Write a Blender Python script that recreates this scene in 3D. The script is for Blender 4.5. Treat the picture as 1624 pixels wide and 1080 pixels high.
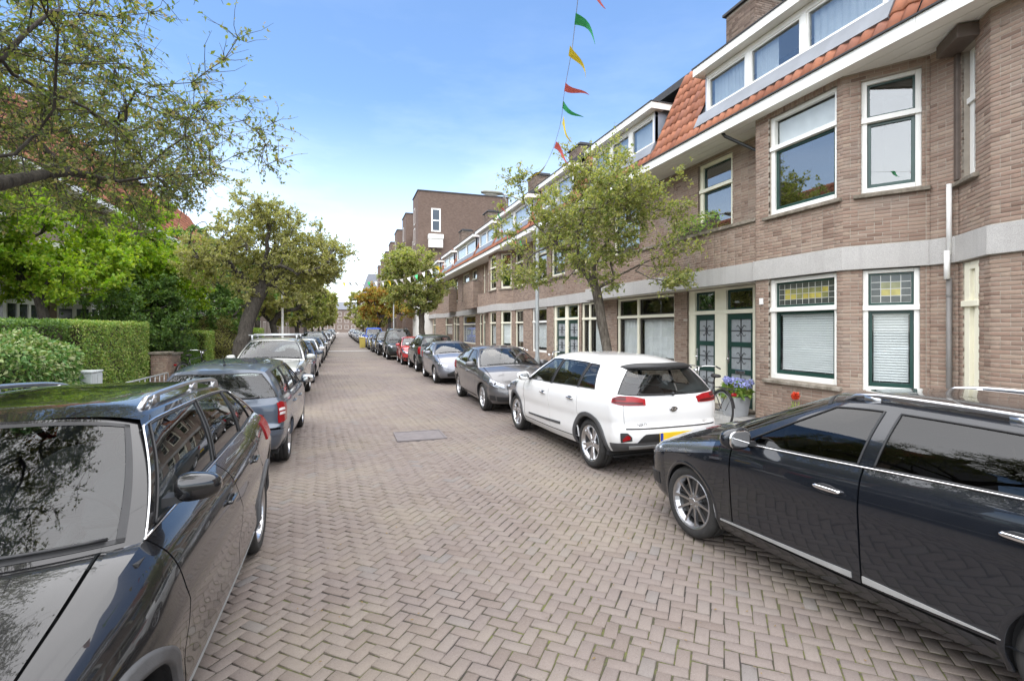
import bpy, math, random
import numpy as np
from math import sin, cos, pi, radians, sqrt, atan2
for o in list(bpy.data.objects): bpy.data.objects.remove(o)
S = bpy.context.scene
COL = S.collection
# ---------------------------------------------------------------- camera, sky, sun, exposure
cam = bpy.data.cameras.new("camera"); cam_o = bpy.data.objects.new("camera", cam); COL.objects.link(cam_o)
cam_o.location = (0, 0, 1.90); cam_o.rotation_euler = (pi/2, 0, -math.atan(264/800))
cam.sensor_width = 36; cam.lens = 800/1624*36; cam.shift_y = -19/1624
cam.clip_start = 0.05; cam.clip_end = 4000
S.camera = cam_o
W = bpy.data.worlds.new("World"); S.world = W; W.use_nodes = True
nt = W.node_tree; bg = nt.nodes["Background"]
sky = nt.nodes.new("ShaderNodeTexSky"); sky.sky_type = 'NISHITA'; sky.sun_disc = False
SUN_EL, SUN_AZ = radians(72), radians(215)          # azimuth clockwise from +Y
sky.sun_elevation = SUN_EL; sky.sun_rotation = SUN_AZ
sky.air_density = 1.0; sky.dust_density = .5; sky.ozone_density = 3.0
# thin bright cloud veil, thicker towards the horizon, the same all round the dome
tc = nt.nodes.new("ShaderNodeTexCoord"); sep = nt.nodes.new("ShaderNodeSeparateXYZ")
nt.links.new(tc.outputs["Generated"], sep.inputs[0])
mp = nt.nodes.new("ShaderNodeMapping"); mp.inputs["Scale"].default_value = (1.3, 1.3, 4.5)
nt.links.new(tc.outputs["Generated"], mp.inputs[0])
nz = nt.nodes.new("ShaderNodeTexNoise"); nz.inputs["Scale"].default_value = 2.2; nz.inputs["Detail"].default_value = 7; nz.inputs["Roughness"].default_value = .58
nt.links.new(mp.outputs[0], nz.inputs["Vector"])
rp = nt.nodes.new("ShaderNodeMapRange"); rp.inputs[1].default_value = .42; rp.inputs[2].default_value = .90; rp.inputs[3].default_value = .0; rp.inputs[4].default_value = .32
nt.links.new(nz.outputs["Fac"], rp.inputs[0])
hz = nt.nodes.new("ShaderNodeMapRange"); hz.inputs[1].default_value = .0; hz.inputs[2].default_value = .55; hz.inputs[3].default_value = 1.0; hz.inputs[4].default_value = .10
nt.links.new(sep.outputs["Z"], hz.inputs[0])
mu = nt.nodes.new("ShaderNodeMath"); mu.operation = 'MULTIPLY'; nt.links.new(rp.outputs[0], mu.inputs[0]); nt.links.new(hz.outputs[0], mu.inputs[1])
ad = nt.nodes.new("ShaderNodeMath"); ad.operation = 'ADD'; ad.use_clamp = True; nt.links.new(mu.outputs[0], ad.inputs[0]); h2 = nt.nodes.new('ShaderNodeMapRange'); h2.interpolation_type = 'SMOOTHSTEP'; h2.inputs[1].default_value = .0; h2.inputs[2].default_value = .42; h2.inputs[3].default_value = .42; h2.inputs[4].default_value = .012; nt.links.new(sep.outputs['Z'], h2.inputs[0]); nt.links.new(h2.outputs[0], ad.inputs[1])
mx = nt.nodes.new("ShaderNodeMix"); mx.data_type = 'RGBA'
nt.links.new(ad.outputs[0], mx.inputs[0]); hs = nt.nodes.new('ShaderNodeHueSaturation'); hs.inputs['Saturation'].default_value = 1.10; nt.links.new(sky.outputs[0], hs.inputs['Color']); nt.links.new(hs.outputs[0], mx.inputs[6]); mx.inputs[7].default_value = (9.0, 9.3, 9.8, 1)
nt.links.new(mx.outputs[2], bg.inputs["Color"])
bg.inputs["Strength"].default_value = 0.10
sun = bpy.data.lights.new("sun", 'SUN'); sun.energy = 3.4; sun.angle = radians(125); sun.color = (1, .945, .85)
sun_o = bpy.data.objects.new("sun", sun); COL.objects.link(sun_o)
sun_o.rotation_euler = (pi/2 - SUN_EL, 0, -SUN_AZ + pi)
S.view_settings.view_transform = 'Standard'; S.view_settings.look = 'None'
S.view_settings.gamma = 1; S.view_settings.use_curve_mapping = False
S.view_settings.exposure = 1.54
S.cycles.max_bounces = 8; S.cycles.transparent_max_bounces = 16; S.cycles.use_denoising = True
S.cycles.caustics_reflective = False; S.cycles.caustics_refractive = False

R = random.Random(7)
rng = np.random.default_rng(11)
CAM = np.array((0, 0, 1.90)); TH = math.atan(264/800)
def proj(p):   # photo pixel of a world point (used only to rank how large pieces show)
    p = np.asarray(p, float); d = p[..., 0]*sin(TH) + p[..., 1]*cos(TH); x = p[..., 0]*cos(TH) - p[..., 1]*sin(TH)
    d2 = np.where(d > .05, d, .05)
    return 812 + 800*x/d2, 521 - 800*(p[..., 2]-1.90)/d2, d

# ---------------------------------------------------------------- materials
MAT = {}
def newmat(n):
    m = bpy.data.materials.new(n); m.use_nodes = True; MAT[n] = m
    return m, m.node_tree, m.node_tree.nodes["Principled BSDF"]
def N(t, typ, **k):
    n = t.nodes.new(typ)
    for a, v in k.items():
        if a.startswith("i_"):
            n.inputs[a[2:].replace("_", " ")].default_value = v
        elif a[0] == "n" and a[1:].isdigit(): n.inputs[int(a[1:])].default_value = v
        else: setattr(n, a, v)
    return n
def c4(c): return (c[0], c[1], c[2], 1)
def ramp(t, src, stops):
    r = N(t, "ShaderNodeValToRGB"); e = r.color_ramp.elements
    while len(e) < len(stops): e.new(.5)
    for k, (p, c) in enumerate(stops): e[k].position = p; e[k].color = c4(c)
    t.links.new(src, r.inputs[0]); return r.outputs[0]
def mixc(t, f, a, b, mode='MIX'):
    m = N(t, "ShaderNodeMix", data_type='RGBA', blend_type=mode)
    for v, i in ((f, 0), (a, 6), (b, 7)):
        if isinstance(v, (int, float)): m.inputs[i].default_value = v
        elif isinstance(v, tuple): m.inputs[i].default_value = c4(v)
        else: t.links.new(v, m.inputs[i])
    return m.outputs[2]
def noise(t, scale, detail=4, rough=.55, coord="Object", vec=None):
    n = N(t, "ShaderNodeTexNoise"); n.inputs["Scale"].default_value = scale; n.inputs["Detail"].default_value = detail; n.inputs["Roughness"].default_value = rough
    if vec is None:
        c = N(t, "ShaderNodeNewGeometry").outputs["Position"] if coord == "World" else N(t, "ShaderNodeTexCoord").outputs[coord]
        vec = c
    t.links.new(vec, n.inputs["Vector"]); return n.outputs["Fac"]
def bump(t, b, h, strength=.3, dist=.01):
    n = N(t, "ShaderNodeBump"); n.inputs["Strength"].default_value = strength; n.inputs["Distance"].default_value = dist
    t.links.new(h, n.inputs["Height"]); t.links.new(n.outputs[0], b.inputs["Normal"])
def rnd(t):   # one random number per piece, whether it is an object or an island of a joined mesh
    a = N(t, "ShaderNodeObjectInfo").outputs["Random"]; g = N(t, "ShaderNodeNewGeometry").outputs["Random Per Island"]
    s = N(t, "ShaderNodeMath", operation='ADD'); t.links.new(a, s.inputs[0]); t.links.new(g, s.inputs[1])
    f = N(t, "ShaderNodeMath", operation='FRACT'); t.links.new(s.outputs[0], f.inputs[0]); return f.outputs[0]
def plain(n, c, rough=.5, metal=0, var=.12, scale=6, spec=.5, bmp=0, coat=0):
    m, t, b = newmat(n)
    b.inputs["Roughness"].default_value = rough; b.inputs["Metallic"].default_value = metal; b.inputs["Specular IOR Level"].default_value = spec
    b.inputs["Coat Weight"].default_value = coat
    f = noise(t, scale, 5, .6, "World")
    d = tuple(v*(1-var) for v in c); l = tuple(min(1, v*(1+var)) for v in c)
    t.links.new(ramp(t, f, [(.3, d), (.7, l)]), b.inputs["Base Color"])
    if bmp: bump(t, b, noise(t, scale*12, 3, .6, "World"), bmp, .01)
    return m
def paint(n, c, rough=.28, metal=0.0, flake=False, coat=1.0, dirt=.12):
    m, t, b = newmat(n)
    b.inputs["Metallic"].default_value = metal; b.inputs["Coat Weight"].default_value = coat; b.inputs["Coat Roughness"].default_value = .02; b.inputs["Specular IOR Level"].default_value = .2 if max(c) < .05 else .5
    f = noise(t, 2.5, 6, .65)
    # thin road dust, thicker low down on the body
    g = N(t, "ShaderNodeTexCoord").outputs["Object"]; sp = N(t, "ShaderNodeSeparateXYZ"); t.links.new(g, sp.inputs[0])
    mr = N(t, "ShaderNodeMapRange"); mr.inputs[1].default_value = .2; mr.inputs[2].default_value = .75; mr.inputs[3].default_value = 1; mr.inputs[4].default_value = .25
    t.links.new(sp.outputs["Z"], mr.inputs[0])
    q = N(t, "ShaderNodeMath", operation='MULTIPLY'); t.links.new(mr.outputs[0], q.inputs[0]); t.links.new(f, q.inputs[1])
    q2 = N(t, "ShaderNodeMath", operation='MULTIPLY'); t.links.new(q.outputs[0], q2.inputs[0]); q2.inputs[1].default_value = dirt*2
    t.links.new(mixc(t, q2.outputs[0], c, (.17, .155, .135)), b.inputs["Base Color"])
    r = N(t, "ShaderNodeMapRange"); r.inputs[3].default_value = rough*.8; r.inputs[4].default_value = rough*1.5
    t.links.new(f, r.inputs[0]); t.links.new(r.outputs[0], b.inputs["Roughness"])
    return m
def glass(n, tint, refl, rough=0.0):
    m = bpy.data.materials.new(n); m.use_nodes = True; MAT[n] = m; t = m.node_tree; t.nodes.remove(t.nodes["Principled BSDF"])
    tr = N(t, "ShaderNodeBsdfTransparent"); tr.inputs[0].default_value = c4(tint)
    gl = N(t, "ShaderNodeBsdfGlossy"); gl.inputs["Roughness"].default_value = rough
    lw = N(t, "ShaderNodeLayerWeight"); lw.inputs[0].default_value = .5
    pw = N(t, "ShaderNodeMath", operation='POWER'); t.links.new(lw.outputs["Facing"], pw.inputs[0]); pw.inputs[1].default_value = 4.5
    mr = N(t, "ShaderNodeMapRange"); mr.inputs[3].default_value = refl; mr.inputs[4].default_value = 1; t.links.new(pw.outputs[0], mr.inputs[0])
    ms = N(t, "ShaderNodeMixShader"); t.links.new(mr.outputs[0], ms.inputs[0]); t.links.new(tr.outputs[0], ms.inputs[1]); t.links.new(gl.outputs[0], ms.inputs[2])
    t.links.new(ms.outputs[0], t.nodes["Material Output"].inputs[0]); return m
def brickmat(n, cols, piece=True, mortar=(.30, .285, .26), bl=.22, bh=.0625, msize=.006):
    m, t, b = newmat(n); b.inputs["Roughness"].default_value = .9; b.inputs["Specular IOR Level"].default_value = .2
    stops = [(i/(len(cols)-1), c) for i, c in enumerate(cols)]
    if piece:
        col = ramp(t, rnd(t), stops)
        f = noise(t, 28, 5, .7, "World"); g = noise(t, 1.1, 4, .6, "World")
        col = mixc(t, f, mixc(t, 1.0, col, (.72, .70, .68), 'MULTIPLY'), col)
        gr = N(t, "ShaderNodeMapRange"); gr.inputs[1].default_value = .52; gr.inputs[2].default_value = .75; gr.inputs[3].default_value = 0; gr.inputs[4].default_value = .35
        t.links.new(g, gr.inputs[0]); col = mixc(t, gr.outputs[0], col, (.30, .28, .25))
        t.links.new(col, b.inputs["Base Color"]); bump(t, b, noise(t, 90, 3, .6, "World"), .5, .004)
    else:
        ge = N(t, "ShaderNodeNewGeometry"); cr = N(t, "ShaderNodeVectorMath", operation='CROSS_PRODUCT'); cr.inputs[0].default_value = (0, 0, 1)
        t.links.new(ge.outputs["True Normal"], cr.inputs[1]); nm = N(t, "ShaderNodeVectorMath", operation='NORMALIZE'); t.links.new(cr.outputs[0], nm.inputs[0])
        dt = N(t, "ShaderNodeVectorMath", operation='DOT_PRODUCT'); t.links.new(ge.outputs["Position"], dt.inputs[0]); t.links.new(nm.outputs[0], dt.inputs[1])
        sp = N(t, "ShaderNodeSeparateXYZ"); t.links.new(ge.outputs["Position"], sp.inputs[0])
        cb = N(t, "ShaderNodeCombineXYZ"); t.links.new(dt.outputs["Value"], cb.inputs[0]); t.links.new(sp.outputs["Z"], cb.inputs[1])
        bt = N(t, "ShaderNodeTexBrick"); bt.inputs["Scale"].default_value = 1; bt.inputs["Brick Width"].default_value = bl; bt.inputs["Row Height"].default_value = bh
        bt.inputs["Mortar Size"].default_value = msize; bt.inputs["Color1"].default_value = c4(cols[0]); bt.inputs["Color2"].default_value = c4(cols[-1]); bt.inputs["Mortar"].default_value = c4(mortar)
        t.links.new(cb.outputs[0], bt.inputs["Vector"])
        g = noise(t, .8, 5, .6, "World"); col = mixc(t, g, mixc(t, 1.0, bt.outputs["Color"], (.8, .78, .76), 'MULTIPLY'), bt.outputs["Color"])
        f = noise(t, 9, 4, .7, "World"); col = mixc(t, f, col, mixc(t, .5, col, cols[len(cols)//2]))
        t.links.new(col, b.inputs["Base Color"]); iv = N(t, "ShaderNodeMath", operation='SUBTRACT'); iv.inputs[0].default_value = 1; t.links.new(bt.outputs["Fac"], iv.inputs[1])
        bump(t, b, iv.outputs[0], .6, .008)
    return m
def leafmat(n, cols, trans=.3):
    m, t, b = newmat(n); b.inputs["Roughness"].default_value = .5; b.inputs["Specular IOR Level"].default_value = .35
    ge = N(t, "ShaderNodeNewGeometry").outputs["Random Per Island"]
    f = noise(t, .9, 3, .6, "World")
    a = N(t, "ShaderNodeMath", operation='MULTIPLY_ADD'); t.links.new(f, a.inputs[0]); a.inputs[1].default_value = .8; a.inputs[2].default_value = -.4
    s = N(t, "ShaderNodeMath", operation='ADD', use_clamp=True); t.links.new(ge, s.inputs[0]); t.links.new(a.outputs[0], s.inputs[1])
    col = ramp(t, s.outputs[0], [(i/(len(cols)-1), c) for i, c in enumerate(cols)])
    t.links.new(col, b.inputs["Base Color"])
    tl = N(t, "ShaderNodeBsdfTranslucent"); t.links.new(mixc(t, 1.0, col, (1.5, 1.6, .6), 'MULTIPLY'), tl.inputs[0])
    ms = N(t, "ShaderNodeMixShader"); ms.inputs[0].default_value = trans; t.links.new(b.outputs[0], ms.inputs[1]); t.links.new(tl.outputs[0], ms.inputs[2])
    t.links.new(ms.outputs[0], t.nodes["Material Output"].inputs[0]); return m

# ---------------------------------------------------------------- mesh helpers
def arr_mesh(name, V, F, mats=None, mi=None, smooth=False):
    """V: (n,3) array, F: (m,3) or (m,4) array, or a list of faces"""
    me = bpy.data.meshes.new(name); V = np.asarray(V, np.float32)
    if isinstance(F, np.ndarray) and F.ndim == 2:
        k = F.shape[1]; m = len(F)
        me.vertices.add(len(V)); me.vertices.foreach_set("co", V.ravel())
        me.loops.add(m*k); me.loops.foreach_set("vertex_index", F.astype(np.int32).ravel())
        me.polygons.add(m); me.polygons.foreach_set("loop_start", np.arange(0, m*k, k, dtype=np.int32))
        me.update(calc_edges=True)
    else:
        me.from_pydata(V.tolist(), [], [tuple(int(q) for q in f) for f in F]); me.update()
    if mats is not None:
        for q in (mats if isinstance(mats, (list, tuple)) else [mats]): me.materials.append(MAT[q])
    if mi is not None: me.polygons.foreach_set("material_index", np.asarray(mi, np.int32))
    if smooth: me.polygons.foreach_set("use_smooth", np.ones(len(me.polygons), bool))
    return me
def link(name, me, parent=None, loc=None, rotz=None):
    o = bpy.data.objects.new(name, me); COL.objects.link(o)
    if parent is not None: o.parent = parent
    if loc is not None: o.location = loc
    if rotz is not None: o.rotation_euler = (0, 0, rotz)
    return o
def thing(name, label, cat, loc=(0, 0, 0), rotz=0, group=None):
    o = link(name, None, None, loc, rotz); o.empty_display_size = .2; tag(o, label, cat, group); return o
def tag(o, label=None, cat=None, group=None, kind=None):
    if label: o["label"] = label
    if cat: o["category"] = cat
    if group: o["group"] = group
    if kind: o["kind"] = kind
    return o
def copy_tree(o, parent=None):
    c = o.copy(); COL.objects.link(c)
    if parent is not None: c.parent = parent
    for ch in list(o.children): copy_tree(ch, c)
    return c
class Fr:   # local frame: u along, n outward, z up
    def __init__(s, O, u, n=None):
        s.O = np.array(O, float); s.u = np.array((u[0], u[1], 0), float); s.u /= np.linalg.norm(s.u)
        s.n = np.array((s.u[1], -s.u[0], 0)) if n is None else np.array(n, float)
    def p(s, u, n, z): return s.O + s.u*u + s.n*n + np.array((0, 0, z))
class MB:
    def __init__(s): s.v = []; s.f = []; s.k = 0; s.m = []
    def add(s, V, F, m=0):
        V = np.asarray(V, float); s.v.append(V); b = s.k
        for f in F: s.f.append(tuple(int(i)+b for i in f)); s.m.append(m)
        s.k += len(V)
    def hexa(s, P, m=0): s.add(P, [(0, 3, 2, 1), (4, 5, 6, 7), (0, 1, 5, 4), (1, 2, 6, 5), (2, 3, 7, 6), (3, 0, 4, 7)], m)
    def box(s, x0, x1, y0, y1, z0, z1, m=0): s.hexa([(x0, y0, z0), (x1, y0, z0), (x1, y1, z0), (x0, y1, z0), (x0, y0, z1), (x1, y0, z1), (x1, y1, z1), (x0, y1, z1)], m)
    def fbox(s, fr, u0, u1, n0, n1, z0, z1, m=0):
        s.hexa([fr.p(u0, n0, z0), fr.p(u0, n1, z0), fr.p(u1, n1, z0), fr.p(u1, n0, z0), fr.p(u0, n0, z1), fr.p(u0, n1, z1), fr.p(u1, n1, z1), fr.p(u1, n0, z1)], m)
    def tube(s, pts, r, n=8, m=0, cap=True):
        pts = np.asarray(pts, float); K = len(pts); r = np.broadcast_to(np.asarray(r, float), (K,))
        T = np.gradient(pts, axis=0); T /= np.linalg.norm(T, axis=1)[:, None]+1e-9
        a = np.array((0, 0, 1.)) if abs(T[0][2]) < .9 else np.array((1., 0, 0))
        X = np.cross(T, a); bad = np.linalg.norm(X, axis=1) < 1e-3; X[bad] = (1, 0, 0); X /= np.linalg.norm(X, axis=1)[:, None]
        for i in range(1, K):
            x = X[i-1]-T[i]*np.dot(X[i-1], T[i]); l = np.linalg.norm(x)
            if l > 1e-6: X[i] = x/l
        Y = np.cross(T, X); an = np.linspace(0, 2*pi, n, endpoint=False)
        V = (pts[:, None] + r[:, None, None]*(np.cos(an)[None, :, None]*X[:, None] + np.sin(an)[None, :, None]*Y[:, None])).reshape(-1, 3)
        F = [(i*n+j, i*n+(j+1) % n, (i+1)*n+(j+1) % n, (i+1)*n+j) for i in range(K-1) for j in range(n)]
        if cap: F += [tuple(range(n))[::-1], tuple((K-1)*n+j for j in range(n))]
        s.add(V, F, m)
    def lathe(s, prof, n=24, axis='z', o=(0, 0, 0), m=0, close=False):
        """prof: (radius, height) pairs turned about an axis"""
        an = np.linspace(0, 2*pi, n, endpoint=False); V = []
        for r, h in prof:
            for a in an:
                p = (r*cos(a), r*sin(a), h)
                if axis == 'y': p = (r*cos(a), h, r*sin(a))
                if axis == 'x': p = (h, r*cos(a), r*sin(a))
                V.append((p[0]+o[0], p[1]+o[1], p[2]+o[2]))
        K = len(prof); F = [(i*n+j, i*n+(j+1) % n, (i+1)*n+(j+1) % n, (i+1)*n+j) for i in range(K-1) for j in range(n)]
        if close: F += [((K-1)*n+j, (K-1)*n+(j+1) % n, (j+1) % n, j) for j in range(n)]
        if axis == 'y': F = [f[::-1] for f in F]
        s.add(V, F, m)
    def ball(s, o, r, m=0, n=10, k=7):
        r = (r, r, r) if np.isscalar(r) else r; V = []
        for i in range(k+1):
            t = pi*i/k
            for j in range(n): V.append((o[0]+r[0]*sin(t)*cos(2*pi*j/n), o[1]+r[1]*sin(t)*sin(2*pi*j/n), o[2]-r[2]*cos(t)))
        s.add(V, [(i*n+j, i*n+(j+1) % n, (i+1)*n+(j+1) % n, (i+1)*n+j) for i in range(k) for j in range(n)], m)
    def empty(s): return s.k == 0
    def mesh(s, name, mats, smooth=False):
        return arr_mesh(name, np.concatenate(s.v), s.f, mats, s.m if isinstance(mats, (list, tuple)) and len(mats) > 1 else None, smooth)
    def build(s, name, mats, parent=None, smooth=False, bevel=0, kind=None):
        o = link(name, s.mesh(name, mats, smooth), parent)
        if bevel:
            b = o.modifiers.new("bevel", 'BEVEL'); b.width = bevel; b.segments = 2; b.limit_method = 'ANGLE'
        if smooth:
            pass
        if kind: o["kind"] = kind
        return o
def pch(xs, ys):
    """monotone cubic through (xs, ys)"""
    o = np.argsort(xs); x = np.asarray(xs, float)[o]; y = np.asarray(ys, float)[o]; h = np.diff(x); d = np.diff(y)/h; n = len(x); m = np.zeros(n)
    if n == 2: m[:] = d[0]
    else:
        for i in range(1, n-1):
            if d[i-1]*d[i] > 0:
                w1, w2 = 2*h[i]+h[i-1], h[i]+2*h[i-1]; m[i] = (w1+w2)/(w1/d[i-1]+w2/d[i])
        m[0], m[-1] = d[0], d[-1]
    def f(q):
        q = np.clip(np.asarray(q, float), x[0], x[-1]); i = np.clip(np.searchsorted(x, q)-1, 0, n-2); t = (q-x[i])/h[i]
        return y[i]*(1+2*t)*(1-t)**2 + m[i]*h[i]*t*(1-t)**2 + y[i+1]*t*t*(3-2*t) + m[i+1]*h[i]*t*t*(t-1)
    return f
# ---------------------------------------------------------------- material library
plain("white_paint", (.78, .77, .72), .45, var=.08, scale=1.6)
plain("cream_paint", (.78, .75, .60), .45, var=.05, scale=3)
plain("green_paint", (.012, .045, .035), .3, var=.2, scale=4)
plain("dark_wood", (.035, .028, .022), .5, var=.2)
plain("brown_wood", (.10, .075, .06), .6, var=.2)
plain("black_plastic", (.018, .018, .019), .5, var=.2)
plain("grey_plastic", (.06, .06, .062), .6, var=.15, bmp=.15, scale=14)
plain("rubber", (.022, .021, .020), .8, var=.3, scale=18, bmp=.3)
plain("cabin_dark", (.016, .016, .017), .8)
plain("seat_cloth", (.05, .05, .053), .9, scale=20)
plain("seat_light", (.35, .33, .30), .8, scale=20)
plain("chrome", (.82, .82, .83), .12, 1, var=.03)
plain("alloy", (.55, .55, .56), .28, 1, var=.08)
plain("alloy_dark", (.22, .22, .23), .3, 1, var=.1)
plain("alloy_wheel", (.42, .42, .43), .3, 1, var=.08)
plain("trim_bright", (.38, .38, .37), .35, .2)
plain("brake_metal", (.12, .12, .12), .45, 1)
plain("galvanised", (.42, .44, .45), .45, .7, var=.12)
plain("pole_grey", (.36, .38, .38), .5, .3, var=.1)
plain("pipe_grey", (.16, .15, .14), .5, .0, var=.12)
plain("pipe_white", (.72, .71, .68), .45)
plain("pipe_black", (.015, .015, .015), .4)
plain("lead", (.20, .215, .235), .5, .3, var=.15, scale=2)
plain("zinc", (.36, .39, .45), .45, .2, var=.12, scale=2)
plain("roof_felt", (.05, .05, .052), .9)
plain("slate_roof", (.13, .14, .16), .7, var=.25, scale=5)
plain("yellow_plate", (.75, .50, .02), .4, var=.04)
plain("blue_plate", (.02, .05, .35), .4, var=.04)
plain("pavement_slab", (.33, .32, .30), .9, var=.15, scale=2, bmp=.2)
plain("kerb_stone", (.36, .355, .34), .85, var=.15, scale=3, bmp=.2)
plain("lamp_housing", (.17, .17, .14), .5, .0)
plain("lamp_lens", (.62, .63, .60), .15)
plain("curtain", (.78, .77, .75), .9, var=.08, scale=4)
plain("blind_white", (.82, .82, .80), .5, var=.03)
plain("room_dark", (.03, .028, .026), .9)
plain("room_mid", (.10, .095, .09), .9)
plain("came_lead", (.50, .50, .46), .4, .3)
plain("terracotta_pot", (.3, .12, .06), .8)
plain("planter_grey", (.36, .37, .38), .6, var=.08)
plain("flower_blue", (.32, .34, .62), .7, var=.3, scale=40)
plain("flower_red", (.62, .07, .025), .6, var=.3, scale=40)
plain("flag_red", (.85, .17, .15), .6, var=.06)
plain("flag_green", (.04, .50, .16), .6, var=.06)
plain("flag_yellow", (.80, .62, .02), .6, var=.06)
plain("flag_white", (.75, .75, .72), .6, var=.06)
plain("string", (.35, .33, .30), .9)
plain("blue_tarp", (.02, .08, .42), .45, var=.2, scale=3)
plain("bin_yellow", (.45, .36, .08), .5)
plain("saddle", (.02, .018, .017), .5)
plain("bike_black", (.012, .012, .013), .3, coat=.5)
plain("bike_red", (.35, .02, .03), .35, coat=.5)
plain("enamel_plate", (.05, .07, .2), .3)
plain("red_tail", (.24, .004, .007), .22, var=.15, spec=.4)
plain("red_tail_dark", (.07, .003, .004), .22, var=.2, spec=.4)
plain("white_lens", (.62, .58, .58), .12, coat=1)
plain("orange_lens", (.65, .20, .02), .12, coat=1)
plain("head_inner", (.30, .31, .33), .22, .7)
plain("soil", (.05, .038, .026), .95, var=.3, scale=8)
plain("litter_leaf", (.17, .11, .035), .8, var=.4, scale=30)
glass("glass_car", (.55, .60, .60), .075)
glass("glass_privacy", (.07, .075, .08), .06)
glass("glass_lamp", (.90, .92, .95), .10)
glass("glass_house", (.62, .66, .66), .26)
glass("glass_clear", (.86, .89, .89), .08)
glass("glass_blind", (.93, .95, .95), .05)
glass("mirror_glass", (.02, .02, .02), .9)
for n, c in (("stain_yellow", (.36, .31, .075)), ("stain_green", (.20, .20, .085)), ("stain_dark", (.06, .065, .06))):
    plain(n, c, .12, var=.25, scale=9, spec=.8)
BR = [(.205, .140, .108), (.31, .217, .168), (.265, .190, .150), (.34, .250, .193), (.295, .222, .176), (.365, .280, .215)]
brickmat("brick_piece", BR); 
BR2 = [(.19, .12, .095), (.31, .215, .17)]
brickmat("brick_wall", [(.20, .138, .105), (.285, .208, .162), (.37, .275, .21)], False)
brickmat("brick_dark", [(.125, .083, .064), (.165, .115, .090), (.20, .142, .113)], False, (.12, .11, .10))
brickmat("brick_left", [(.13, .088, .07), (.18, .13, .105), (.21, .155, .125)], False)
brickmat("chimney_brick", [(.12, .085, .065), (.20, .15, .12), (.26, .20, .16)], True)
plain("mortar", (.325, .285, .235), .95, var=.18, scale=3, bmp=.2)
# concrete string course: speckled, water-streaked
m, t, b = newmat("concrete_band"); b.inputs["Roughness"].default_value = .85
f1 = noise(t, 170, 2, .5, "World"); f2 = noise(t, 1.7, 6, .65, "World")
ge = N(t, "ShaderNodeNewGeometry"); mpp = N(t, "ShaderNodeMapping"); mpp.inputs["Scale"].default_value = (7, 7, .5); t.links.new(ge.outputs["Position"], mpp.inputs[0])
f3 = noise(t, 1, 4, .6, vec=mpp.outputs[0])
c1 = ramp(t, f1, [(.35, (.34, .33, .315)), (.62, (.55, .535, .51))])
c2 = mixc(t, f2, mixc(t, 1.0, c1, (.70, .69, .67), 'MULTIPLY'), c1)
c3 = mixc(t, ramp(t, f3, [(.5, (0, 0, 0)), (.8, (.45, .45, .45))]), c2, (.26, .25, .235))
t.links.new(c3, b.inputs["Base Color"]); bump(t, b, f1, .3, .003)
# weathered sill stone
m, t, b = newmat("sill_stone"); b.inputs["Roughness"].default_value = .9
f2 = noise(t, 5, 6, .7, "World"); t.links.new(ramp(t, f2, [(.35, (.10, .085, .06)), (.55, (.22, .19, .15)), (.72, (.34, .31, .27))]), b.inputs["Base Color"])
# clay pantiles
m, t, b = newmat("pantile"); b.inputs["Roughness"].default_value = .75
r_ = ramp(t, rnd(t), [(0, (.26, .090, .045)), (.4, (.36, .130, .065)), (.75, (.43, .165, .085)), (1, (.30, .12, .075))])
f = noise(t, 14, 5, .7, "World"); t.links.new(mixc(t, ramp(t, f, [(.45, (0, 0, 0)), (.75, (.6, .6, .6))]), r_, (.17, .085, .055)), b.inputs["Base Color"])
# road pavers: dark purplish clay, dusty, mossy in patches
def pavermat(n, piece):
    m, t, b = newmat(n); b.inputs["Roughness"].default_value = .82; b.inputs["Specular IOR Level"].default_value = .3
    if piece:
        r1 = ramp(t, rnd(t), [(0, (.172, .139, .122)), (.3, (.207, .172, .153)), (.65, (.193, .161, .146)), (.93, (.216, .183, .162)), (1, (.182, .166, .158))])
    else:
        r1 = ramp(t, noise(t, 5, 3, .6, "World"), [(.3, (.175, .146, .130)), (.7, (.205, .174, .155))])
    f = noise(t, 55, 5, .75, "World"); g = noise(t, .55, 4, .6, "World")
    c1 = mixc(t, f, mixc(t, 1.0, r1, (.74, .73, .72), 'MULTIPLY'), r1)
    c2 = mixc(t, ramp(t, g, [(.45, (0, 0, 0)), (.70, (.55, .55, .55))]), c1, (.235, .203, .150))
    f5 = noise(t, 210, 3, .6, "World"); c2 = mixc(t, ramp(t, f5, [(.58, (0, 0, 0)), (.72, (.6, .6, .6))]), c2, (.32, .29, .25)); f6 = noise(t, 130, 4, .65, "World"); c2 = mixc(t, ramp(t, f6, [(.30, (.7, .7, .7)), (.42, (0, 0, 0))]), c2, (.085, .072, .062))
    t.links.new(c2, b.inputs["Base Color"]); bump(t, b, noise(t, 75, 6, .75, "World"), .75, .006); return t, b, c2
pavermat("paver", True)
m, t, b = newmat("paver_joint"); b.inputs["Roughness"].default_value = 1
g0 = noise(t, 1.1, 5, .65, "World"); h = noise(t, 26, 4, .6, "World"); sx = N(t, "ShaderNodeSeparateXYZ"); t.links.new(N(t, "ShaderNodeNewGeometry").outputs["Position"], sx.inputs[0]); mr = N(t, "ShaderNodeMapRange"); mr.inputs[1].default_value = 1.6; mr.inputs[2].default_value = 3.2; mr.inputs[3].default_value = 0; mr.inputs[4].default_value = .13; t.links.new(sx.outputs["X"], mr.inputs[0]); ga = N(t, "ShaderNodeMath", operation="ADD"); t.links.new(g0, ga.inputs[0]); t.links.new(mr.outputs[0], ga.inputs[1]); g = ga.outputs[0]
gm = mixc(t, ramp(t, h, [(.35, (0, 0, 0)), (.65, (1, 1, 1))]), (.055, .046, .036), (.105, .115, .028))
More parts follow.
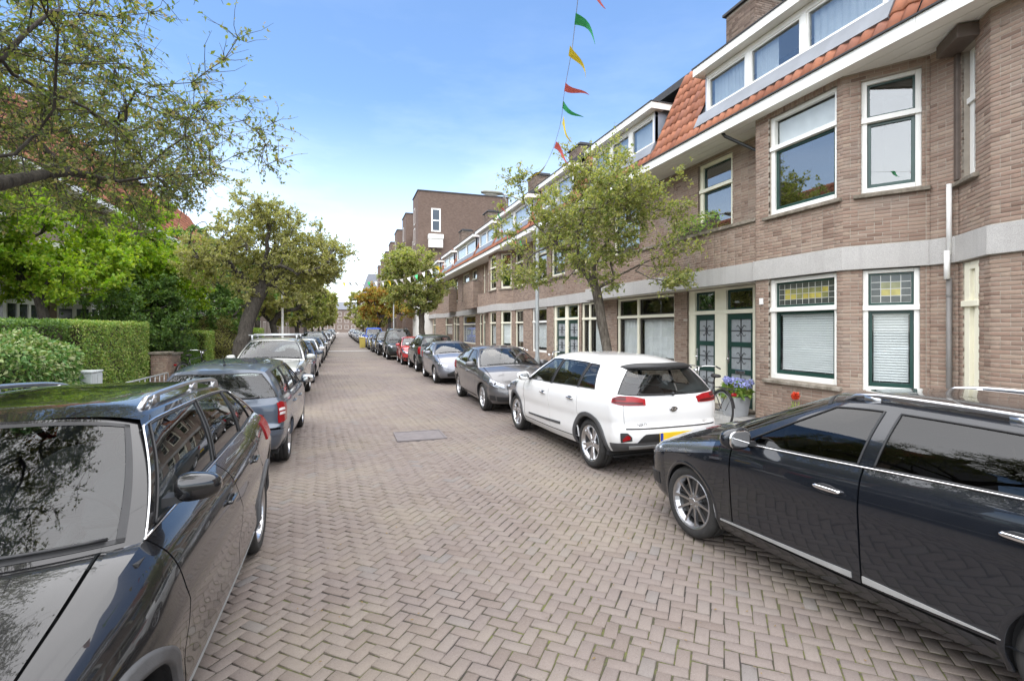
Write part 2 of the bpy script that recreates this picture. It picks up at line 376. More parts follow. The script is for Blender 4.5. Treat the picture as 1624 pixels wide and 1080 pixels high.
t.links.new(mixc(t, ramp(t, g, [(.42, (0, 0, 0)), (.56, (1, 1, 1))]), (.034, .030, .026), gm), b.inputs["Base Color"])
bump(t, b, h, .6, .01)
tp, bp, cc = pavermat("paver_far", False)
ge = N(tp, "ShaderNodeNewGeometry"); mpp = N(tp, "ShaderNodeMapping"); mpp.inputs["Rotation"].default_value = (0, 0, radians(45)); tp.links.new(ge.outputs["Position"], mpp.inputs[0])
bt = N(tp, "ShaderNodeTexBrick"); bt.inputs["Scale"].default_value = 1; bt.inputs["Brick Width"].default_value = .2; bt.inputs["Row Height"].default_value = .1; bt.inputs["Mortar Size"].default_value = .006
tp.links.new(mpp.outputs[0], bt.inputs["Vector"]); tp.links.new(mixc(tp, bt.outputs["Fac"], cc, (.09, .08, .06)), bp.inputs["Base Color"])
# bark
def bark(n, a, c):
    m, t, b = newmat(n); b.inputs["Roughness"].default_value = .95
    ge = N(t, "ShaderNodeNewGeometry"); mpp = N(t, "ShaderNodeMapping"); mpp.inputs["Scale"].default_value = (22, 22, 5); t.links.new(ge.outputs["Position"], mpp.inputs[0])
    f = noise(t, 1, 5, .7, vec=mpp.outputs[0]); t.links.new(ramp(t, f, [(.35, a), (.7, c)]), b.inputs["Base Color"]); bump(t, b, f, .8, .03)
bark("bark", (.045, .036, .028), (.17, .145, .115)); bark("bark_dark", (.030, .025, .02), (.11, .095, .078))
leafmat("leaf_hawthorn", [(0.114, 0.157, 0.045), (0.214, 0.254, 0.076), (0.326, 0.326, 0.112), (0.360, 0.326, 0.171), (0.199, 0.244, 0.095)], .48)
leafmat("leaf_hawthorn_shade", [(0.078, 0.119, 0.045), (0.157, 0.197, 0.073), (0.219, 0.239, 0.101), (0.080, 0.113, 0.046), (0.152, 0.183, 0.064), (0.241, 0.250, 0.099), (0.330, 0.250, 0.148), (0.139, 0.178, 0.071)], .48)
leafmat("leaf_bright", [(0.125, 0.245, 0.016), (0.215, 0.335, 0.026), (0.300, 0.360, 0.040), (0.170, 0.270, 0.022)], .5)
leafmat("leaf_dark", [(0.051, 0.112, 0.029), (0.090, 0.169, 0.039), (0.155, 0.239, 0.051), (0.070, 0.135, 0.034)], .3)
leafmat("leaf_hedge", [(0.116, 0.218, 0.042), (0.190, 0.320, 0.067), (0.295, 0.357, 0.095), (0.345, 0.357, 0.121)], .3)
leafmat("leaf_ivy", [(0.070, 0.163, 0.037), (0.139, 0.269, 0.070), (0.269, 0.340, 0.129), (0.340, 0.340, 0.209)], .2)
leafmat("leaf_olive", [(0.165, 0.189, 0.062), (0.307, 0.302, 0.108), (0.360, 0.333, 0.170), (0.255, 0.246, 0.092)], .45)
leafmat("leaf_autumn", [(0.323, 0.103, 0.027), (0.323, 0.196, 0.036), (0.323, 0.276, 0.054), (0.190, 0.230, 0.054)], .35)
# car paints
paint("paint_black", (.006, .006, .007), .2, dirt=.05)
paint("paint_ink", (.006, .008, .012), .2, dirt=.06)
paint("paint_white", (.72, .72, .71), .3, dirt=.10)
paint("paint_grey", (.085, .082, .085), .3, .4)
paint("paint_bluegrey", (.062, .082, .115), .3, .35)
paint("paint_lavender", (.17, .175, .20), .3, .5)
paint("paint_silver", (.42, .43, .42), .3, .6)
paint("paint_beige", (.45, .46, .43), .32, .5)
paint("paint_red", (.42, .012, .015), .3)
paint("paint_darkgreen", (.018, .026, .024), .3)
paint("paint_blue", (.015, .035, .16), .3, .2)
paint("paint_darkblue", (.012, .018, .035), .3, .2)
plain("moss_mat", (.085, .105, .022), .95, var=.35, scale=9)
plain("cover_metal", (.150, .134, .134), .92, 0, var=.15, scale=8, bmp=.2)
plain("frosted_pane", (.30, .32, .33), .35, var=.12, scale=12, spec=.6)
plain("far_pane", (.045, .055, .065), .12, var=.3, scale=.7, spec=.9)
plain("cabinet_grey", (.42, .45, .45), .5, var=.08)
leafmat("leaf_red", [(0.300, 0.035, 0.015), (0.340, 0.090, 0.020), (0.250, 0.120, 0.020)], .3)
glass("glass_upper", (.62, .66, .66), .13)
glass("glass_dormer", (.86, .90, .92), .17)
# ---------------------------------------------------------------- cars: body built from lofted surfaces
def grid_faces(nu, nv, flip=False):
    i, j = np.meshgrid(np.arange(nu-1), np.arange(nv-1), indexing='ij'); a = (i*nv+j).ravel()
    F = np.stack([a, a+nv, a+nv+1, a+1], 1)
    return F[:, ::-1] if flip else F
def norms(P):
    du = np.gradient(P, axis=0); dv = np.gradient(P, axis=1); n = np.cross(du, dv); l = np.linalg.norm(n, axis=2)[..., None]
    return n/np.where(l > 1e-12, l, 1)
class Acc:  # collects grids of one part
    def __init__(s): s.V = []; s.F = []; s.k = 0
    def raw(s, V, F):
        if len(F) == 0: return
        F = np.asarray(F); F = F if F.shape[1] == 4 else np.concatenate([F, F[:, 2:3]], 1)
        s.V.append(np.asarray(V, float)); s.F.append(F+s.k); s.k += len(V)
    def grid(s, P, flip=False, keep=None):
        nu, nv = P.shape[:2]; F = grid_faces(nu, nv, flip)
        if keep is not None: F = F[keep.ravel()]
        s.raw(P.reshape(-1, 3), F)
    def both(s, P, flip=False, keep=None):
        s.grid(P, flip, keep); s.grid(P*np.array((1, -1, 1)), not flip, keep)
    def skirt(s, P, d, flip=False, mirror=False):
        """turned-in edge all round a patch; d: inward vector field or scalar along -normal"""
        n = norms(P)*(1 if not flip else -1); Q = P-n*d
        for a, b in ((P[0], Q[0]), (P[-1][::-1], Q[-1][::-1]), (P[::-1, 0], Q[::-1, 0]), (P[:, -1], Q[:, -1])):
            G = np.stack([a, b], 1); s.grid(G, flip)
            if mirror: s.grid(G*np.array((1, -1, 1)), not flip)
    def obj(s, name, mat, parent, smooth=True):
        if not s.V: return None
        V = np.concatenate(s.V); F = np.concatenate(s.F)
        tri = F[:, 2] == F[:, 3]
        me = arr_mesh(name, V, F if not tri.any() else [f[:3] if q else f for f, q in zip(F.tolist(), tri)], mat, None, smooth)
        return link(name, me, parent)

class Body:
    def __init__(s, **k):
        s.__dict__.update(dict(n_f=2.7, n_r=3.0, lead=.10, q=1.0, yF=.90, yR=.92, crown=.05, hood_crown=.03, bulge=.025, cF=.55, cR=.40, sill=.20, front_dip=.0,
            af=[(0, .10), (.15, .03), (.35, 0), (.55, .01), (.8, .05), (1, .13)], ar=[(0, .10), (.12, .03), (.35, 0), (.52, .03), (.8, .07), (1, .13)],
            as_=[(0, .10), (.10, .05), (.3, .012), (.5, .0), (.66, .006), (.74, .0), (.9, .018), (1, .06)], rail=.06, e_roof=4)); s.__dict__.update(k)
        h = s.W/2; s.Lf = s.L/2; s.Lr = -s.L/2; s.xF = s.Lf-s.cF; s.xR = s.Lr+s.cR; s.h = h
        s.side_y = pch([s.xR, s.xR*.55, 0, s.xF*.6, s.xF], [h*s.yR, h*.985, h, h*.99, h*s.yF])
        s.fa, s.fr_, s.fs = pch(*zip(*s.af)), pch(*zip(*s.ar)), pch(*zip(*s.as_))
        s.zT = pch(*zip(*s.top)); s.zB = pch([s.Lr, s.xr, 0, s.xf, s.Lf], [s.sill+.13, s.sill+.03, s.sill, s.sill+.0, s.sill+.03])
        s.zR = pch(*zip(*s.roof)); s.xw, s.xe = s.roof_x     # roof front, rear x (at centre)
        s.yr = pch(*zip(*s.roofw))
    def out(s, p):
        p = np.asarray(p, float); a = np.clip(p, 0, 1)*pi/2; b = np.clip(3-p, 0, 1)*pi/2; yF, yR = s.side_y(s.xF), s.side_y(s.xR)
        xf = s.xF+s.cF*np.cos(a)**(2/s.n_f); yf = yF*np.sin(a)**(2/s.n_f)
        xb = s.xR-s.cR*np.cos(b)**(2/s.n_r); yb = yR*np.sin(b)**(2/s.n_r)
        xs = s.xF+(s.xR-s.xF)*(np.clip(p, 1, 2)-1); ys = s.side_y(xs)
        return np.where(p < 1, xf, np.where(p > 2, xb, xs)), np.where(p < 1, yf, np.where(p > 2, yb, ys))
    def S(s, p, f):
        p, f = np.broadcast_arrays(np.asarray(p, float), np.asarray(f, float)); sg = np.where(p < 0, -1, np.where(p > 3, -1, 1))
        p = np.where(p < 0, -p, np.where(p > 3, 6-p, p)); x, y = s.out(p); zt = s.zT(x); zb = s.zB(x)
        x2 = np.where(x > s.xF, x-s.fa(f)*np.clip((x-s.xF)/s.cF, 0, 1)**.8, np.where(x < s.xR, x+s.fr_(f)*np.clip((s.xR-x)/s.cR, 0, 1)**.8, x))
        y2 = y*(1-s.fs(f)/s.h)
        return np.stack([x2, y2*sg, zb+(zt-zb)*f], -1)
    def px(s, x): return 1+(s.xF-np.asarray(x, float))/(s.xF-s.xR)
    def Sx(s, x, f): return s.S(s.px(x), f)
    def ys(s, x, z):
        x = np.asarray(x, float); zb, zt = s.zB(x), s.zT(x); f = np.clip((z-zb)/(zt-zb), 0, 1); return s.side_y(np.clip(x, s.xR, s.xF))*(1-s.fs(f)/s.h)
    # greenhouse boundary curves
    def cowl(s, t):   # t 0 centre .. 1 side
        b = s.Sx(s.xcs, 1.0); t = np.asarray(t, float)
        return np.stack([s.xc+(b[0]-s.xc)*t**2.4, b[1]*t, s.zc+(b[2]-s.zc)*t**2], -1)
    def zedge(s, x): return s.zR(x)-s.rail
    def rtop(s, x): x = np.asarray(x, float); return np.stack([x, s.yr(x), s.zedge(x)], -1)
    def rfront(s, t):
        t = np.asarray(t, float); x = s.xw-(s.xw-s.xws)*t**2; y = s.yr(s.xws)*t
        return np.stack([x, y, s.zR(s.xw)-s.rail*t**s.e_roof + 0*t], -1)
    def rrear(s, t):
        t = np.asarray(t, float); x = s.xe+(s.xes-s.xe)*t**2; y = s.yr(s.xes)*t
        return np.stack([x, y, s.zR(x)-s.rail*t**s.e_roof], -1)
    def G(s, xb, xt, v):
        xb, xt, v = np.broadcast_arrays(np.asarray(xb, float), np.asarray(xt, float), np.asarray(v, float))
        a = s.Sx(xb, np.ones_like(xb)); b = s.rtop(xt); P = a+(b-a)*v[..., None]
        P[..., 1] += s.bulge*np.sin(pi*v); return P
    def coons(s, c0, c1, d0, d1, nt, ns, power=1):
        """c0(s) at t=0, c1(s) at t=1, d0(t) at s=0, d1(t) at s=1"""
        t = np.linspace(0, 1, nt)[:, None, None]; q = np.linspace(0, 1, ns)[None, :, None]; tt = t[:, 0, 0]; ss = q[0, :, 0]
        C0, C1, D0, D1 = c0(ss)[None], c1(ss)[None], d0(tt)[:, None], d1(tt)[:, None]
        B = (1-t)*(1-q)*C0[:, :1]+(1-t)*q*C0[:, -1:]+t*(1-q)*C1[:, :1]+t*q*C1[:, -1:]
        return (1-t)*C0+t*C1+(1-q)*D0+q*D1-B

def arch_cut(P, keep, cx, cz, r):
    """faces inside the wheel circle go; vertices left hanging inside are moved out to the circle"""
    d = np.hypot(P[..., 0]-cx, P[..., 2]-cz); ins = (d < r)
    f = ins[:-1, :-1] & ins[1:, :-1] & ins[1:, 1:] & ins[:-1, 1:]; keep &= ~f
    used = np.zeros_like(ins); k = keep
    used[:-1, :-1] |= k; used[1:, :-1] |= k; used[1:, 1:] |= k; used[:-1, 1:] |= k
    mv = ins & used; sc = np.where(mv, r/np.maximum(d, 1e-6), 1)
    P[..., 0] = cx+(P[..., 0]-cx)*sc; P[..., 2] = cz+(P[..., 2]-cz)*sc
    return keep

WHEELS = {}
def wheel_meshes(r, w, style):
    """tyre, rim and brake meshes about the origin, axle along y, outer face at +y"""
    key = (round(r, 3), round(w, 3), style)
    if key in WHEELS: return WHEELS[key]
    h = w/2; rr = r*(.725 if style != 'tall' else .62); n = 40
    t = MB(); t.lathe([(rr, -h*.8), (rr+.012, -h*.92), (r*.90, -h), (r*.975, -h*.86), (r, -h*.62), (r, -h*.30), (r-.007, -h*.28), (r-.007, -h*.2), (r, -h*.18), (r, h*.18), (r-.007, h*.2), (r-.007, h*.28), (r, h*.30), (r, h*.62), (r*.975, h*.86), (r*.90, h), (rr+.012, h*.92), (rr, h*.8), (rr, -h*.8)], n, 'y')
    m = MB()
    m.lathe([(rr, -h*.8), (rr-.012, -h*.7), (rr-.02, h*.3), (rr-.008, h*.72), (rr+.004, h*.86), (rr+.010, h*.90), (rr+.004, h*.93), (rr-.012, h*.84), (rr-.03, h*.5), (rr-.032, 0)], n, 'y')
    yo, yi = h*.62, h*.45
    m.lathe([(0.001, yo+.004), (.025, yo+.004), (.03, yo), (.062, yo-.004), (.072, yo-.03), (.07, yi-.03)], 20, 'y')
    ns, pair, wid = {'ten': (10, 0, .0125), 'ten_thin': (5, .20, .0115), 'five': (5, .0, .05), 'five_double': (5, .17, .022), 'tall': (5, .16, .024), 'seven': (7, 0, .03)}[style]
    for k in range(ns):
        for sgn in ((-1, 1) if pair else (0,)):
            a0 = 2*pi*k/ns+.3; a = a0+sgn*pair; ah = a0+sgn*pair*.35
            p0 = np.array((cos(ah)*.055, sin(ah)*.055)); p1 = np.array((cos(a), sin(a)))*(rr-.008); d = p1-p0; d /= np.linalg.norm(d); e = np.array((-d[1], d[0]))
            V = []
            for q, (wd, y1, y0) in ((p0, (wid*1.25, yo-.002, yi)), (p0*.5+p1*.5, (wid, yo+.006, yi)), (p1, (wid*1.15, h*.80, h*.55))):
                for sd, yy in ((-1, y0), (-.7, y1), (.7, y1), (1, y0)):
                    V.append((q[0]+e[0]*wd*sd, yy, q[1]+e[1]*wd*sd))
            F = []
            for i in range(2):
                b = i*4; F += [(b+j, b+j+1, b+j+5, b+j+4) for j in range(3)]
            m.add(V, F)
    if style == 'steel': pass
    for k in range(5): a = 2*pi*k/5+.6; m.lathe([(.006, 0), (.006, .012), (0.001, .012)], 6, 'y', (cos(a)*.045, yo-.006, sin(a)*.045))
    d = MB(); d.lathe([(.001, -.01), (rr*.80, -.01), (rr*.80, .01), (.07, .012), (.07, .03), (.001, .03)], 28, 'y'); d.lathe([(rr-.005, -h*.75), (.001, -h*.7)], 20, 'y')
    a = .5; d.box(rr*.45, rr*.85, -.03, .035, -.10, .10)
    WHEELS[key] = (t.mesh("tyre", "rubber", True), m, d.mesh("brake_disc", "brake_metal", False)); return WHEELS[key]

def rbox(P, sx, sy, sz, e=3.2, n=14, k=9):
    """rounded box (superellipsoid) for mirrors, handles, cushions"""
    V = []
    sg = lambda a, p: np.sign(a)*abs(a)**p
    for i in range(k+1):
        t = -pi/2+pi*i/k
        for j in range(n):
            a = 2*pi*j/n; c = sg(cos(t), 2/e); V.append((P[0]+sx*c*sg(cos(a), 2/e), P[1]+sy*c*sg(sin(a), 2/e), P[2]+sz*sg(sin(t), 2/e)))
    return V, [(i*n+j, i*n+(j+1) % n, (i+1)*n+(j+1) % n, (i+1)*n+j) for i in range(k) for j in range(n)]

def make_car(name, label, loc, heading, B, paintm, o):
    """B: Body; o: options. heading: rotation about z with 0 = nose to +X"""
    root = thing(name, label, o.get('cat', 'car'), loc, heading, o.get('group', 'cars parked along the street'))
    q = B.q; NV = max(10, int(26*q)); dx = .028/q
    fr = np.unique(np.concatenate([np.linspace(0, 1, NV), [.33, .66]]))
    Ra, Rz = B.Rw*B.arch, B.Rw
    ar = [(B.xf, Rz, Ra), (B.xr, Rz, Ra)]
    body = Acc(); glassm = o.get('glass', 'glass_car')
    def side(x0, x1, fl, ox=0.0, curve=None):
        n = max(2, int(abs(x0-x1)/dx)+1); xs = np.linspace(x0, x1, n)[:, None]+np.zeros(len(fl))[None]
        if curve: xs = xs+curve(xs, fl[None])
        P = B.Sx(xs, fl[None]+0*xs); keep = np.ones((P.shape[0]-1, P.shape[1]-1), bool)
        for cx, cz, r in ar:
            if xs.max() > cx-r-.1 and xs.min() < cx+r+.1: keep = arch_cut(P, keep, cx, cz, r)
        return P, keep
    d0, d1, d2 = o['doors']       # front edge, B pillar, rear edge (x)
    fs = o.get('sillf', .13); gp = .006
    # fender, quarter, sill
    for x0, x1, fl in ((B.xF, d0+gp, fr), (d2-gp, B.xR, fr), (d0+gp, d2-gp, fr[fr <= fs] if (fr <= fs).sum() > 2 else np.linspace(0, fs, 4))):
        P, k = side(x0, x1, fl); body.both(P, False, k)
    fd = np.linspace(fs+.008, 1, NV)
    for x0, x1, side_name in ((d0-gp, d1+gp, 'front'), (d1-gp, d2+gp, 'rear')):
        P, k = side(x0, x1, fd)
        for sg in (1, -1):
            A = Acc(); Q = P*np.array((1, sg, 1)); A.grid(Q, sg < 0, k)
            for e in (Q[0], Q[-1]):
                G = np.stack([e, e-np.array((0, sg*.022, 0))], 1); A.grid(G)
            G = np.stack([Q[:, 0], Q[:, 0]-np.array((0, sg*.022, 0))], 1); A.grid(G[k.any(1).nonzero()[0][0]:] if k.any() else G)
            do = A.obj("door", paintm, root)
            xh = x1+.17 if side_name == 'front' else x1+.17
            fh = o.get('handle_f', .80); c = B.Sx(xh+.02, fh)
            hb = MB(); V, F = rbox((c[0], c[1]*sg+sg*.022, c[2]), .095, .010, .013); hb.add(V, F)
            for ex in (-.08, .08): V, F = rbox((c[0]+ex, c[1]*sg+sg*.008, c[2]), .012, .016, .011, 2.5, 8, 5); hb.add(V, F)
            hb.build("door_handle", o.get('handle', paintm), do, True)
            if q > .6:
                rec = MB(); V, F = rbox((c[0]+.01, c[1]*sg-sg*.002, c[2]-.004), .075, .006, .030, 2.3); rec.add(V, F); rec.build("handle_recess", "black_plastic", do, True)
    # front and rear corners
    pf = np.linspace(-1, 1, int(90*q)); pr = np.linspace(2, 4, int(90*q)); f_h = o.get('gate_f', .36)
    body.grid(B.S(pf[:, None], fr[None]))
    body.grid(B.S(pr[:, None], fr[fr <= f_h+.02][None])); fg = np.linspace(f_h, 1, NV)
    g0 = o.get('gate_p', 2.30)
    body.both(B.S(np.linspace(2, g0, 12)[:, None], fg[None]))
    tg = Acc(); P = B.S(np.linspace(g0+.008, 6-g0-.008, int(70*q))[:, None], np.linspace(f_h+.030, 1, NV)[None]); tg.grid(P); tg.skirt(P, .02)
    tg.obj("tailgate", paintm, root)
    # bonnet
    hm = Acc(); nt_, ns_ = int(30*q)+6, int(20*q)+6
    ptf = np.linspace(0, 1, 60)
    c1 = lambda s_: B.S(s_**1.35, np.ones_like(s_))
    zc1 = B.S(0., 1.)
    d0_ = lambda t: np.stack([B.xc+(zc1[0]-B.xc)*t, 0*t, B.zc+(zc1[2]-B.zc)*t+.05*np.sin(pi*t**1.35)*B.hoodb], -1)
    d1_ = lambda t: B.Sx(B.xcs+(B.xF-B.xcs)*t, np.ones_like(t))
    P = B.coons(B.cowl, c1, d0_, d1_, nt_, ns_)
    t_ = np.linspace(0, 1, nt_)[:, None]; s_ = np.linspace(0, 1, ns_)[None]
    P[..., 2] += B.hood_crown*(1-s_**2.6)*np.sin(pi*np.clip(t_, 0, 1))**.5
    # bonnet shut line: gap strip near the side edge belongs to the wing
    js = int(ns_*.88); hm.both(P[:, :js], True); body.both(P[:, js:] - np.array((0, 0, .0)), True)
    e = P[:, js-1]; g = P[:, js]; gap = Acc(); G = np.stack([e+(g-e)*.25, e+(g-e)*.25-np.array((0, 0, .02))], 1); hm.both(G, True)
    body.both(np.stack([e+(g-e)*.45, g], 1), True); body.both(np.stack([e+(g-e)*.45, e+(g-e)*.45-np.array((0, 0, .02))], 1))
    hm.obj("bonnet", paintm, root)
    # roof
    nr_, nq_ = int(34*q)+6, int(18*q)+7
    roofc = lambda t: np.stack([B.xw+(B.xe-B.xw)*t, 0*t, B.zR(B.xw+(B.xe-B.xw)*t)], -1)
    roofs = lambda t: B.rtop(B.xws+(B.xes-B.xws)*t)
    tt = np.linspace(0, 1, nr_); ss = np.linspace(0, 1, nq_)**.8
    xx0 = B.xw+(B.xe-B.xw)*tt; xx1 = B.xws+(B.xes-B.xws)*tt
    X = xx0[:, None]+(xx1-xx0)[:, None]*ss[None]**2; Y = B.yr(xx1)[:, None]*ss[None]; Z = B.zR(X)-B.rail*ss[None]**B.e_roof
    P = np.stack([X, Y, Z], -1); A = Acc(); A.both(P, True); A.obj("roof", o.get('roof', paintm), root)
    # windscreen and rear window with their pillars
    def screen(c0, c1, bow, flip, name, mg, t0, t1, sd, rim="black_plastic", gl=None):
        d0c = lambda t: c0(np.zeros(1))+(c1(np.zeros(1))-c0(np.zeros(1)))*t[:, None]+np.array((bow, 0, bow*.6))*np.sin(pi*t)[:, None]
        d1c = lambda t: c0(np.ones(1))+(c1(np.ones(1))-c0(np.ones(1)))*t[:, None]+np.array((bow*.3, B.bulge, 0))*np.sin(pi*t)[:, None]
        nt2, ns2 = int(26*q)+8, int(22*q)+8
        P = B.coons(c0, c1, d0c, d1c, nt2, ns2)
        i0, i1, j1 = int(round(t0*(nt2-1))), int(round(t1*(nt2-1))), int(round(sd*(ns2-1)))
        body.both(P[:, j1:], flip); body.both(P[:i0+1, :j1+1], flip); body.both(P[i1:, :j1+1], flip)
        a = Acc(); a.both(P[i0:i1+1, :j1+1], flip); a.obj(name, gl or glassm, root)
        # black ceramic border just outside the glass
        n = norms(P)*(-1 if flip else 1); Q = P+n*.0025; b = Acc(); w = max(1, int(ns2*.06))
        b.both(Q[i0:i0+2, :j1+1], flip); b.both(Q[i0:i1+1, j1-w:j1+1], flip); b.both(Q[i1-1:i1+1, :j1+1], flip); b.obj(name+"_border", rim, root)
        return P, n, (i0, i1, j1)
    PW, NW, IW = screen(B.cowl, B.rfront, B.wbow, True, "windscreen", None, .04, .96, .94)
    rb = lambda t: B.S(3-np.asarray(t, float)**1.4, np.ones_like(np.asarray(t, float)))
    PB, NB, IB = screen(rb, B.rrear, -B.rbow, False, "rear_window", None, o.get('rw0', .08), o.get('rw1', .88), o.get('rws', .86), gl=o.get('rearglass'))
    # side windows
    div = o['windows']           # list of (x_belt, x_roof, kind of what follows)
    v0, v1 = o.get('wv', (.05, .90)); nv = int(14*q)+5
    for k in range(len(div)-1):
        (a, at, kind), (b, bt, _) = div[k], div[k+1]
        nu = max(3, int(abs(a-b)/.05*q)+2); u = np.linspace(0, 1, nu)[:, None]; xb, xt = a+(b-a)*u, at+(bt-at)*u
        if kind == 'glass':
            vv = np.linspace(v0, v1, nv)[None]; P = B.G(xb, xt, vv)
            for sg in (1, -1):
                A = Acc(); A.grid(P*np.array((1, sg, 1)), sg < 0); A.obj("side_window", o.get('sideglass', glassm) if k == 0 or 'privacy' not in o else o['privacy'], root)
            body.both(B.G(xb, xt, np.linspace(0, v0, 3)[None])); body.both(B.G(xb, xt, np.linspace(v1, 1, 4)[None]))
            n = norms(P); rimo = MB()
            ring = np.concatenate([P[:, 0], P[-1, 1:], P[-2::-1, -1], P[0, -2:0:-1]])+.003*np.concatenate([n[:, 0], n[-1, 1:], n[-2::-1, -1], n[0, -2:0:-1]])
            for sg in (1, -1): rimo = MB(); rimo.tube(np.concatenate([ring, ring[:1]])*np.array((1, sg, 1)), .007, 5); rimo.build("window_seal", "black_plastic", root, True)
        elif kind == 'black':
            P = B.G(xb, xt, np.linspace(0, v1, nv)[None]); body.both(B.G(xb, xt, np.linspace(v1, 1, 3)[None])); A = Acc(); [(lambda A2: (A2.grid(P*np.array((1, sg, 1)), sg < 0), A2.obj("pillar_trim", "black_plastic", root)))(Acc()) for sg in (1, -1)]
        else:
            body.both(B.G(xb, xt, np.linspace(0, 1, nv)[None]))
    if o.get('chrome_line'):
        A = MB(); c0, c1 = o['chrome_line'][:2]; full = o['chrome_line'][2] if len(o['chrome_line']) > 2 else False
        xs = np.linspace(c0, c1, 30); lo = B.G(xs, xs, np.full(30, v0*.5)); pts = lo
        if full:   # bright strip right round the side glass
            (a, at, _), (b, bt, _) = div[0], div[-1]; v = np.linspace(v0*.5, v1+.035, 12)
            up = B.G(np.linspace(b, a, 30), np.linspace(bt, at, 30), np.full(30, v1+.035)); e1 = B.G(np.full(12, b), np.full(12, bt), v); e0 = B.G(np.full(12, a), np.full(12, at), v[::-1])
            lo = B.G(np.linspace(a, b, 30), np.linspace(a, b, 30), np.full(30, v0*.5)); pts = np.concatenate([lo, e1, up, e0])
        for sg in (1, -1): A = MB(); A.tube((pts+np.array((0, .006, 0)))*np.array((1, sg, 1)), .0055, 6); A.build("chrome_strip", "chrome", root, True)
    # arch liners, lips, cladding
    lin = Acc(); clad = Acc()
    for cx, cz, r in ar:
        a = np.linspace(-.35 if True else 0, pi+.35, 40); x = cx+r*np.cos(a); z = cz+r*np.sin(a); okz = z > B.zB(x)-.02
        x, z, a = x[okz], z[okz], a[okz]; y = B.ys(x, z)
        e0 = np.stack([x, y-.001, z], -1); 
        for sg in (1, -1): lin = Acc(); lin.grid(np.stack([e0, np.stack([x, y-.30, z], -1)], 1)*np.array((1, sg, 1))); lin.obj("wheel_arch", "black_plastic", root)
        rim = np.stack([np.stack([x, y-.02, z], -1), np.stack([cx+(r-.012)*np.cos(a), y+.004, cz+(r-.012)*np.sin(a)], -1), np.stack([cx+(r+.010)*np.cos(a), y+.006, cz+(r+.010)*np.sin(a)], -1), np.stack([cx+(r+.028)*np.cos(a), y-.002, cz+(r+.028)*np.sin(a)], -1)], 1)
        if not o.get('clad'): body.both(rim, True)
        else:
            R2 = r+o['clad']; x2 = np.clip(cx+R2*np.cos(a), B.xR-.05, B.xF+.05); z2 = np.clip(cz+R2*np.sin(a), B.zB(x)+.0, 9); ym = lambda xx, zz: B.ys(xx, zz)
            y2 = ym(x2, z2); rows = [np.stack([x, y-.03, z], -1)]
            for t in np.linspace(0, 1, 5):
                xm = cx+(r+(R2-r)*t)*np.cos(a); zm = cz+(r+(R2-r)*t)*np.sin(a); zm = np.maximum(zm, B.zB(xm)); rows.append(np.stack([xm, ym(xm, zm)+.016, zm], -1))
            rows.append(np.stack([xm, ym(xm, zm)-.004, zm], -1)); [(lambda A: (A.grid(np.stack(rows, 1)*np.array((1, sg, 1)), sg > 0), A.obj("cladding", "grey_plastic", root)))(Acc()) for sg in (1, -1)]
    if o.get('clad'):
        xs = np.linspace(B.xr+Ra, B.xf-Ra, 40); P = B.Sx(xs[:, None], np.linspace(0, o.get('clad_f', .13), 6)[None]); P = P+norms(P)*.006
        for sg in (1, -1): A = Acc(); A.grid(P*np.array((1, sg, 1)), sg < 0); A.obj("cladding", "grey_plastic", root)
    body.obj("body", paintm, root)
    # inner lining, floor, seats
    cab = MB(); hw = B.h-.10; x0, x1 = B.xR+.10, B.xcs+.15; zf = B.sill+.06
    zb_ = float(B.zT(0))-.06
    cab.box(x0, x1, -hw+.04, hw-.04, zf-.05, zf); cab.box(x0, x1, hw-.075, hw-.04, zf, zb_); cab.box(x0, x1, -hw+.04, -hw+.075, zf, zb_); cab.box(x0-.03, x0, -hw+.05, hw-.05, zf, zb_)
    cab.box(B.xcs-.25, B.xcs+.02, -hw+.10, hw-.10, zb_-.22, zb_-.05)
    cab.box(x0, B.xf+.25, -hw+.12, hw-.12, B.sill-.03, zf-.06); cab.box(B.xf-.30, B.xf+.40, -.40, .40, .25, B.zc-.42)
    if q > .45:
        for sy in (-.36, .36): cab.tube([(d1+.60+.1, sy, zb_-.06), (d1+.60+.12, sy, zb_-.06)], .02, 6)
    cab.build("cabin", "cabin_dark", root)
    if q > .45:
        stm = o.get('seat', 'seat_cloth')
        for sy in (-.36, .36):
            st = MB(); xs_ = d1+.20
            V, F = rbox((xs_+.20, sy, zf+.20), .25, .25, .09); st.add(V, F)
            V, F = rbox((0, 0, 0), .07, .25, .32); V = np.array(V); V = np.stack([xs_-.08-.28*V[:, 2]+V[:, 0], V[:, 1]*(1-.35*np.clip(V[:, 2], 0, 1))+sy, V[:, 2]+zf+.50], 1); st.add(V, F)
            V, F = rbox((xs_-.24, sy, zf+.92), .045, .13, .085); st.add(V, F); st.tube([(xs_-.2, sy-.05, zf+.75), (xs_-.24, sy-.05, zf+.9)], .008, 5); st.tube([(xs_-.2, sy+.05, zf+.75), (xs_-.24, sy+.05, zf+.9)], .008, 5)
            st.build("seat", stm, root, True)
        st = MB(); xs_ = d2-.02
        V, F = rbox((xs_+.28, 0, zf+.2), .25, .60, .09); st.add(V, F); V, F = rbox((0, 0, 0), .07, .60, .30); V = np.array(V); V = np.stack([xs_+.02-.3*V[:, 2]+V[:, 0], V[:, 1], V[:, 2]+zf+.48], 1); st.add(V, F)
        for sy in (-.36, .36): V, F = rbox((xs_-.10, sy, zf+.85), .045, .13, .07); st.add(V, F)
        st.build("rear_seat", stm, root, True)
        sw = MB(); cx_, cz_ = B.xcs-.38, zb_+.0; an = np.linspace(0, 2*pi, 22)
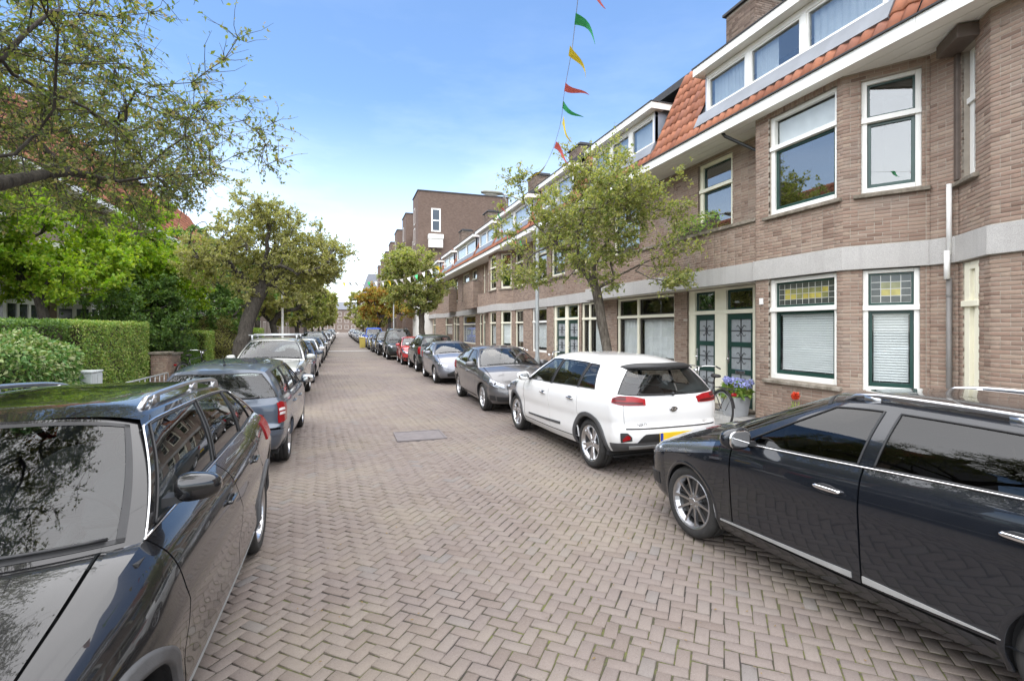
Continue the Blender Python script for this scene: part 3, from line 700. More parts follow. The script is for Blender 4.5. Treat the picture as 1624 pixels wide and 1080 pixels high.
        sw.tube(np.stack([cx_+.07*np.sin(an), .36+.185*np.cos(an), cz_+.17*np.sin(an)], 1), .014, 6, cap=False); sw.tube([(cx_, .2, cz_), (cx_, .52, cz_)], .018, 6); sw.tube([(cx_, .36, cz_), (cx_+.2, .36, cz_-.08)], .03, 6); sw.build("steering_wheel", "cabin_dark", root, True)
        mi = MB(); V, F = rbox((B.xw+.10, 0, B.zR(B.xw)-.12), .02, .12, .035); mi.add(V, F); mi.build("rear_view_mirror", "black_plastic", root, True)
    # decals-with-depth: lamps, grille, plates
    def patch(name, mat, pl, fl, off=.006, nu=26, nv=10, mirror=True, skirt=.03, child=None):
        """pl: (p0, p1); fl: functions or constants for lower and upper f along the patch"""
        u = np.linspace(0, 1, nu); p = pl[0]+(pl[1]-pl[0])*u; f0 = fl[0](u) if callable(fl[0]) else np.full(nu, fl[0]); f1 = fl[1](u) if callable(fl[1]) else np.full(nu, fl[1])
        v = np.linspace(0, 1, nv)[None]; P = B.S(p[:, None]+0*v, f0[:, None]+(f1-f0)[:, None]*v); n = norms(P); P = P+n*off; obs = []
        for sg in ((1, -1) if mirror else (1,)):
            A = Acc(); A.grid(P*np.array((1, sg, 1)), sg < 0)
            Q = P-n*skirt
            for a_, b_ in ((P[0], Q[0]), (P[-1], Q[-1]), (P[:, 0], Q[:, 0]), (P[:, -1], Q[:, -1])): A.grid(np.stack([a_, b_], 1)*np.array((1, sg, 1)))
            obs.append(A.obj(name, mat, child if child is not None else root))
        return obs
    for a in o.get('patches', []): patch(*a[:4], **(a[4] if len(a) > 4 else {}))
    for hl in o.get('headlights', []):
        pl, f0, f1 = hl[:3]
        lens = patch("headlight", "glass_lamp", pl, (f0, f1), .008); inner = patch("reflector", "head_inner", (pl[0]+.02, pl[1]-.02), (f0, f1), -.0015 if False else .001, skirt=.0)
        for a_, b_ in zip(lens, inner): b_.parent = a_
        u = (pl[0]+pl[1])/2
        for dp in (-.16, .12):
            pm = u+dp*(pl[1]-pl[0]); uu = (pm-pl[0])/(pl[1]-pl[0]); g0_ = f0(np.array([uu]))[0] if callable(f0) else f0; g1_ = f1(np.array([uu]))[0] if callable(f1) else f1
            c = B.S(pm, (g0_+g1_)/2); rad = float(B.zT(B.xF)-B.sill)*(g1_-g0_)*.30
            for sg, pa in zip((1, -1), lens):
                d = MB(); d.ball((c[0]-.012, c[1]*sg, c[2]), (rad*.5, rad, rad), n=12, k=8); d.build("lamp_bulb", "black_plastic" if dp < 0 else "head_inner", pa, True)
    for tl in o.get('taillights', []):
        obs = patch("taillight", "red_tail", tl[0], (tl[1], tl[2]), .012, skirt=.05)
        for (a0, a1, g0_, g1_, mm) in tl[3] if len(tl) > 3 else []:
            pl = tl[0]; p0, p1 = pl[0]+(pl[1]-pl[0])*a0, pl[0]+(pl[1]-pl[0])*a1
            F0 = lambda u, a0=a0, a1=a1, g=g0_: (lambda uu: (tl[1](uu) if callable(tl[1]) else tl[1]+0*uu)*(1-g)+(tl[2](uu) if callable(tl[2]) else tl[2]+0*uu)*g)(a0+(a1-a0)*u)
            F1 = lambda u, a0=a0, a1=a1, g=g1_: (lambda uu: (tl[1](uu) if callable(tl[1]) else tl[1]+0*uu)*(1-g)+(tl[2](uu) if callable(tl[2]) else tl[2]+0*uu)*g)(a0+(a1-a0)*u)
            for a_, b_ in zip(obs, patch("lens", mm, (p0, p1), (F0, F1), .0155, skirt=.004)): b_.parent = a_
    # number plates: flat plates set proud of the bumper
    def plate(xend, sgn, z, frontal):
        p = MB(); xx = xend; p.box(xx-.006, xx+.006, -.26, .26, z-.055, z+.055); po = p.build("number_plate", "yellow_plate", root, bevel=.003)
        b = MB(); xs_ = (xx+.0062, xx+.0085) if sgn > 0 else (xx-.0085, xx-.0062); y0, y1 = (.215, .258) if sgn < 0 else (-.258, -.215)
        b.box(xs_[0], xs_[1], y0, y1, z-.052, z+.052); b.build("plate_band", "blue_plate", po)
    if o.get('plate_f'): c = B.S(0., o['plate_f']); plate(c[0]+.012, 1, c[2], True)
    if o.get('plate_r'): c = B.S(3., o['plate_r']); plate(c[0]-.012+o.get('plate_dx', 0), -1, c[2], False)
    # mirrors
    for sg in (1, -1):
        c = B.G(B.xcs-.12, B.xws-.05, .06); xm = B.xcs-.20+o.get('mirror_dx', 0); y = float(B.Sx(xm, 1.)[1]); z = float(B.zT(xm))+.07+o.get('mirror_dz', 0)
        m_ = MB(); ms_ = o.get('mirror_s', 1); V, F = rbox((0, 0, 0), .085, .115, .075, 2.8, 18, 12); V = np.array(V); V[:, 0] *= 1-.25*(V[:, 1]/.115); V[:, 0] = np.where(V[:, 0] < 0, V[:, 0]*.45, V[:, 0]); V[:, 2] *= 1-.15*V[:, 1]/.115
        V = V*ms_*np.array((1, sg, 1))+np.array((xm, sg*(y+.145*ms_), z)); m_.add(V, F)
        mo = m_.build("wing_mirror", o.get('mirror', paintm), root, True)
        g = MB(); V, F = rbox((0, 0, 0), .008, .095, .060, 3); g.add(np.array(V)*ms_+np.array((xm-.036*ms_, sg*(y+.145*ms_), z)), F); g.build("mirror_glass", "mirror_glass", mo, True)
        st_ = MB(); st_.hexa([(xm-.03, sg*(y-.01), z-.075), (xm+.07, sg*(y-.01), z-.075), (xm+.05, sg*(y+.08), z-.055), (xm-.02, sg*(y+.08), z-.055), (xm-.03, sg*(y-.01), z-.03), (xm+.07, sg*(y-.01), z-.03), (xm+.05, sg*(y+.08), z-.03), (xm-.02, sg*(y+.08), z-.03)]); st_.build("mirror_foot", "black_plastic", mo)
    # roof rails, bars, antenna, wipers
    if o.get('rails'):
        r0, r1, rm, hh = o['rails']
        for sg in (1, -1):
            xs = np.linspace(r0, r1, 26); t = (xs-r0)/(r1-r0); y = B.yr(xs)-.055; z = B.zedge(xs)+.045+hh*np.clip(np.minimum(t, 1-t)*9, 0, 1)**.6
            z[0] -= .03; z[-1] -= .03
            rr = MB(); rr.tube(np.stack([xs, sg*y, z], 1), .016, 8)
            for tx in (.10, .5, .90):
                xx = r0+(r1-r0)*tx; yy = float(B.yr(xx))-.055; zz = float(B.zedge(xx)); rr.box(xx-.05, xx+.05, sg*yy-.013, sg*yy+.013, zz+.0, zz+.045+hh)
            rr.build("roof_rail", rm, root, True)
    if o.get('bars'):
        for xx in o['bars']:
            b = MB(); yy = float(B.yr(xx)); zz = float(B.zR(xx)); b.tube([(xx, -yy-.04, zz+.09), (xx, yy+.04, zz+.09)], (.018, .018), 8)
            for sg in (1, -1): b.box(xx-.03, xx+.03, sg*(yy-.05)-.02, sg*(yy-.05)+.02, zz-.06, zz+.09)
            b.build("roof_bar", "galvanised", root, True)
    if o.get('antenna'):
        xx = o['antenna']; a = MB(); zz = float(B.zR(xx)); V, F = rbox((xx, 0, zz+.008), .035, .018, .014, 2.2, 10, 6); a.add(V, F); a.tube([(xx, 0, zz+.01), (xx-.10, 0, zz+.14)], (.006, .003), 6); a.build("antenna", "black_plastic", root, True)
    wp = MB(); i0, i1, j1 = IW
    for ya, yb in ((.05, .70), (-.62, .02)):
        m = PW.shape[1]-1; pts = []
        for k, y in enumerate(np.linspace(ya, yb, 8)):
            j = int(min(abs(y)/max(PW[i0, j1, 1], .1), .96)*j1); p_ = PW[i0+1, j]+NW[i0+1, j]*.016; pts.append((p_[0], math.copysign(p_[1], y), p_[2]))
        wp.tube(pts, .008, 5)
    wp.build("wiper", "black_plastic", root, True)
    if o.get('rear_wiper'):
        w2 = MB(); i0, i1, j1 = IB; pts = []
        for y in np.linspace(-.05, .42, 8):
            j = int(min(abs(y)/max(PB[i0, j1, 1], .1), .96)*j1); p_ = PB[i0+1, j]+NB[i0+1, j]*.018; pts.append((p_[0], math.copysign(p_[1], y)*o['rear_wiper'], p_[2]))
        w2.tube(pts, .011, 5); w2.ball(pts[0], .025); w2.build("rear_wiper", "black_plastic", root, True)
    if o.get('spoiler'):
        sp = Acc(); ts = np.linspace(-1, 1, 30); e = B.rrear(np.abs(ts)); e[:, 1] *= np.sign(ts); ln, dr, mm = o['spoiler']
        k = (1-np.abs(ts)**6)[:, None]
        tip = e+np.array((-ln, 0, -dr))*k+np.array((0, 0, .012)); up = e+np.array((.06, 0, .012)); low = tip-np.array((-.012, 0, .028)); back = e+np.array((-.02, 0, -.055))
        sp.grid(np.stack([up, e+np.array((0, 0, .017)), tip, low, back], 1), False); sp.obj("roof_spoiler", mm, root)
    # side trim strips
    for (xa, xb, f0, f1, mm, nm) in o.get('strips', []):
        xs = np.linspace(xa, xb, 40); w = np.linspace(0, 1, 5)[None]; F0 = f0(xs) if callable(f0) else f0; F1 = f1(xs) if callable(f1) else f1
        P = B.Sx(xs[:, None], (F0+0*xs)[:, None]+((F1-F0)+0*xs)[:, None]*w); n = norms(P); n[..., 1] = np.abs(n[..., 1]); P2 = P+np.array((0, .010, 0))
        for sg in (1, -1):
            A = Acc(); s3 = np.array((1, sg, 1)); A.grid(P2*s3, sg < 0)
            for a_, b_ in ((P2[:, 0], P[:, 0]), (P2[:, -1], P[:, -1]), (P2[0], P[0]), (P2[-1], P[-1])): A.grid(np.stack([a_, b_-np.array((0, .01, 0))], 1)*s3, sg < 0)
            A.obj(nm, mm, root)
    # wheels
    tm, rm, dm = wheel_meshes(B.Rw, B.tw, o['rim'][0])
    rmesh = rm.mesh("rim", o['rim'][1], False)
    for i, (ax, sg) in enumerate(((B.xf, 1), (B.xf, -1), (B.xr, 1), (B.xr, -1))):
        y = float(B.ys(ax, B.Rw+.2))-B.tw/2-.018
        w = link("wheel", dm, root, (ax, sg*y, B.Rw)); w.rotation_euler = (0, R.uniform(0, 6), 0 if sg > 0 else pi)
        link("tyre", tm, w); link("rim", rmesh, w)
    # emblem
    for (kind, end, f, mm, txt, size, yy) in o.get('badges', []):
        c = B.S(0. if end > 0 else 3., f); x = c[0]
        if yy: pp = np.linspace(2.0, 3, 200); cand = B.S(pp, f); x = cand[np.argmin(np.abs(cand[:, 1]-abs(yy))), 0]
        e = None
        if kind == 'oval':
            b = MB(); b.lathe([(.001, .012), (.9, .012), (1, .008), (1, -.01)], 28, 'x'); V = np.concatenate(b.v)*np.array((end, size*1.75, size)); V += np.array((x, yy, c[2])); bb = MB(); bb.add(V, b.f); e = bb.build("emblem", mm, root, True)
            rg = MB(); an = np.linspace(0, 2*pi, 30); rg.tube(np.stack([np.full(30, x+end*.012), yy+size*1.68*np.cos(an), c[2]+size*.95*np.sin(an)], 1), .0035, 5, cap=False); rg.build("emblem_ring", "chrome", e, True)
        if kind == 'ring':
            rg = MB()
            for dy in txt: an = np.linspace(0, 2*pi, 30); rg.tube(np.stack([np.full(30, x+end*.012), yy+dy+size*np.cos(an), c[2]+size*np.sin(an)], 1), .006, 6, cap=False)
            rg.build("emblem", "chrome", root, True); continue
        if txt:
            fc = bpy.data.curves.new("lettering", 'FONT'); fc.body = txt; fc.size = size*1.5 if kind == 'oval' else size; fc.align_x = 'CENTER'; fc.align_y = 'CENTER'; fc.extrude = .002
            fc.materials.append(MAT["chrome"]); tmp = link("lettering", fc); bpy.context.view_layer.update(); me = bpy.data.meshes.new_from_object(tmp); bpy.data.objects.remove(tmp); fo = link("lettering", me, e if e else root); fo.location = (x+end*(.0135 if kind == 'oval' else .016), yy, c[2]); fo.rotation_euler = (pi/2, 0, -pi/2 if end < 0 else pi/2)
    return root
# ---------------------------------------------------------------- the parked cars
U = lambda *a: pch(*zip(*a))
def estate_black(q=1.0):
    return Body(q=q, L=4.62, W=1.84, H=1.53, xf=1.46, xr=-1.345, Rw=.338, tw=.235, arch=1.10, cF=.50, cR=.36, n_f=2.5, n_r=3.0, sill=.22,
        top=[(2.31, .76), (1.81, .85), (1.4, .94), (1.0, 1.02), (0, 1.05), (-1.2, 1.075), (-1.95, 1.09), (-2.31, 1.08)], xc=1.30, zc=1.065, xcs=1.0,
        roof=[(.62, 1.485), (.3, 1.525), (-.3, 1.535), (-1.0, 1.50), (-1.6, 1.41), (-1.8, 1.37)], roof_x=(.62, -1.70), xws=.48, xes=-1.54, roofw=[(.5, .565), (-.3, .60), (-1.0, .585), (-1.7, .52)],
        hoodb=.9, wbow=.02, rbow=.02, rail=.06,
        as_=[(0, .10), (.10, .05), (.22, .018), (.34, .022), (.55, .004), (.66, .0), (.70, .010), (.84, .045), (.93, .09), (1, .165)])
O_estate = dict(doors=(.98, -.14, -1.04), rim=('five_double', 'alloy'), windows=[(1.0, .48, 'body'), (.88, .40, 'glass'), (-.11, -.23, 'black'), (-.17, -.29, 'glass'), (-.98, -.99, 'black'), (-1.02, -1.03, 'glass'), (-1.62, -1.32, 'body'), (-1.95, -1.54, 'end')],
    wv=(.05, .90), chrome_line=(.7, -1.8, True), rails=(-1.42, .34, 'alloy', .02), clad=.055, clad_f=.10, handle_f=.80, handle='paint_black', antenna=None, mirror_dx=-.10, mirror_dz=.05, mirror_s=.86,
    headlights=[((.50, .98), U((0, .60), (1, .70)), U((0, .86), (.5, .88), (1, .88)))], taillights=[((1.93, 2.45), U((0, .74), (1, .66)), U((0, .93), (1, .95)))],
    patches=[("grille", "black_plastic", (-.36, .36), (.28, .90), dict(mirror=False)), ("bumper_intake", "black_plastic", (.45, .85), (.16, .42))],
    strips=[(1.02, -.93, .02, .10, "trim_bright", "sill_trim")], plate_f=.42, plate_r=.56,
    badges=[('ring', 1, .72, 'chrome', (-.12, -.04, .04, .12), .055, 0)])
def wagon_ink(q=1.0):
    return Body(q=q, L=4.56, W=1.765, H=1.45, xf=1.33, xr=-1.27, Rw=.318, tw=.215, arch=1.10, cF=.56, cR=.40, n_f=2.3, n_r=2.9, sill=.20,
        top=[(2.28, .68), (1.85, .765), (1.3, .885), (.9, .965), (.2, 1.005), (-1.2, 1.075), (-1.88, 1.09), (-2.28, 1.08)], xc=1.24, zc=1.02, xcs=.92,
        roof=[(.30, 1.42), (-.25, 1.475), (-1.1, 1.45), (-1.9, 1.37), (-2.1, 1.35)], roof_x=(.30, -2.0), xws=.10, xes=-1.82, roofw=[(.1, .60), (-.5, .645), (-1.3, .65), (-1.95, .58)],
        hoodb=1.0, wbow=.02, rbow=.03, rail=.065,
        as_=[(0, .10), (.12, .045), (.3, .024), (.52, .010), (.72, .0), (.78, .003), (.9, .018), (1, .055)])
O_wagon = dict(doors=(.80, -.24, -1.22), rim=('ten', 'alloy_wheel'), windows=[(.92, .10, 'body'), (.74, .00, 'glass'), (-.20, -.27, 'body'), (-.30, -.37, 'glass'), (-1.10, -1.18, 'black'), (-1.16, -1.24, 'glass'), (-1.66, -1.50, 'body'), (-1.88, -1.82, 'end')],
    wv=(.045, .91), chrome_line=(.76, -1.72), mirror_dx=-.10, mirror_s=1.12, rails=(.06, -1.86, 'alloy', .005), privacy='glass_privacy', handle='chrome', handle_f=.80, glass='glass_car', antenna=-1.7,
    headlights=[((.42, 1.22), U((0, .74), (1, .86)), U((0, .86), (.5, .95), (1, .985)))], taillights=[((1.9, 2.5), .66, .92)],
    patches=[("grille", "black_plastic", (-.5, .5), (.60, .78), dict(mirror=False)), ("bumper_intake", "black_plastic", (-.7, .7), (.12, .40), dict(mirror=False)), ("fog_lamp", "black_plastic", (.62, .92), (.24, .45))],
    strips=[(.93, -.18, U((-.18, .155), (.93, .135)), U((-.18, .20), (.93, .15)), "trim_bright", "sill_trim"), (-.25, -.92, U((-.92, .165), (-.25, .155)), U((-.92, .17), (-.25, .205)), "trim_bright", "sill_trim"), (1.02, .90, .80, .825, "chrome", "wing_badge")], plate_f=.5, plate_r=.56)
def crossover_white(q=1.0):
    return Body(q=q, L=4.45, W=1.79, H=1.53, xf=1.35, xr=-1.44, Rw=.328, tw=.205, arch=1.12, cF=.48, cR=.30, n_f=2.6, n_r=2.9, sill=.235, yR=.93,
        top=[(2.225, .80), (1.75, .875), (1.3, .955), (.85, 1.0), (0, 1.02), (-1.2, 1.06), (-1.92, 1.07), (-2.225, 1.02)], xc=1.15, zc=1.06, xcs=.82,
        roof=[(.28, 1.475), (-.25, 1.525), (-1.0, 1.515), (-1.75, 1.445), (-2.0, 1.41)], roof_x=(.28, -1.92), xws=.08, xes=-1.80, roofw=[(.08, .585), (-.5, .61), (-1.2, .595), (-1.8, .545)],
        hoodb=1.0, wbow=.02, rbow=.02, rail=.06, 
        ar=[(0, .09), (.10, .02), (.24, 0), (.42, .012), (.50, .055), (.66, .05), (.80, .06), (.92, .085), (1, .12)],
        as_=[(0, .10), (.12, .045), (.28, .022), (.46, .022), (.62, .004), (.74, .0), (.86, .012), (1, .055)])
O_cross = dict(doors=(.84, -.22, -1.16), rim=('five_double', 'alloy'), windows=[(.82, .08, 'body'), (.70, -.02, 'glass'), (-.20, -.31, 'black'), (-.28, -.38, 'glass'), (-1.08, -1.13, 'black'), (-1.13, -1.18, 'glass'), (-1.55, -1.37, 'body'), (-1.925, -1.80, 'end')],
    wv=(.04, .88), clad=.062, clad_f=.17, handle='chrome', handle_f=.80, gate_f=.40, gate_p=2.42, rw0=.03, rw1=.84, rws=.84, rear_wiper=1, spoiler=(.16, .03, 'black_plastic'),
    headlights=[((.45, 1.15), .72, .95)],
    taillights=[((2.12, 2.76), U((0, .855), (.45, .84), (1, .85)), U((0, .93), (.35, .995), (.7, 1.0), (1, .96)), [(.04, .52, .52, .9, 'red_tail_dark'), (.06, .95, .12, .38, 'red_tail_dark')])],
    patches=[("grille", "black_plastic", (-.5, .5), (.62, .78), dict(mirror=False)), ("bumper_lower", "grey_plastic", (2.0, 4.0), (.0, .155), dict(mirror=False, nu=60)),
             ("bumper_insert", "black_plastic", (2.60, 3.40), (U((0, .155), (1, .155)), U((0, .155), (.18, .31), (.82, .31), (1, .155))), dict(mirror=False)),
             ("fog_surround", "black_plastic", (2.30, 2.52), (U((0, .17), (1, .20)), U((0, .34), (.6, .345), (1, .27))), dict(off=.010)),
             ("rear_reflector", "red_tail", (2.345, 2.49), (U((0, .19), (1, .23)), U((0, .23), (.7, .30), (1, .28))), dict(off=.016)),
             ("skid_plate", "galvanised", (2.45, 3.55), (.04, .10), dict(mirror=False, off=.014))],
    strips=[(.62, -.62, U((-.62, .255), (.62, .235)), U((-.62, .305), (.62, .27)), "grey_plastic", "door_moulding")], plate_f=.35, plate_r=.245, plate_dx=-.005,
    badges=[('oval', -1, .755, 'black_plastic', 'KIA', .034, 0), ('text', -1, .48, 'chrome', 'NIRO', .06, .48), ('text', -1, .48, 'chrome', 'HEV', .045, -.50)])
def hatch(q=.6, H=1.455, L=4.3, W=1.77, **k):
    return Body(**{**dict(q=q, L=L, W=W, H=H, xf=L/2-.86, xr=-L/2+.86, Rw=.318, tw=.215, arch=1.09, cF=.48, cR=.32, n_f=2.35, n_r=2.7, sill=.20,
        top=[(L/2, .70), (L/2-.5, .80), (1.25, .90), (.85, .955), (0, .985), (-1.1, 1.03), (-L/2+.32, 1.05), (-L/2, 1.03)], xc=1.18, zc=1.02, xcs=.88,
        roof=[(.25, H-.05), (-.3, H), (-1.0, H-.03), (-1.55, H-.10), (-1.75, H-.14)], roof_x=(.25, -1.60), xws=.06, xes=-1.48, roofw=[(.06, .57), (-.5, .595), (-1.0, .58), (-1.6, .52)],
        hoodb=1.0, wbow=.02, rbow=.02, rail=.06), **k})
def O_hatch(**k):
    d = dict(doors=(.80, -.24, -1.10), rim=('five', 'alloy'), windows=[(.88, .06, 'body'), (.76, -.03, 'glass'), (-.22, -.30, 'black'), (-.30, -.37, 'glass'), (-1.02, -1.08, 'body'), (-1.20, -1.14, 'glass'), (-1.45, -1.28, 'body'), (None, None, 'end')],
        headlights=[((.40, 1.10), U((0, .72), (1, .80)), U((0, .88), (.5, .97), (1, .98)))], taillights=[((1.95, 2.45), .66, .92)], plate_f=.40, plate_r=.5,
        patches=[("grille", "black_plastic", (-.36, .36), (.66, .84), dict(mirror=False)), ("bumper_intake", "black_plastic", (-.62, .62), (.12, .34), dict(mirror=False)), ("fog_lamp", "black_plastic", (.66, .90), (.16, .36))], rear_wiper=-1)
    d.update(k); return d
def fixw(B, o):
    w = list(o['windows']); w[-1] = (B.xR, B.xes, 'end'); w[0] = (B.xcs, B.xws, w[0][2]); o['windows'] = w; return o
def suv(q=.6, H=1.72, L=4.45, W=1.80, **k):
    return Body(**{**dict(q=q, L=L, W=W, H=H, xf=L/2-.84, xr=-L/2+.86, Rw=.35, tw=.225, arch=1.12, cF=.44, cR=.28, n_f=2.9, n_r=3.2, sill=.29,
        top=[(L/2, .90), (L/2-.45, .97), (1.2, 1.03), (.80, 1.07), (0, 1.09), (-1.1, 1.11), (-L/2+.3, 1.12), (-L/2, 1.11)], xc=1.05, zc=1.12, xcs=.80,
        roof=[(.30, H-.07), (-.3, H-.01), (-1.2, H-.02), (-1.9, H-.07), (-2.0, H-.09)], roof_x=(.28, -1.98), xws=.12, xes=-1.88, roofw=[(.1, .60), (-.5, .63), (-1.2, .62), (-2, .58)],
        hoodb=.8, wbow=.02, rbow=.02, rail=.06), **k})
O_suv = lambda **k: O_hatch(**{**dict(doors=(.80, -.24, -1.12), rim=('five', 'alloy'), clad=.06, clad_f=.16, rails=(.0, -1.75, 'black_plastic', .03),
        windows=[(.80, .12, 'body'), (.70, .02, 'glass'), (-.22, -.27, 'black'), (-.29, -.34, 'glass'), (-1.04, -1.08, 'body'), (-1.12, -1.15, 'glass'), (-1.75, -1.72, 'body'), (None, None, 'end')],
        patches=[("grille", "black_plastic", (-.42, .42), (.55, .82), dict(mirror=False)), ("bumper_intake", "black_plastic", (-.7, .7), (.08, .36), dict(mirror=False))]), **k})
def wagon_small(q=.9):
    return Body(q=q, L=4.34, W=1.66, H=1.43, xf=1.33, xr=-1.25, Rw=.300, tw=.185, arch=1.10, cF=.45, cR=.28, n_f=2.5, n_r=3.4, sill=.20, yR=.95,
        top=[(2.17, .72), (1.70, .80), (1.2, .87), (.85, .92), (0, .94), (-1.1, .965), (-1.89, .975), (-2.17, .965)], xc=1.10, zc=1.0, xcs=.82,
        roof=[(.25, 1.385), (-.3, 1.43), (-1.2, 1.42), (-1.85, 1.37), (-2.0, 1.345)], roof_x=(.25, -1.92), xws=.08, xes=-1.82, roofw=[(.1, .555), (-.5, .575), (-1.2, .565), (-1.9, .53)],
        hoodb=.8, wbow=.02, rbow=.02, rail=.055,
        ar=[(0, .09), (.10, .03), (.30, 0), (.46, .01), (.52, .06), (.7, .065), (.9, .075), (1, .10)])
O_wsmall = dict(doors=(.80, -.22, -1.06), rim=('seven', 'alloy'), windows=[(.82, .08, 'body'), (.70, -.02, 'glass'), (-.20, -.27, 'black'), (-.28, -.35, 'glass'), (-.98, -1.02, 'black'), (-1.06, -1.10, 'glass'), (-1.68, -1.59, 'body'), (-1.89, -1.82, 'end')],
    headlights=[((.45, 1.10), .70, .95)], gate_f=.42, gate_p=2.24, rw0=.05, rw1=.90, rws=.90, rear_wiper=-1, antenna=-1.55,
    taillights=[((1.97, 2.34), U((0, .56), (1, .53)), U((0, .90), (.6, .945), (1, .93)), [(.22, .9, .40, .52, 'white_lens'), (.28, .95, .60, .72, 'white_lens')])],
    patches=[("grille", "black_plastic", (-.3, .3), (.55, .9), dict(mirror=False)), ("bumper_strip", "paint_bluegrey", (2.1, 3.9), (.30, .40), dict(mirror=False, nu=60, off=.012)), ("plate_recess", "black_plastic", (2.62, 3.38), (.53, .72), dict(mirror=False, off=.004))], plate_f=.35, plate_r=.625)
def van(q=.5, H=1.98, L=4.9, W=1.92, **k):
    return Body(**{**dict(q=q, L=L, W=W, H=H, xf=L/2-.90, xr=-L/2+1.0, Rw=.34, tw=.215, arch=1.10, cF=.42, cR=.22, n_f=2.9, n_r=4.0, sill=.27,
        top=[(L/2, .92), (L/2-.4, 1.0), (1.6, 1.06), (1.2, 1.08), (0, 1.10), (-1.1, 1.10), (-L/2+.25, 1.10), (-L/2, 1.10)], xc=1.55, zc=1.15, xcs=1.25,
        roof=[(.75, H-.08), (.1, H-.01), (-1.2, H), (-2.1, H-.04), (-2.4, H-.06)], roof_x=(.72, -L/2+.16), xws=.55, xes=-L/2+.26, roofw=[(.5, .70), (-.5, .74), (-1.5, .74), (-2.4, .72)],
        hoodb=.6, wbow=.02, rbow=.01, rail=.07), **k})
O_van = lambda **k: O_hatch(**{**dict(cat='van', doors=(1.15, .15, -1.05), windows=[(1.25, .55, 'body'), (1.12, .42, 'glass'), (.12, .10, 'black'), (.05, .03, 'glass'), (-1.0, -1.0, 'body'), (-1.1, -1.1, 'glass'), (-2.0, -2.0, 'body'), (None, None, 'end')], rim=('five', 'alloy')), **k})
NOSE_IN, NOSE_OUT = -pi/2, pi/2     # nose towards the camera / away from it
GR, GL = 'cars parked along the right kerb', 'cars parked along the left kerb'
def park(name, label, x, y, h, B, pm, o, grp): fixw(B, o); return make_car(name, label, (x, y, 0), h, B, pm, {**o, 'group': grp})
park("estate_car", "glossy black estate car with silver roof rails, nearest on the left kerb", -1.54, 3.455, NOSE_IN, estate_black(), "paint_black", O_estate, GL)
park("small_estate_car", "blue grey small estate with red and white tail lights, behind the glossy estate", -1.56, 9.27, NOSE_OUT, wagon_small(), "paint_bluegrey", O_wsmall, GL)
park("estate_car", "inky black estate car with chrome door handles and dark rear side glass", 3.87, 2.58, NOSE_OUT+radians(3.2), wagon_ink(), "paint_ink", O_wagon, GR)
park("crossover_car", "white crossover with black roof spoiler and red tail lights", 3.95, 7.72, NOSE_OUT+radians(2.2), crossover_white(), "paint_white", O_cross, GR)
park("hatchback_car", "dark grey hatchback facing the camera, just beyond the white crossover", 3.845, 12.66, NOSE_IN, hatch(.8), "paint_grey", O_hatch(rim=('ten', 'alloy')), GR)
park("hatchback_car", "lavender grey hatchback with tinted headlights beyond the dark grey one", 3.77, 18.85, NOSE_IN, hatch(.6, 1.43, xf=1.26, xr=-1.26), "paint_lavender", O_hatch(rim=('five_double', 'alloy'), patches=[("grille", "black_plastic", (-.42, .42), (U((0, .12), (1, .12)), U((0, .30), (.5, .62), (1, .30))), dict(mirror=False)), ("fog_lamp", "head_inner", (.70, .88), (.18, .34))]), GR)
park("people_carrier", "dark green people carrier seen from behind, between lavender and red cars", 3.78, 23.95, NOSE_OUT, suv(.5, 1.66, 4.3, 1.76), "paint_darkgreen", O_suv(taillights=[((2.05, 2.4), .55, .99)], rails=None), GR)
park("small_hatchback", "small red hatchback tucked between two dark tall cars", 3.55, 28.15, NOSE_IN, hatch(.5, 1.46, 3.8, 1.62, xc=1.05, xcs=.75), "paint_red", O_hatch(), GR)
park("jeep", "tall black off-road car with upright windscreen facing the camera", 3.25, 33.2, NOSE_IN, suv(.5, 1.92, 4.6, 1.86, Rw=.38, xc=.72, xcs=.55, roof=[(.30, 1.86), (-.3, 1.91), (-1.2, 1.92), (-1.9, 1.90), (-2.0, 1.88)]), "paint_darkgreen", O_suv(cat='jeep', windows=[(.55, .12, 'body'), (.47, .02, 'glass'), (-.22, -.27, 'black'), (-.29, -.34, 'glass'), (-1.04, -1.08, 'body'), (-1.12, -1.15, 'glass'), (-1.75, -1.72, 'body'), (None, None, 'end')]), GR)
park("suv", "pale silver off-road car with two roof bars, third on the left kerb", -1.84, 15.15, NOSE_IN, suv(.7, 1.66, 4.5, 1.76), "paint_beige", O_suv(bars=(.0, -1.0), rails=(-1.7, .0, 'black_plastic', .03)), GL)
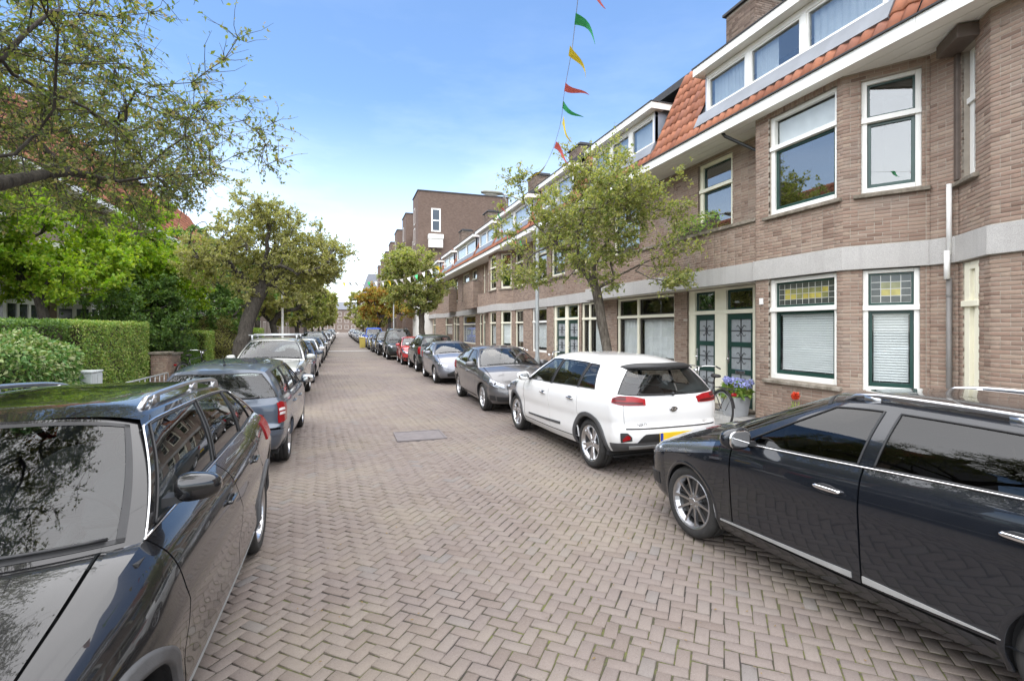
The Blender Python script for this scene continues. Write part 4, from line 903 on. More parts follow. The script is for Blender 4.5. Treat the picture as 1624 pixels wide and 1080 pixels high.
far = [("hatchback_car", "silver hatchback behind the pale off-road car with roof bars", GL, -1.86, 20.4, 'h', "paint_bluegrey"), ("saloon_car", "white saloon, fifth car along the left kerb", GL, -1.95, 25.6, 'w', "paint_white"),
    ("hatchback_car", "silver hatchback, sixth car along the left kerb", GL, -2.0, 31.0, 'h', "paint_silver"), ("suv", "dark blue off-road car beyond the silver cars on the left", GL, -2.05, 36.4, 's', "paint_darkblue"),
    ("estate_car", "silver estate car, eighth along the left kerb", GL, -2.1, 42.0, 'w', "paint_silver"), ("hatchback_car", "white hatchback, ninth along the left kerb", GL, -2.2, 48.0, 'h', "paint_white"),
    ("suv", "black off-road car, second of the dark pair behind the jeep", GR, 3.0, 38.6, 's', "paint_black"), ("hatchback_car", "dark grey hatchback at the end of the dark pair behind the jeep", GR, 2.85, 43.4, 'h', "paint_grey"),
    ("hatchback_car", "small silver hatchback in front of the blue van", GR, 2.75, 48.4, 'h', "paint_silver"), ("delivery_van", "bright blue van standing out in the right parking row", GR, 2.8, 54.4, 'v', "blue_tarp"),
    ("hatchback_car", "white hatchback just beyond the bright blue van", GR, 2.45, 60.6, 'h', "paint_white"), ("estate_car", "dark blue estate car, second beyond the bright blue van", GR, 2.35, 66.0, 'w', "paint_darkblue"), ("saloon_car", "silver car, third beyond the bright blue van", GR, 2.2, 71.5, 'w', "paint_silver")]
protos = {}
def far_car(nm, lb, g, x, y, k, pm, q=.42):
    B, o = {'h': (hatch(q), O_hatch()), 'w': (wagon_small(q), dict(O_wsmall)), 's': (suv(q), O_suv()), 'v': (van(q), O_van())}[k]
    return park(nm, lb, x, y, NOSE_IN, B, pm, o, g)
for nm, lb, g, x, y, k, pm in far: protos[(k, pm)] = far_car(nm, lb, g, x, y, k, pm)
seq = [('h', "paint_silver"), ('w', "paint_silver"), ('h', "paint_grey"), ('s', "paint_black"), ('h', "paint_white"), ('w', "paint_darkblue")]
ORD = ["first", "second", "third", "fourth", "fifth", "sixth", "seventh", "eighth", "ninth", "tenth", "eleventh", "last"]
for side, x0, y0, after in ((GL, -2.3, 53.5, "ninth car of the left row"), (GR, 2.1, 77.0, "silver car past the blue van, right row")):
    for k in range(12):
        y = y0+k*5.6; kk = (k*5+(side == GR)) % 6; src = protos.get(seq[kk])
        c = copy_tree(src); c.location = (x0-.008*(y-y0), y, 0); c["group"] = "small far cars at the end of the row along the "+("left" if side == GL else "right")+" kerb"
        c["label"] = "far %s %s, %s beyond the %s" % (seq[kk][1][6:], {'h': "hatchback", 'w': "estate car", 's': "off-road car"}[seq[kk][0]], ORD[k], after)
# ---------------------------------------------------------------- ground, road, pavements
def sheet(name, x0, x1, y0, y1, z, mat, kind='structure', nx=1, ny=1):
    me = arr_mesh(name, [(x0, y0, z), (x1, y0, z), (x1, y1, z), (x0, y1, z)], [(0, 1, 2, 3)], mat); o = link(name, me); o["kind"] = kind; return o
sheet("ground", -900, 900, -200, 1800, -.16, "soil")
RX0, RX1 = -2.75, 5.02          # road between the kerbs
YG = 34.0                       # pavers are laid one by one up to here, the material takes over beyond
wob = lambda x, y: .012*np.sin(x*1.3+.5*np.sin(y*.7))+.006*np.sin(y*2.1+x)
gx, gy = np.meshgrid(np.linspace(RX0, RX1, 40), np.linspace(-6, YG, 200), indexing='ij'); gz = wob(gx, gy)-.0075
road = link("road", arr_mesh("road", np.stack([gx, gy, gz], -1).reshape(-1, 3), grid_faces(40, 200), "paver_joint", None, True)); road["kind"] = "structure"
sheet("road", RX0, RX1, YG, 420, -.012, "paver_far")
# herringbone bond turned about 41 degrees from the street
ang = radians(49); e1 = np.array((cos(ang), sin(ang))); e2 = np.array((-sin(ang), cos(ang)))
L_, W_ = .174, .087
hatch_c = [(0.80, 1.65, 8.55, 9.32)]
cells = []
K = 400
ii, jj = np.meshgrid(np.arange(-K, K), np.arange(-K, K), indexing='ij')
k = (ii+jj*1) % 4           # herringbone on a unit lattice: cell (i,j) starts a brick along e1 when (i-j)%4==0, along e2 when (i-j)%4==2... 
m4 = (ii-jj) % 4
H = np.stack([ii[m4 == 0], jj[m4 == 0], np.zeros((m4 == 0).sum(), int)], 1)
Vv = np.stack([ii[m4 == 3], jj[m4 == 3], np.ones((m4 == 3).sum(), int)], 1)
A_ = np.concatenate([H, Vv]); u = W_
cen = np.where(A_[:, 2:3] == 0, (A_[:, :1]+1.0)*u*e1+(A_[:, 1:2]+.5)*u*e2, (A_[:, :1]+.5)*u*e1+(A_[:, 1:2]+1.0)*u*e2)+np.array((1.2, 8.0))
ok = (cen[:, 0] > RX0+.06) & (cen[:, 0] < RX1-.06) & (cen[:, 1] > -1.0) & (cen[:, 1] < YG)
for a, b, c, d in hatch_c: ok &= ~((cen[:, 0] > a+.02) & (cen[:, 0] < b-.02) & (cen[:, 1] > c+.02) & (cen[:, 1] < d-.02))
A_, cen = A_[ok], cen[ok]; n = len(cen); cen = cen+np.stack([.012*np.sin(cen[:, 1]*1.9)+.006*np.sin(cen[:, 1]*5+cen[:, 0]*3), .012*np.sin(cen[:, 0]*2.3)+.005*np.sin(cen[:, 0]*6)], 1)+rng.normal(0, .0016, (n, 2))
px, py, dd = proj(np.concatenate([cen, np.zeros((n, 1))], 1))
inview = (dd > .5) & (px > -60) & (px < 1684) & (py < 1120)
wob = lambda x, y: .012*np.sin(x*1.3+.5*np.sin(y*.7))+.006*np.sin(y*2.1+x)
cz = wob(cen[:, 0], cen[:, 1])+rng.normal(0, .0011, n); rot = rng.normal(0, radians(1.5), n)+ang+np.where(A_[:, 2] == 0, 0, pi/2)
tx, ty = rng.normal(0, .0045, n), rng.normal(0, .007, n); sl = rng.uniform(-.003, .003, n)
# one chamfered paver: flat top, soft arris, sides
def paver_base(l, w, c=.0065, h=.03):
    a, b = l/2, w/2
    V = [(-a+c, -b+c, 0), (a-c, -b+c, 0), (a-c, b-c, 0), (-a+c, b-c, 0), (-a, -b, -c*.8), (a, -b, -c*.8), (a, b, -c*.8), (-a, b, -c*.8), (-a, -b, -h), (a, -b, -h), (a, b, -h), (-a, b, -h)]
    F = [(0, 1, 2, 3)]+[(i, 4+i, 4+(i+1) % 4, (i+1) % 4) for i in range(4)]+[(4+i, 8+i, 8+(i+1) % 4, 4+(i+1) % 4) for i in range(4)]
    return np.array(V), np.array(F)
PV, PF = paver_base(L_-.0082, W_-.0082, .0042)
size = np.where(inview, 1/np.maximum(dd, .5)**2, 0)
# those that show largest are objects, but not the ones hidden under the near cars
hid = ((cen[:, 0] < -.70) & (cen[:, 1] > .9)) | ((cen[:, 0] > 3.2) & (cen[:, 1] > .2) & (cen[:, 1] < 5))
size[hid] = 0
top = np.argsort(-size)[:300]; istop = np.zeros(n, bool); istop[top] = True
pm_ = [arr_mesh("paver", PV*np.array((1+s, 1+s2, 1)), PF, "paver") for s, s2 in ((0, 0), (-.02, .01), (.006, -.03), (-.01, -.015))]
for i in top:
    o = link("paver", pm_[i % 4], road); o.location = (cen[i, 0], cen[i, 1], cz[i]); o.rotation_euler = (tx[i], ty[i], rot[i])
I = np.where(~istop)[0]
c_, s_ = np.cos(rot[I])[:, None], np.sin(rot[I])[:, None]; B0 = PV[None]*np.array((1, 1, 1)) + np.zeros((len(I), 1, 1))
X = cen[I, :1]+B0[..., 0]*c_-B0[..., 1]*s_; Y = cen[I, 1:2]+B0[..., 0]*s_+B0[..., 1]*c_; Z = cz[I][:, None]+B0[..., 2]+B0[..., 0]*(-ty[I])[:, None]+B0[..., 1]*tx[I][:, None]
V = np.stack([X, Y, Z], -1).reshape(-1, 3); F = (PF[None]+(np.arange(len(I))*len(PV))[:, None, None]).reshape(-1, 4)
o = link("pavers", arr_mesh("pavers", V, F, "paver"), road); o["kind"] = "stuff"
# moss and grit lying along the joints
def tufts(name, pts, mat, parent, hmax, spread):
    V = []; F = []
    for x, y, z in pts:
        for q in range(R.randint(4, 8)):
            a = R.uniform(0, 6.28); r = R.uniform(0, spread); h = R.uniform(.3, 1)*hmax; bx, by = x+r*cos(a), y+r*sin(a); w = .004+.3*h*R.random(); b = R.uniform(0, 6.28)
            k_ = len(V); V += [(bx-w*cos(b), by-w*sin(b), z), (bx+w*cos(b), by+w*sin(b), z), (bx+R.uniform(-.5, .5)*h, by+R.uniform(-.5, .5)*h, z+h)]; F.append((k_, k_+1, k_+2))
    o = link(name, arr_mesh(name, V, np.array(F), mat), parent); o["kind"] = "stuff"; return o
moss = []
for i in range(5200):
    x, y = R.uniform(-1.2, 3.6), R.uniform(1.5, 16); g_ = sin(x*1.7+1.3)+sin(y*.9+x*.6)+.5*sin(x*4+y*2.3)
    if g_+(.9 if x > 2.2 else 0) < .9: continue
    j = R.randrange(n) ; cxy = cen[np.argmin((cen[:, 0]-x)**2+(cen[:, 1]-y)**2)]
    t_ = R.uniform(-.5, .5); a = ang+R.choice((0, pi/2)); d_ = np.array((cos(a), sin(a))); p_ = np.array((-d_[1], d_[0])); q_ = cxy+d_*t_*L_*.9+p_*W_*.5*R.choice((-1, 1)); moss.append((q_[0], q_[1], -.012+wob(q_[0], q_[1])))
tufts("moss", moss, "moss_mat", road, .010, .02)
V = []; F = []
for i in range(420):      # fallen leaf scraps and grit
    x, y = R.uniform(-.6, 3.2), R.uniform(1.6, 14); s = R.uniform(.004, .014); a = R.uniform(0, 6.28); z = .008+wob(x, y); k_ = len(V)
    for q in range(4): V.append((x+s*(1, .5, -1, -.5)[q]*cos(a)-s*.5*(0, 1, 0, -1)[q]*sin(a), y+s*(1, .5, -1, -.5)[q]*sin(a)+s*.5*(0, 1, 0, -1)[q]*cos(a), z+R.uniform(0, .006)))
    F.append((k_, k_+1, k_+2, k_+3))
o = link("leaf_litter", arr_mesh("leaf_litter", V, np.array(F), "litter_leaf")); o["kind"] = "stuff"
# cast cover in the road: frame and slab
t = thing("manhole_cover", "flat grey rectangular cover plate set in the brick road", "manhole cover", (1.235, 8.93, float(wob(1.235, 8.93))+.012))
mb = MB(); mb.box(-.39, .39, -.35, .35, -.05, -.002); o = mb.build("cover_plate", "cover_metal", t, bevel=.004)
mb = MB()
for a in ((-.42, .42, -.385, -.352), (-.42, .42, .352, .385), (-.42, -.392, -.352, .352), (.392, .42, -.352, .352)): mb.box(a[0], a[1], a[2], a[3], -.05, .004)
mb.build("cover_frame", "cover_metal", t)
# speed table edge across the road, far off
sheet("road_strip", RX0, RX1-2.0, 44.6, 45.5, -.004, "kerb_stone")
# kerbs and pavements
for nm, x0, x1 in (("kerb", RX0-.16, RX0), ("kerb", RX1, RX1+.16)):
    mb = MB(); y = -6
    while y < 60: mb.box(x0, x1, y+.004, y+.996, -.15, .115); y += 1.0
    mb.box(x0, x1, 60, 300, -.15, .115); o = mb.build(nm, "kerb_stone"); o["kind"] = "structure"
def slabs(name, x0, x1, y0, y1, z):
    base = sheet(name, x0, x1, -6, 300, z-.012, "mortar"); V = []; F = []; p = .3; q = 0
    for i in range(int((x1-x0)/p)):
        for j in range(int((y1-y0)/p)+1):
            x, y = x0+i*p, y0+j*p-(p/2 if i % 2 else 0); dz = R.gauss(0, .0015)
            B_, F_ = paver_base(p-.006, p-.006, .004, .03); k_ = len(V); V += [tuple(v) for v in (B_+np.array((x+p/2, y+p/2, z+dz)))]; F += [tuple(f+k_) for f in F_]
    o = link("paving_slabs", arr_mesh("paving_slabs", V, np.array(F), "pavement_slab"), base); o["kind"] = "stuff"
slabs("pavement", RX1+.16, 8.4, 3.5, 30, .112)
slabs("pavement", -5.0, RX0-.16, 3, 30, .112)
# ---------------------------------------------------------------- brick terrace on the right
BH, BP = .0565, .208      # course height, brick pitch
def brick_list(fr, L, z0, z1, holes, soldier=()):
    """bricks of one wall face in stretcher bond with closers: rows of (u0, u1, z, h) clear of the holes; soldier: (u0, u1, z0, z1) upright courses"""
    out = []; nrow = int((z1-z0)/BH+.001)
    for r in range(nrow):
        za = z0+r*BH; zb = za+BH-.0085; off = (0, .5, .25, .75)[r % 4]*BP if r % 2 == 0 else .5*BP*(r % 4 == 1)+.0; off = (r % 2)*BP/2
        cuts = [(h[0], h[1]) for h in list(holes)+list(soldier) if min(zb, h[3])-max(za, h[2]) > .02]
        u = -off
        while u < L:
            # now and then a header pair instead of a stretcher
            w = BP if ((r*7+int(u/BP)*3) % 5) else BP/2
            segs = [(max(u, 0.0), min(u+w-.009, L))]
            for a, b in cuts: segs = [s for q in segs for s in ((q[0], min(q[1], a)), (max(q[0], b), q[1]))]
            out += [(a, b, za, BH-.0085) for a, b in segs if b-a > .025]
            u += w
    for (a, b, c, d) in soldier:
        u = a
        while u < b-.02: out.append((u, min(u+.052, b), c, d-c-.008)); u += .0625
    return out
B_UNIT = None
def unit_brick():
    """brick face 1 x 1 x 1: u 0..1, z 0..1, outward n 0..1, with an arris"""
    c, d = .02, .09; V = [(c, 1, d), (1-c, 1, d), (1-c, 1, 1-d), (c, 1, 1-d), (0, .93, 0), (1, .93, 0), (1, .93, 1), (0, .93, 1), (0, 0, 0), (1, 0, 0), (1, 0, 1), (0, 0, 1)]
    F = [(0, 1, 2, 3)]+[(i, 4+i, 4+(i+1) % 4, (i+1) % 4) for i in range(4)]+[(4+i, 8+i, 8+(i+1) % 4, 4+(i+1) % 4) for i in range(4)]
    return np.array(V, float), np.array(F)
UV_, UF_ = unit_brick()
from mathutils import Matrix
def lay_bricks(house, walls, nobj, mat="brick_piece", parent=None, nm="brick"):
    """walls: (frame, brick list); the nobj largest in view become objects, the rest one joined part"""
    P = []; D = []
    for fr, bl in walls:
        for a, b, z, h in bl:
            n0 = R.gauss(0, .0016); P.append((fr, a, b, z, h, n0)); D.append(fr.p((a+b)/2, 0, z+h/2))
    D = np.array(D); px, py, d = proj(D); seen = (d > .3) & (px > -5) & (px < 1629) & (py > -5) & (py < 1085)
    size = np.where(seen, np.array([(p[2]-p[1]) for p in P])/np.maximum(d, .3), 0); order = np.argsort(-size); objs = set(order[:nobj].tolist()) if nobj else set()
    me = arr_mesh(nm, UV_, UF_, mat); V = []; F = []; k = 0
    for i, (fr, a, b, z, h, n0) in enumerate(P):
        th = .035
        if i in objs and size[i] > 0:
            o = link(nm, me, house); p = fr.p(a, n0-th, z)
            o.matrix_local = Matrix(((fr.u[0]*(b-a), fr.n[0]*th, 0, p[0]), (fr.u[1]*(b-a), fr.n[1]*th, 0, p[1]), (0, 0, h, p[2]), (0, 0, 0, 1)))
        else:
            Q = fr.O+np.outer(a+UV_[:, 0]*(b-a), fr.u)+np.outer(n0-th+UV_[:, 1]*th, fr.n)+np.outer(z+UV_[:, 2]*h, (0, 0, 1)); V.append(Q); F.append(UF_+k); k += len(UV_)
    if V: o = link(nm+"s", arr_mesh(nm+"s", np.concatenate(V), np.concatenate(F), mat), parent or house); o["kind"] = "stuff"
def wall_back(mb, fr, L, z0, z1, holes, n=-.0055, reveal=.16, m=0):
    us = sorted({0, L, *[min(max(h[i], 0), L) for h in holes for i in (0, 1)]}); zs = sorted({z0, z1, *[min(max(h[i], z0), z1) for h in holes for i in (2, 3)]})
    for a, b in zip(us, us[1:]):
        for c, d in zip(zs, zs[1:]):
            if any(h[0]-1e-6 <= a and b <= h[1]+1e-6 and h[2]-1e-6 <= c and d <= h[3]+1e-6 for h in holes): continue
            mb.add([fr.p(a, n, c), fr.p(b, n, c), fr.p(b, n, d), fr.p(a, n, d)], [(0, 1, 2, 3)], m)
    for h in holes:
        a, b, c, d = max(h[0], 0), min(h[1], L), max(h[2], z0), min(h[3], z1)
        for (p, q) in (((a, c), (a, d)), ((a, d), (b, d)), ((b, d), (b, c)), ((b, c), (a, c))):
            mb.add([fr.p(p[0], n, p[1]), fr.p(q[0], n, q[1]), fr.p(q[0], n-reveal, q[1]), fr.p(p[0], n-reveal, p[1])], [(0, 1, 2, 3)], m)
def window(house, fr, u0, u1, z0, z1, frame="white_paint", sash="green_paint", transom=None, mull=(), blind=None, stained=False, sill=True, inset=.06, fw=.075, curtain=None, glassm="glass_house", room=True, simple=False, upper_sash=True, upblind=False):
    n = -inset; mb = MB(); fd = .09
    mb.fbox(fr, u0, u0+fw, n-fd, n, z0, z1); mb.fbox(fr, u1-fw, u1, n-fd, n, z0, z1); mb.fbox(fr, u0+fw, u1-fw, n-fd, n-.002, z1-fw*.8, z1); mb.fbox(fr, u0+fw, u1-fw, n-fd, n+.012, z0, z0+fw)
    if transom: mb.fbox(fr, u0-.015, u1+.015, n-fd+.003, n+.035, transom-.04, transom+.04)
    for mu in mull: mb.fbox(fr, mu-.05, mu+.05, n-fd+.002, n-.001, z0+fw, z1-fw*.8)
    wo = mb.build("window", frame, house, bevel=.006 if not simple else 0)
    us = [u0+fw]+[x for mu in mull for x in (mu-.05, mu+.05)]+[u1-fw]; rows = [(z0+fw, transom-.04, 0), (transom+.04, z1-fw*.8, 1)] if transom else [(z0+fw, z1-fw*.8, 0)]
    for k in range(0, len(us), 2):
        for (a, b, up) in rows:
            ua, ub = us[k], us[k+1]; sw = .05 if not up else .032
            if sash and not (up and not upper_sash):
                sb = MB(); q = n-.045
                sb.fbox(fr, ua, ua+sw, q-.04, q, a, b); sb.fbox(fr, ub-sw, ub, q-.04, q, a, b); sb.fbox(fr, ua+sw, ub-sw, q-.04, q-.001, b-sw, b); sb.fbox(fr, ua+sw, ub-sw, q-.04, q-.001, a, a+sw*1.3)
                so = sb.build("sash", sash, wo, bevel=.004 if not simple else 0)
            else: sw = .004
            g = MB(); q = n-.07
            if stained and up:
                # leaded light: small coloured panes between came strips
                nu, nz = max(4, int((ub-ua-2*sw)/.115)), 4; du = (ub-ua-2*sw)/nu; dz = (b-a-2.3*sw)/nz; mats = ["stain_yellow", "stain_green", "stain_dark", "glass_clear"]; sets = [MB() for _ in mats]; cm = MB()
                for i in range(nu):
                    for j in range(nz):
                        edge = i in (0, nu-1) or j in (0, nz-1); mid = j == 2 and abs(i-(nu-1)/2) < 1.6
                        mt = 2 if edge else (1 if mid else (0 if (i+j) % 4 else 1)); x0, y0 = ua+sw+i*du, a+sw*1.3+j*dz
                        sets[mt].fbox(fr, x0+.005, x0+du-.005, q-.006+R.uniform(-.002, .002), q, y0+.005, y0+dz-.005)
                for i in range(nu+1): cm.fbox(fr, ua+sw+i*du-.0045, ua+sw+i*du+.0045, q-.006, q+.004, a+sw, b-sw)
                for j in range(nz+1): cm.fbox(fr, ua+sw, ub-sw, q-.0055, q+.0035, a+sw*1.3+j*dz-.0045, a+sw*1.3+j*dz+.0045)
                for s_, m_ in zip(sets, mats):
                    if not s_.empty(): s_.build("stained_pane", m_, wo)
                cm.build("lead_came", "came_lead", wo); continue
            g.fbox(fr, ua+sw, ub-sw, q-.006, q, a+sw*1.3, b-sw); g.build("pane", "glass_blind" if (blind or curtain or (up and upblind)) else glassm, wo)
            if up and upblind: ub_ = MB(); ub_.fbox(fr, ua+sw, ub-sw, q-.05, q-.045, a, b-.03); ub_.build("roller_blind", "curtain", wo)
            if blind and not up:
                if blind == 'slats':
                    zz = b-sw-.03; nsl = int((b-a-.14)/.042); w_ = ub-ua-2*sw-.03
                    me = None
                    for s in range(nsl):
                        if me is None:
                            sb = MB(); V = [(-w_/2, -.014, -.019), (w_/2, -.014, -.019), (w_/2, .014, .019), (-w_/2, .014, .019), (-w_/2, -.0155, -.018), (w_/2, -.0155, -.018), (w_/2, .0125, .020), (-w_/2, .0125, .020)]; sb.hexa(V); me = sb.mesh("blind_slat", "blind_white")
                        o = link("blind_slat", me, wo); p = fr.p((ua+ub)/2, q-.06, zz-s*.042); o.matrix_local = Matrix(((fr.u[0], -fr.n[0], 0, p[0]), (fr.u[1], -fr.n[1], 0, p[1]), (0, 0, 1, p[2]), (0, 0, 0, 1)))
                    hb = MB(); hb.fbox(fr, ua+sw, ub-sw, q-.085, q-.035, b-sw-.02, b-sw+.02)
                    for t_ in (.2, .8): uu = ua+sw+(ub-ua-2*sw)*t_; hb.fbox(fr, uu-.002, uu+.002, q-.06, q-.058, zz-nsl*.042, b-sw)
                    hb.build("blind_rail", "blind_white", wo)
                    bb = MB(); bb.add([fr.p(ua+sw, q-.12, a), fr.p(ub-sw, q-.12, a), fr.p(ub-sw, q-.12, b), fr.p(ua+sw, q-.12, b)], [(0, 1, 2, 3)]); bb.build("room_shade", "room_mid", wo)
                else:
                    zb_ = b-(b-a)*blind; sb = MB(); sb.fbox(fr, ua+sw, ub-sw, q-.05, q-.045, zb_, b-sw*.5); sb.build("roller_blind", "curtain", wo)
            if curtain and not up:
                for (ca, cb) in curtain:
                    pts = []; w_ = (ub-ua); m_ = 28; cu = np.linspace(ua+w_*ca, ua+w_*cb, m_); V = []
                    for i, x in enumerate(cu):
                        for zz in (a, b): V.append(fr.p(x, q-.12+.022*sin(i*1.7)+.008*sin(i*.6), zz))
                    c_ = link("curtain", arr_mesh("curtain", V, np.array([(2*i, 2*i+2, 2*i+3, 2*i+1) for i in range(m_-1)]), "curtain", None, True), wo)
    if sill:
        sb = MB(); sb.hexa([fr.p(u0-.10, -.10, z0-.075), fr.p(u0-.10, .07, z0-.085), fr.p(u1+.10, .07, z0-.085), fr.p(u1+.10, -.10, z0-.075), fr.p(u0-.10, -.10, z0-.001), fr.p(u0-.10, .07, z0-.028), fr.p(u1+.10, .07, z0-.028), fr.p(u1+.10, -.10, z0-.001)])
        sb.build("sill", "sill_stone", wo, bevel=.008)
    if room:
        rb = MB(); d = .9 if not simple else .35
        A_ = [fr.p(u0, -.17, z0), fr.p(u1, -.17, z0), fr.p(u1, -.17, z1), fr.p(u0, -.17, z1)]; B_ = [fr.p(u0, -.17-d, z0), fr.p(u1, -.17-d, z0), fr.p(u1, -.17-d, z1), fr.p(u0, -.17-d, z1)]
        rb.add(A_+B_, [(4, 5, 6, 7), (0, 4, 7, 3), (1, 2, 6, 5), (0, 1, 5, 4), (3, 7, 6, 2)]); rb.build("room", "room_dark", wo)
    return wo
def door(house, fr, u0, u1, z0, z1, ztr, ztop, m="green_paint", panes=3, slot=False):
    """leaf with glazed panels behind iron grilles, fanlight above a transom"""
    n = -.10; mb = MB(); st = .10
    mb.fbox(fr, u0, u0+st, n-.05, n, z0, z1); mb.fbox(fr, u1-st, u1, n-.05, n, z0, z1); H = (z1-z0-.25)/panes
    rails = [z0, z0+.18]+[]; mb.fbox(fr, u0+st, u1-st, n-.05, n-.001, z0, z0+.20)
    for k in range(panes): zz = z0+.20+(k+1)*H-.09; mb.fbox(fr, u0+st, u1-st, n-.05, n-.001, zz, zz+.11 if k < panes-1 else z1)
    do = mb.build("door", m, house, bevel=.005)
    for k in range(panes):
        a, b = z0+.20+k*H+(.02 if k else 0), z0+.20+(k+1)*H-.09
        g = MB(); g.fbox(fr, u0+st, u1-st, n-.03, n-.025, a, b); g.build("pane", "frosted_pane", do)
        gr = MB(); um, zm = (u0+u1)/2, (a+b)/2
        gr.fbox(fr, um-.008, um+.008, n-.022, n-.010, a, b); gr.fbox(fr, u0+st, u1-st, n-.022, n-.011, zm-.008, zm+.008)
        for sx in (-1, 1):
            for sz in (-1, 1):
                pts = [fr.p(um+sx*(.02+.11*t), n-.016, zm+sz*(.02+.10*sin(t*2.4))) for t in np.linspace(0, 1, 7)]; gr.tube(pts, .006, 5)
        gr.build("door_grille", "black_plastic", do)
    if slot: s = MB(); s.fbox(fr, (u0+u1)/2-.14, (u0+u1)/2+.14, n, n+.012, z0+.20+H-.075, z0+.20+H+.0); s.build("letter_slot", "chrome", do, bevel=.003)
    k = MB(); k.fbox(fr, u0+.03, u0+.075, n, n+.012, z0+.95, z0+1.25); k.ball(fr.p(u0+.05, n+.04, z0+1.05), .022); k.build("door_handle", "chrome", do)
    f = MB(); f.fbox(fr, u0+.05, u1-.05, n-.03, n-.025, ztr+.07, ztop-.05); fo = f.build("fanlight", "glass_house", house)
    f = MB(); q = n-.02
    for a in ((u0+.01, u0+.055, ztr+.04, ztop-.02), (u1-.055, u1-.01, ztr+.04, ztop-.02), (u0+.055, u1-.055, ztr+.04, ztr+.085), (u0+.055, u1-.055, ztop-.065, ztop-.02)): f.fbox(fr, a[0], a[1], q-.04, q+.01, a[2], a[3])
    f.build("fanlight_frame", m, fo)
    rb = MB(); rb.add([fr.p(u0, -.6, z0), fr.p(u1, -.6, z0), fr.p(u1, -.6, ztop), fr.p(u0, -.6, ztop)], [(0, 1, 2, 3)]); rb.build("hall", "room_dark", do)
    return do
def door_frame(house, fr, posts, z0, ztr, ztop, m="cream_paint"):
    mb = MB()
    for a, b in posts: mb.fbox(fr, a, b, -.16, -.055, z0, ztop)
    mb.fbox(fr, posts[0][0], posts[-1][1], -.15, -.045, ztr-.045, ztr+.045); mb.fbox(fr, posts[0][0], posts[-1][1], -.15, -.05, ztop-.03, ztop+.04)
    mb.build("door_frame", m, house, bevel=.006)
def F2(x1, y1, x2, y2): return Fr((x1, y1, 0), (x2-x1, y2-y1)), math.hypot(x2-x1, y2-y1)
BX, MX, ZB0, ZB1, ZE = 7.60, 8.20, 2.83, 3.20, 6.00
EX = 7.34            # eaves fascia
TS, TT = (7.40, 6.14), (8.52, 8.58)     # tile slope foot and head
def tile_mesh():
    xs = np.linspace(0, 1, 7); w = .235; prof = .022*np.sin(2*pi*(xs*1.0-.12))+.016*(xs > .9); V = []
    for x, h in zip(xs, prof): V += [(x*w, 0, h+.022), (x*w, .40, h), (x*w, 0, h-.002)]
    F = []
    for i in range(6): a = i*3; F += [(a, a+3, a+4, a+1), (a+2, a+5, a+3, a)]
    return np.array(V), np.array(F)
TV, TF = tile_mesh()
def roof_tiles(house, y0, y1, gaps, nobj):
    """pantiles from y0 to y1; gaps: (ya, yb, from which height) where dormers stand"""
    d = np.array((TT[0]-TS[0], 0, TT[1]-TS[1])); L = np.linalg.norm(d); d /= L; nrm = np.array((-d[2], 0, d[0])); uu = np.array((0, -1.0, 0)); items = []
    for r in range(int(L/.315)):
        for c in range(int((y1-y0)/.205)):
            o = np.array((TS[0], y1-c*.205, TS[1]))+d*(r*.315-.03); yc = o[1]-.11
            if any(a < yc < b and o[2]+.28 > z for a, b, z in gaps): continue
            items.append((o, r, c))
    C = np.array([i[0] for i in items]); px, py, dd = proj(C); seen = (dd > 1) & (px < 1640) & (py > -20); size = np.where(seen, 1/dd, 0)
    order = np.argsort(-size)[:nobj]; ob = set(order.tolist()); me = arr_mesh("roof_tile", TV, TF, "pantile", None, True); V = []; F = []; k = 0
    for i, (o, r, c) in enumerate(items):
        j = R.gauss(0, .004); M = np.stack([uu, d, nrm], 1); p = o+nrm*(.03+j)
        if i in ob and size[i] > 0:
            q = link("roof_tile", me, house); q.matrix_local = Matrix([(*M[a], p[a]) for a in range(3)]+[(0, 0, 0, 1)])
        else: V.append(TV@M.T+p); F.append(TF+k); k += len(TV)
    if V: q = link("roof_tiles", arr_mesh("roof_tiles", np.concatenate(V), np.concatenate(F), "pantile", None, True), house); q["kind"] = "stuff"
def roof(house, y0, y1, gaps, nobj):
    mb = MB(); cs = sorted({y0, y1, *[min(max(v, y0), y1) for g_ in gaps for v in (g_[0]+.15, g_[1]-.15)]})
    for ya, yb in zip(cs, cs[1:]):
        zt = min([g_[2]+.05 for g_ in gaps if g_[0] < (ya+yb)/2 < g_[1] and ya >= g_[0]+.149 and yb <= g_[1]-.149] or [TT[1]]); xt = TS[0]+(zt-TS[1])*(TT[0]-TS[0])/(TT[1]-TS[1])
        mb.add([(TS[0], yb, TS[1]), (TS[0], ya, TS[1]), (xt, ya, zt), (xt, yb, zt)], [(0, 1, 2, 3)])
    mb.box(TT[0], 13.5, y0, y1, TT[1]-.2, TT[1]); mb.box(12.9, 13.5, y0, y1, 0, TT[1]-.2)
    mb.build("roof", "roof_felt", house); roof_tiles(house, y0, y1, gaps, nobj)
    mb = MB(); y = y0   # fascia boards with joints
    while y < y1-.01: ye = min(y+2.45, y1); mb.box(EX, EX+.03, y+.003, ye-.003, ZE-.07, ZE+.13); y = ye
    mb.build("fascia", "white_paint", house, bevel=.004)
    mb = MB(); mb.box(EX-.035, EX+.10, y0, y1, ZE+.131, ZE+.155); mb.build("gutter", "roof_felt", house)
    for k in range(8):
        sb = MB(); x = EX+.032+k*.118; sb.box(x, x+.112, y0, y1, ZE-.05+.003*(k % 2), ZE-.03); sb.build("soffit_board", "white_paint", house)
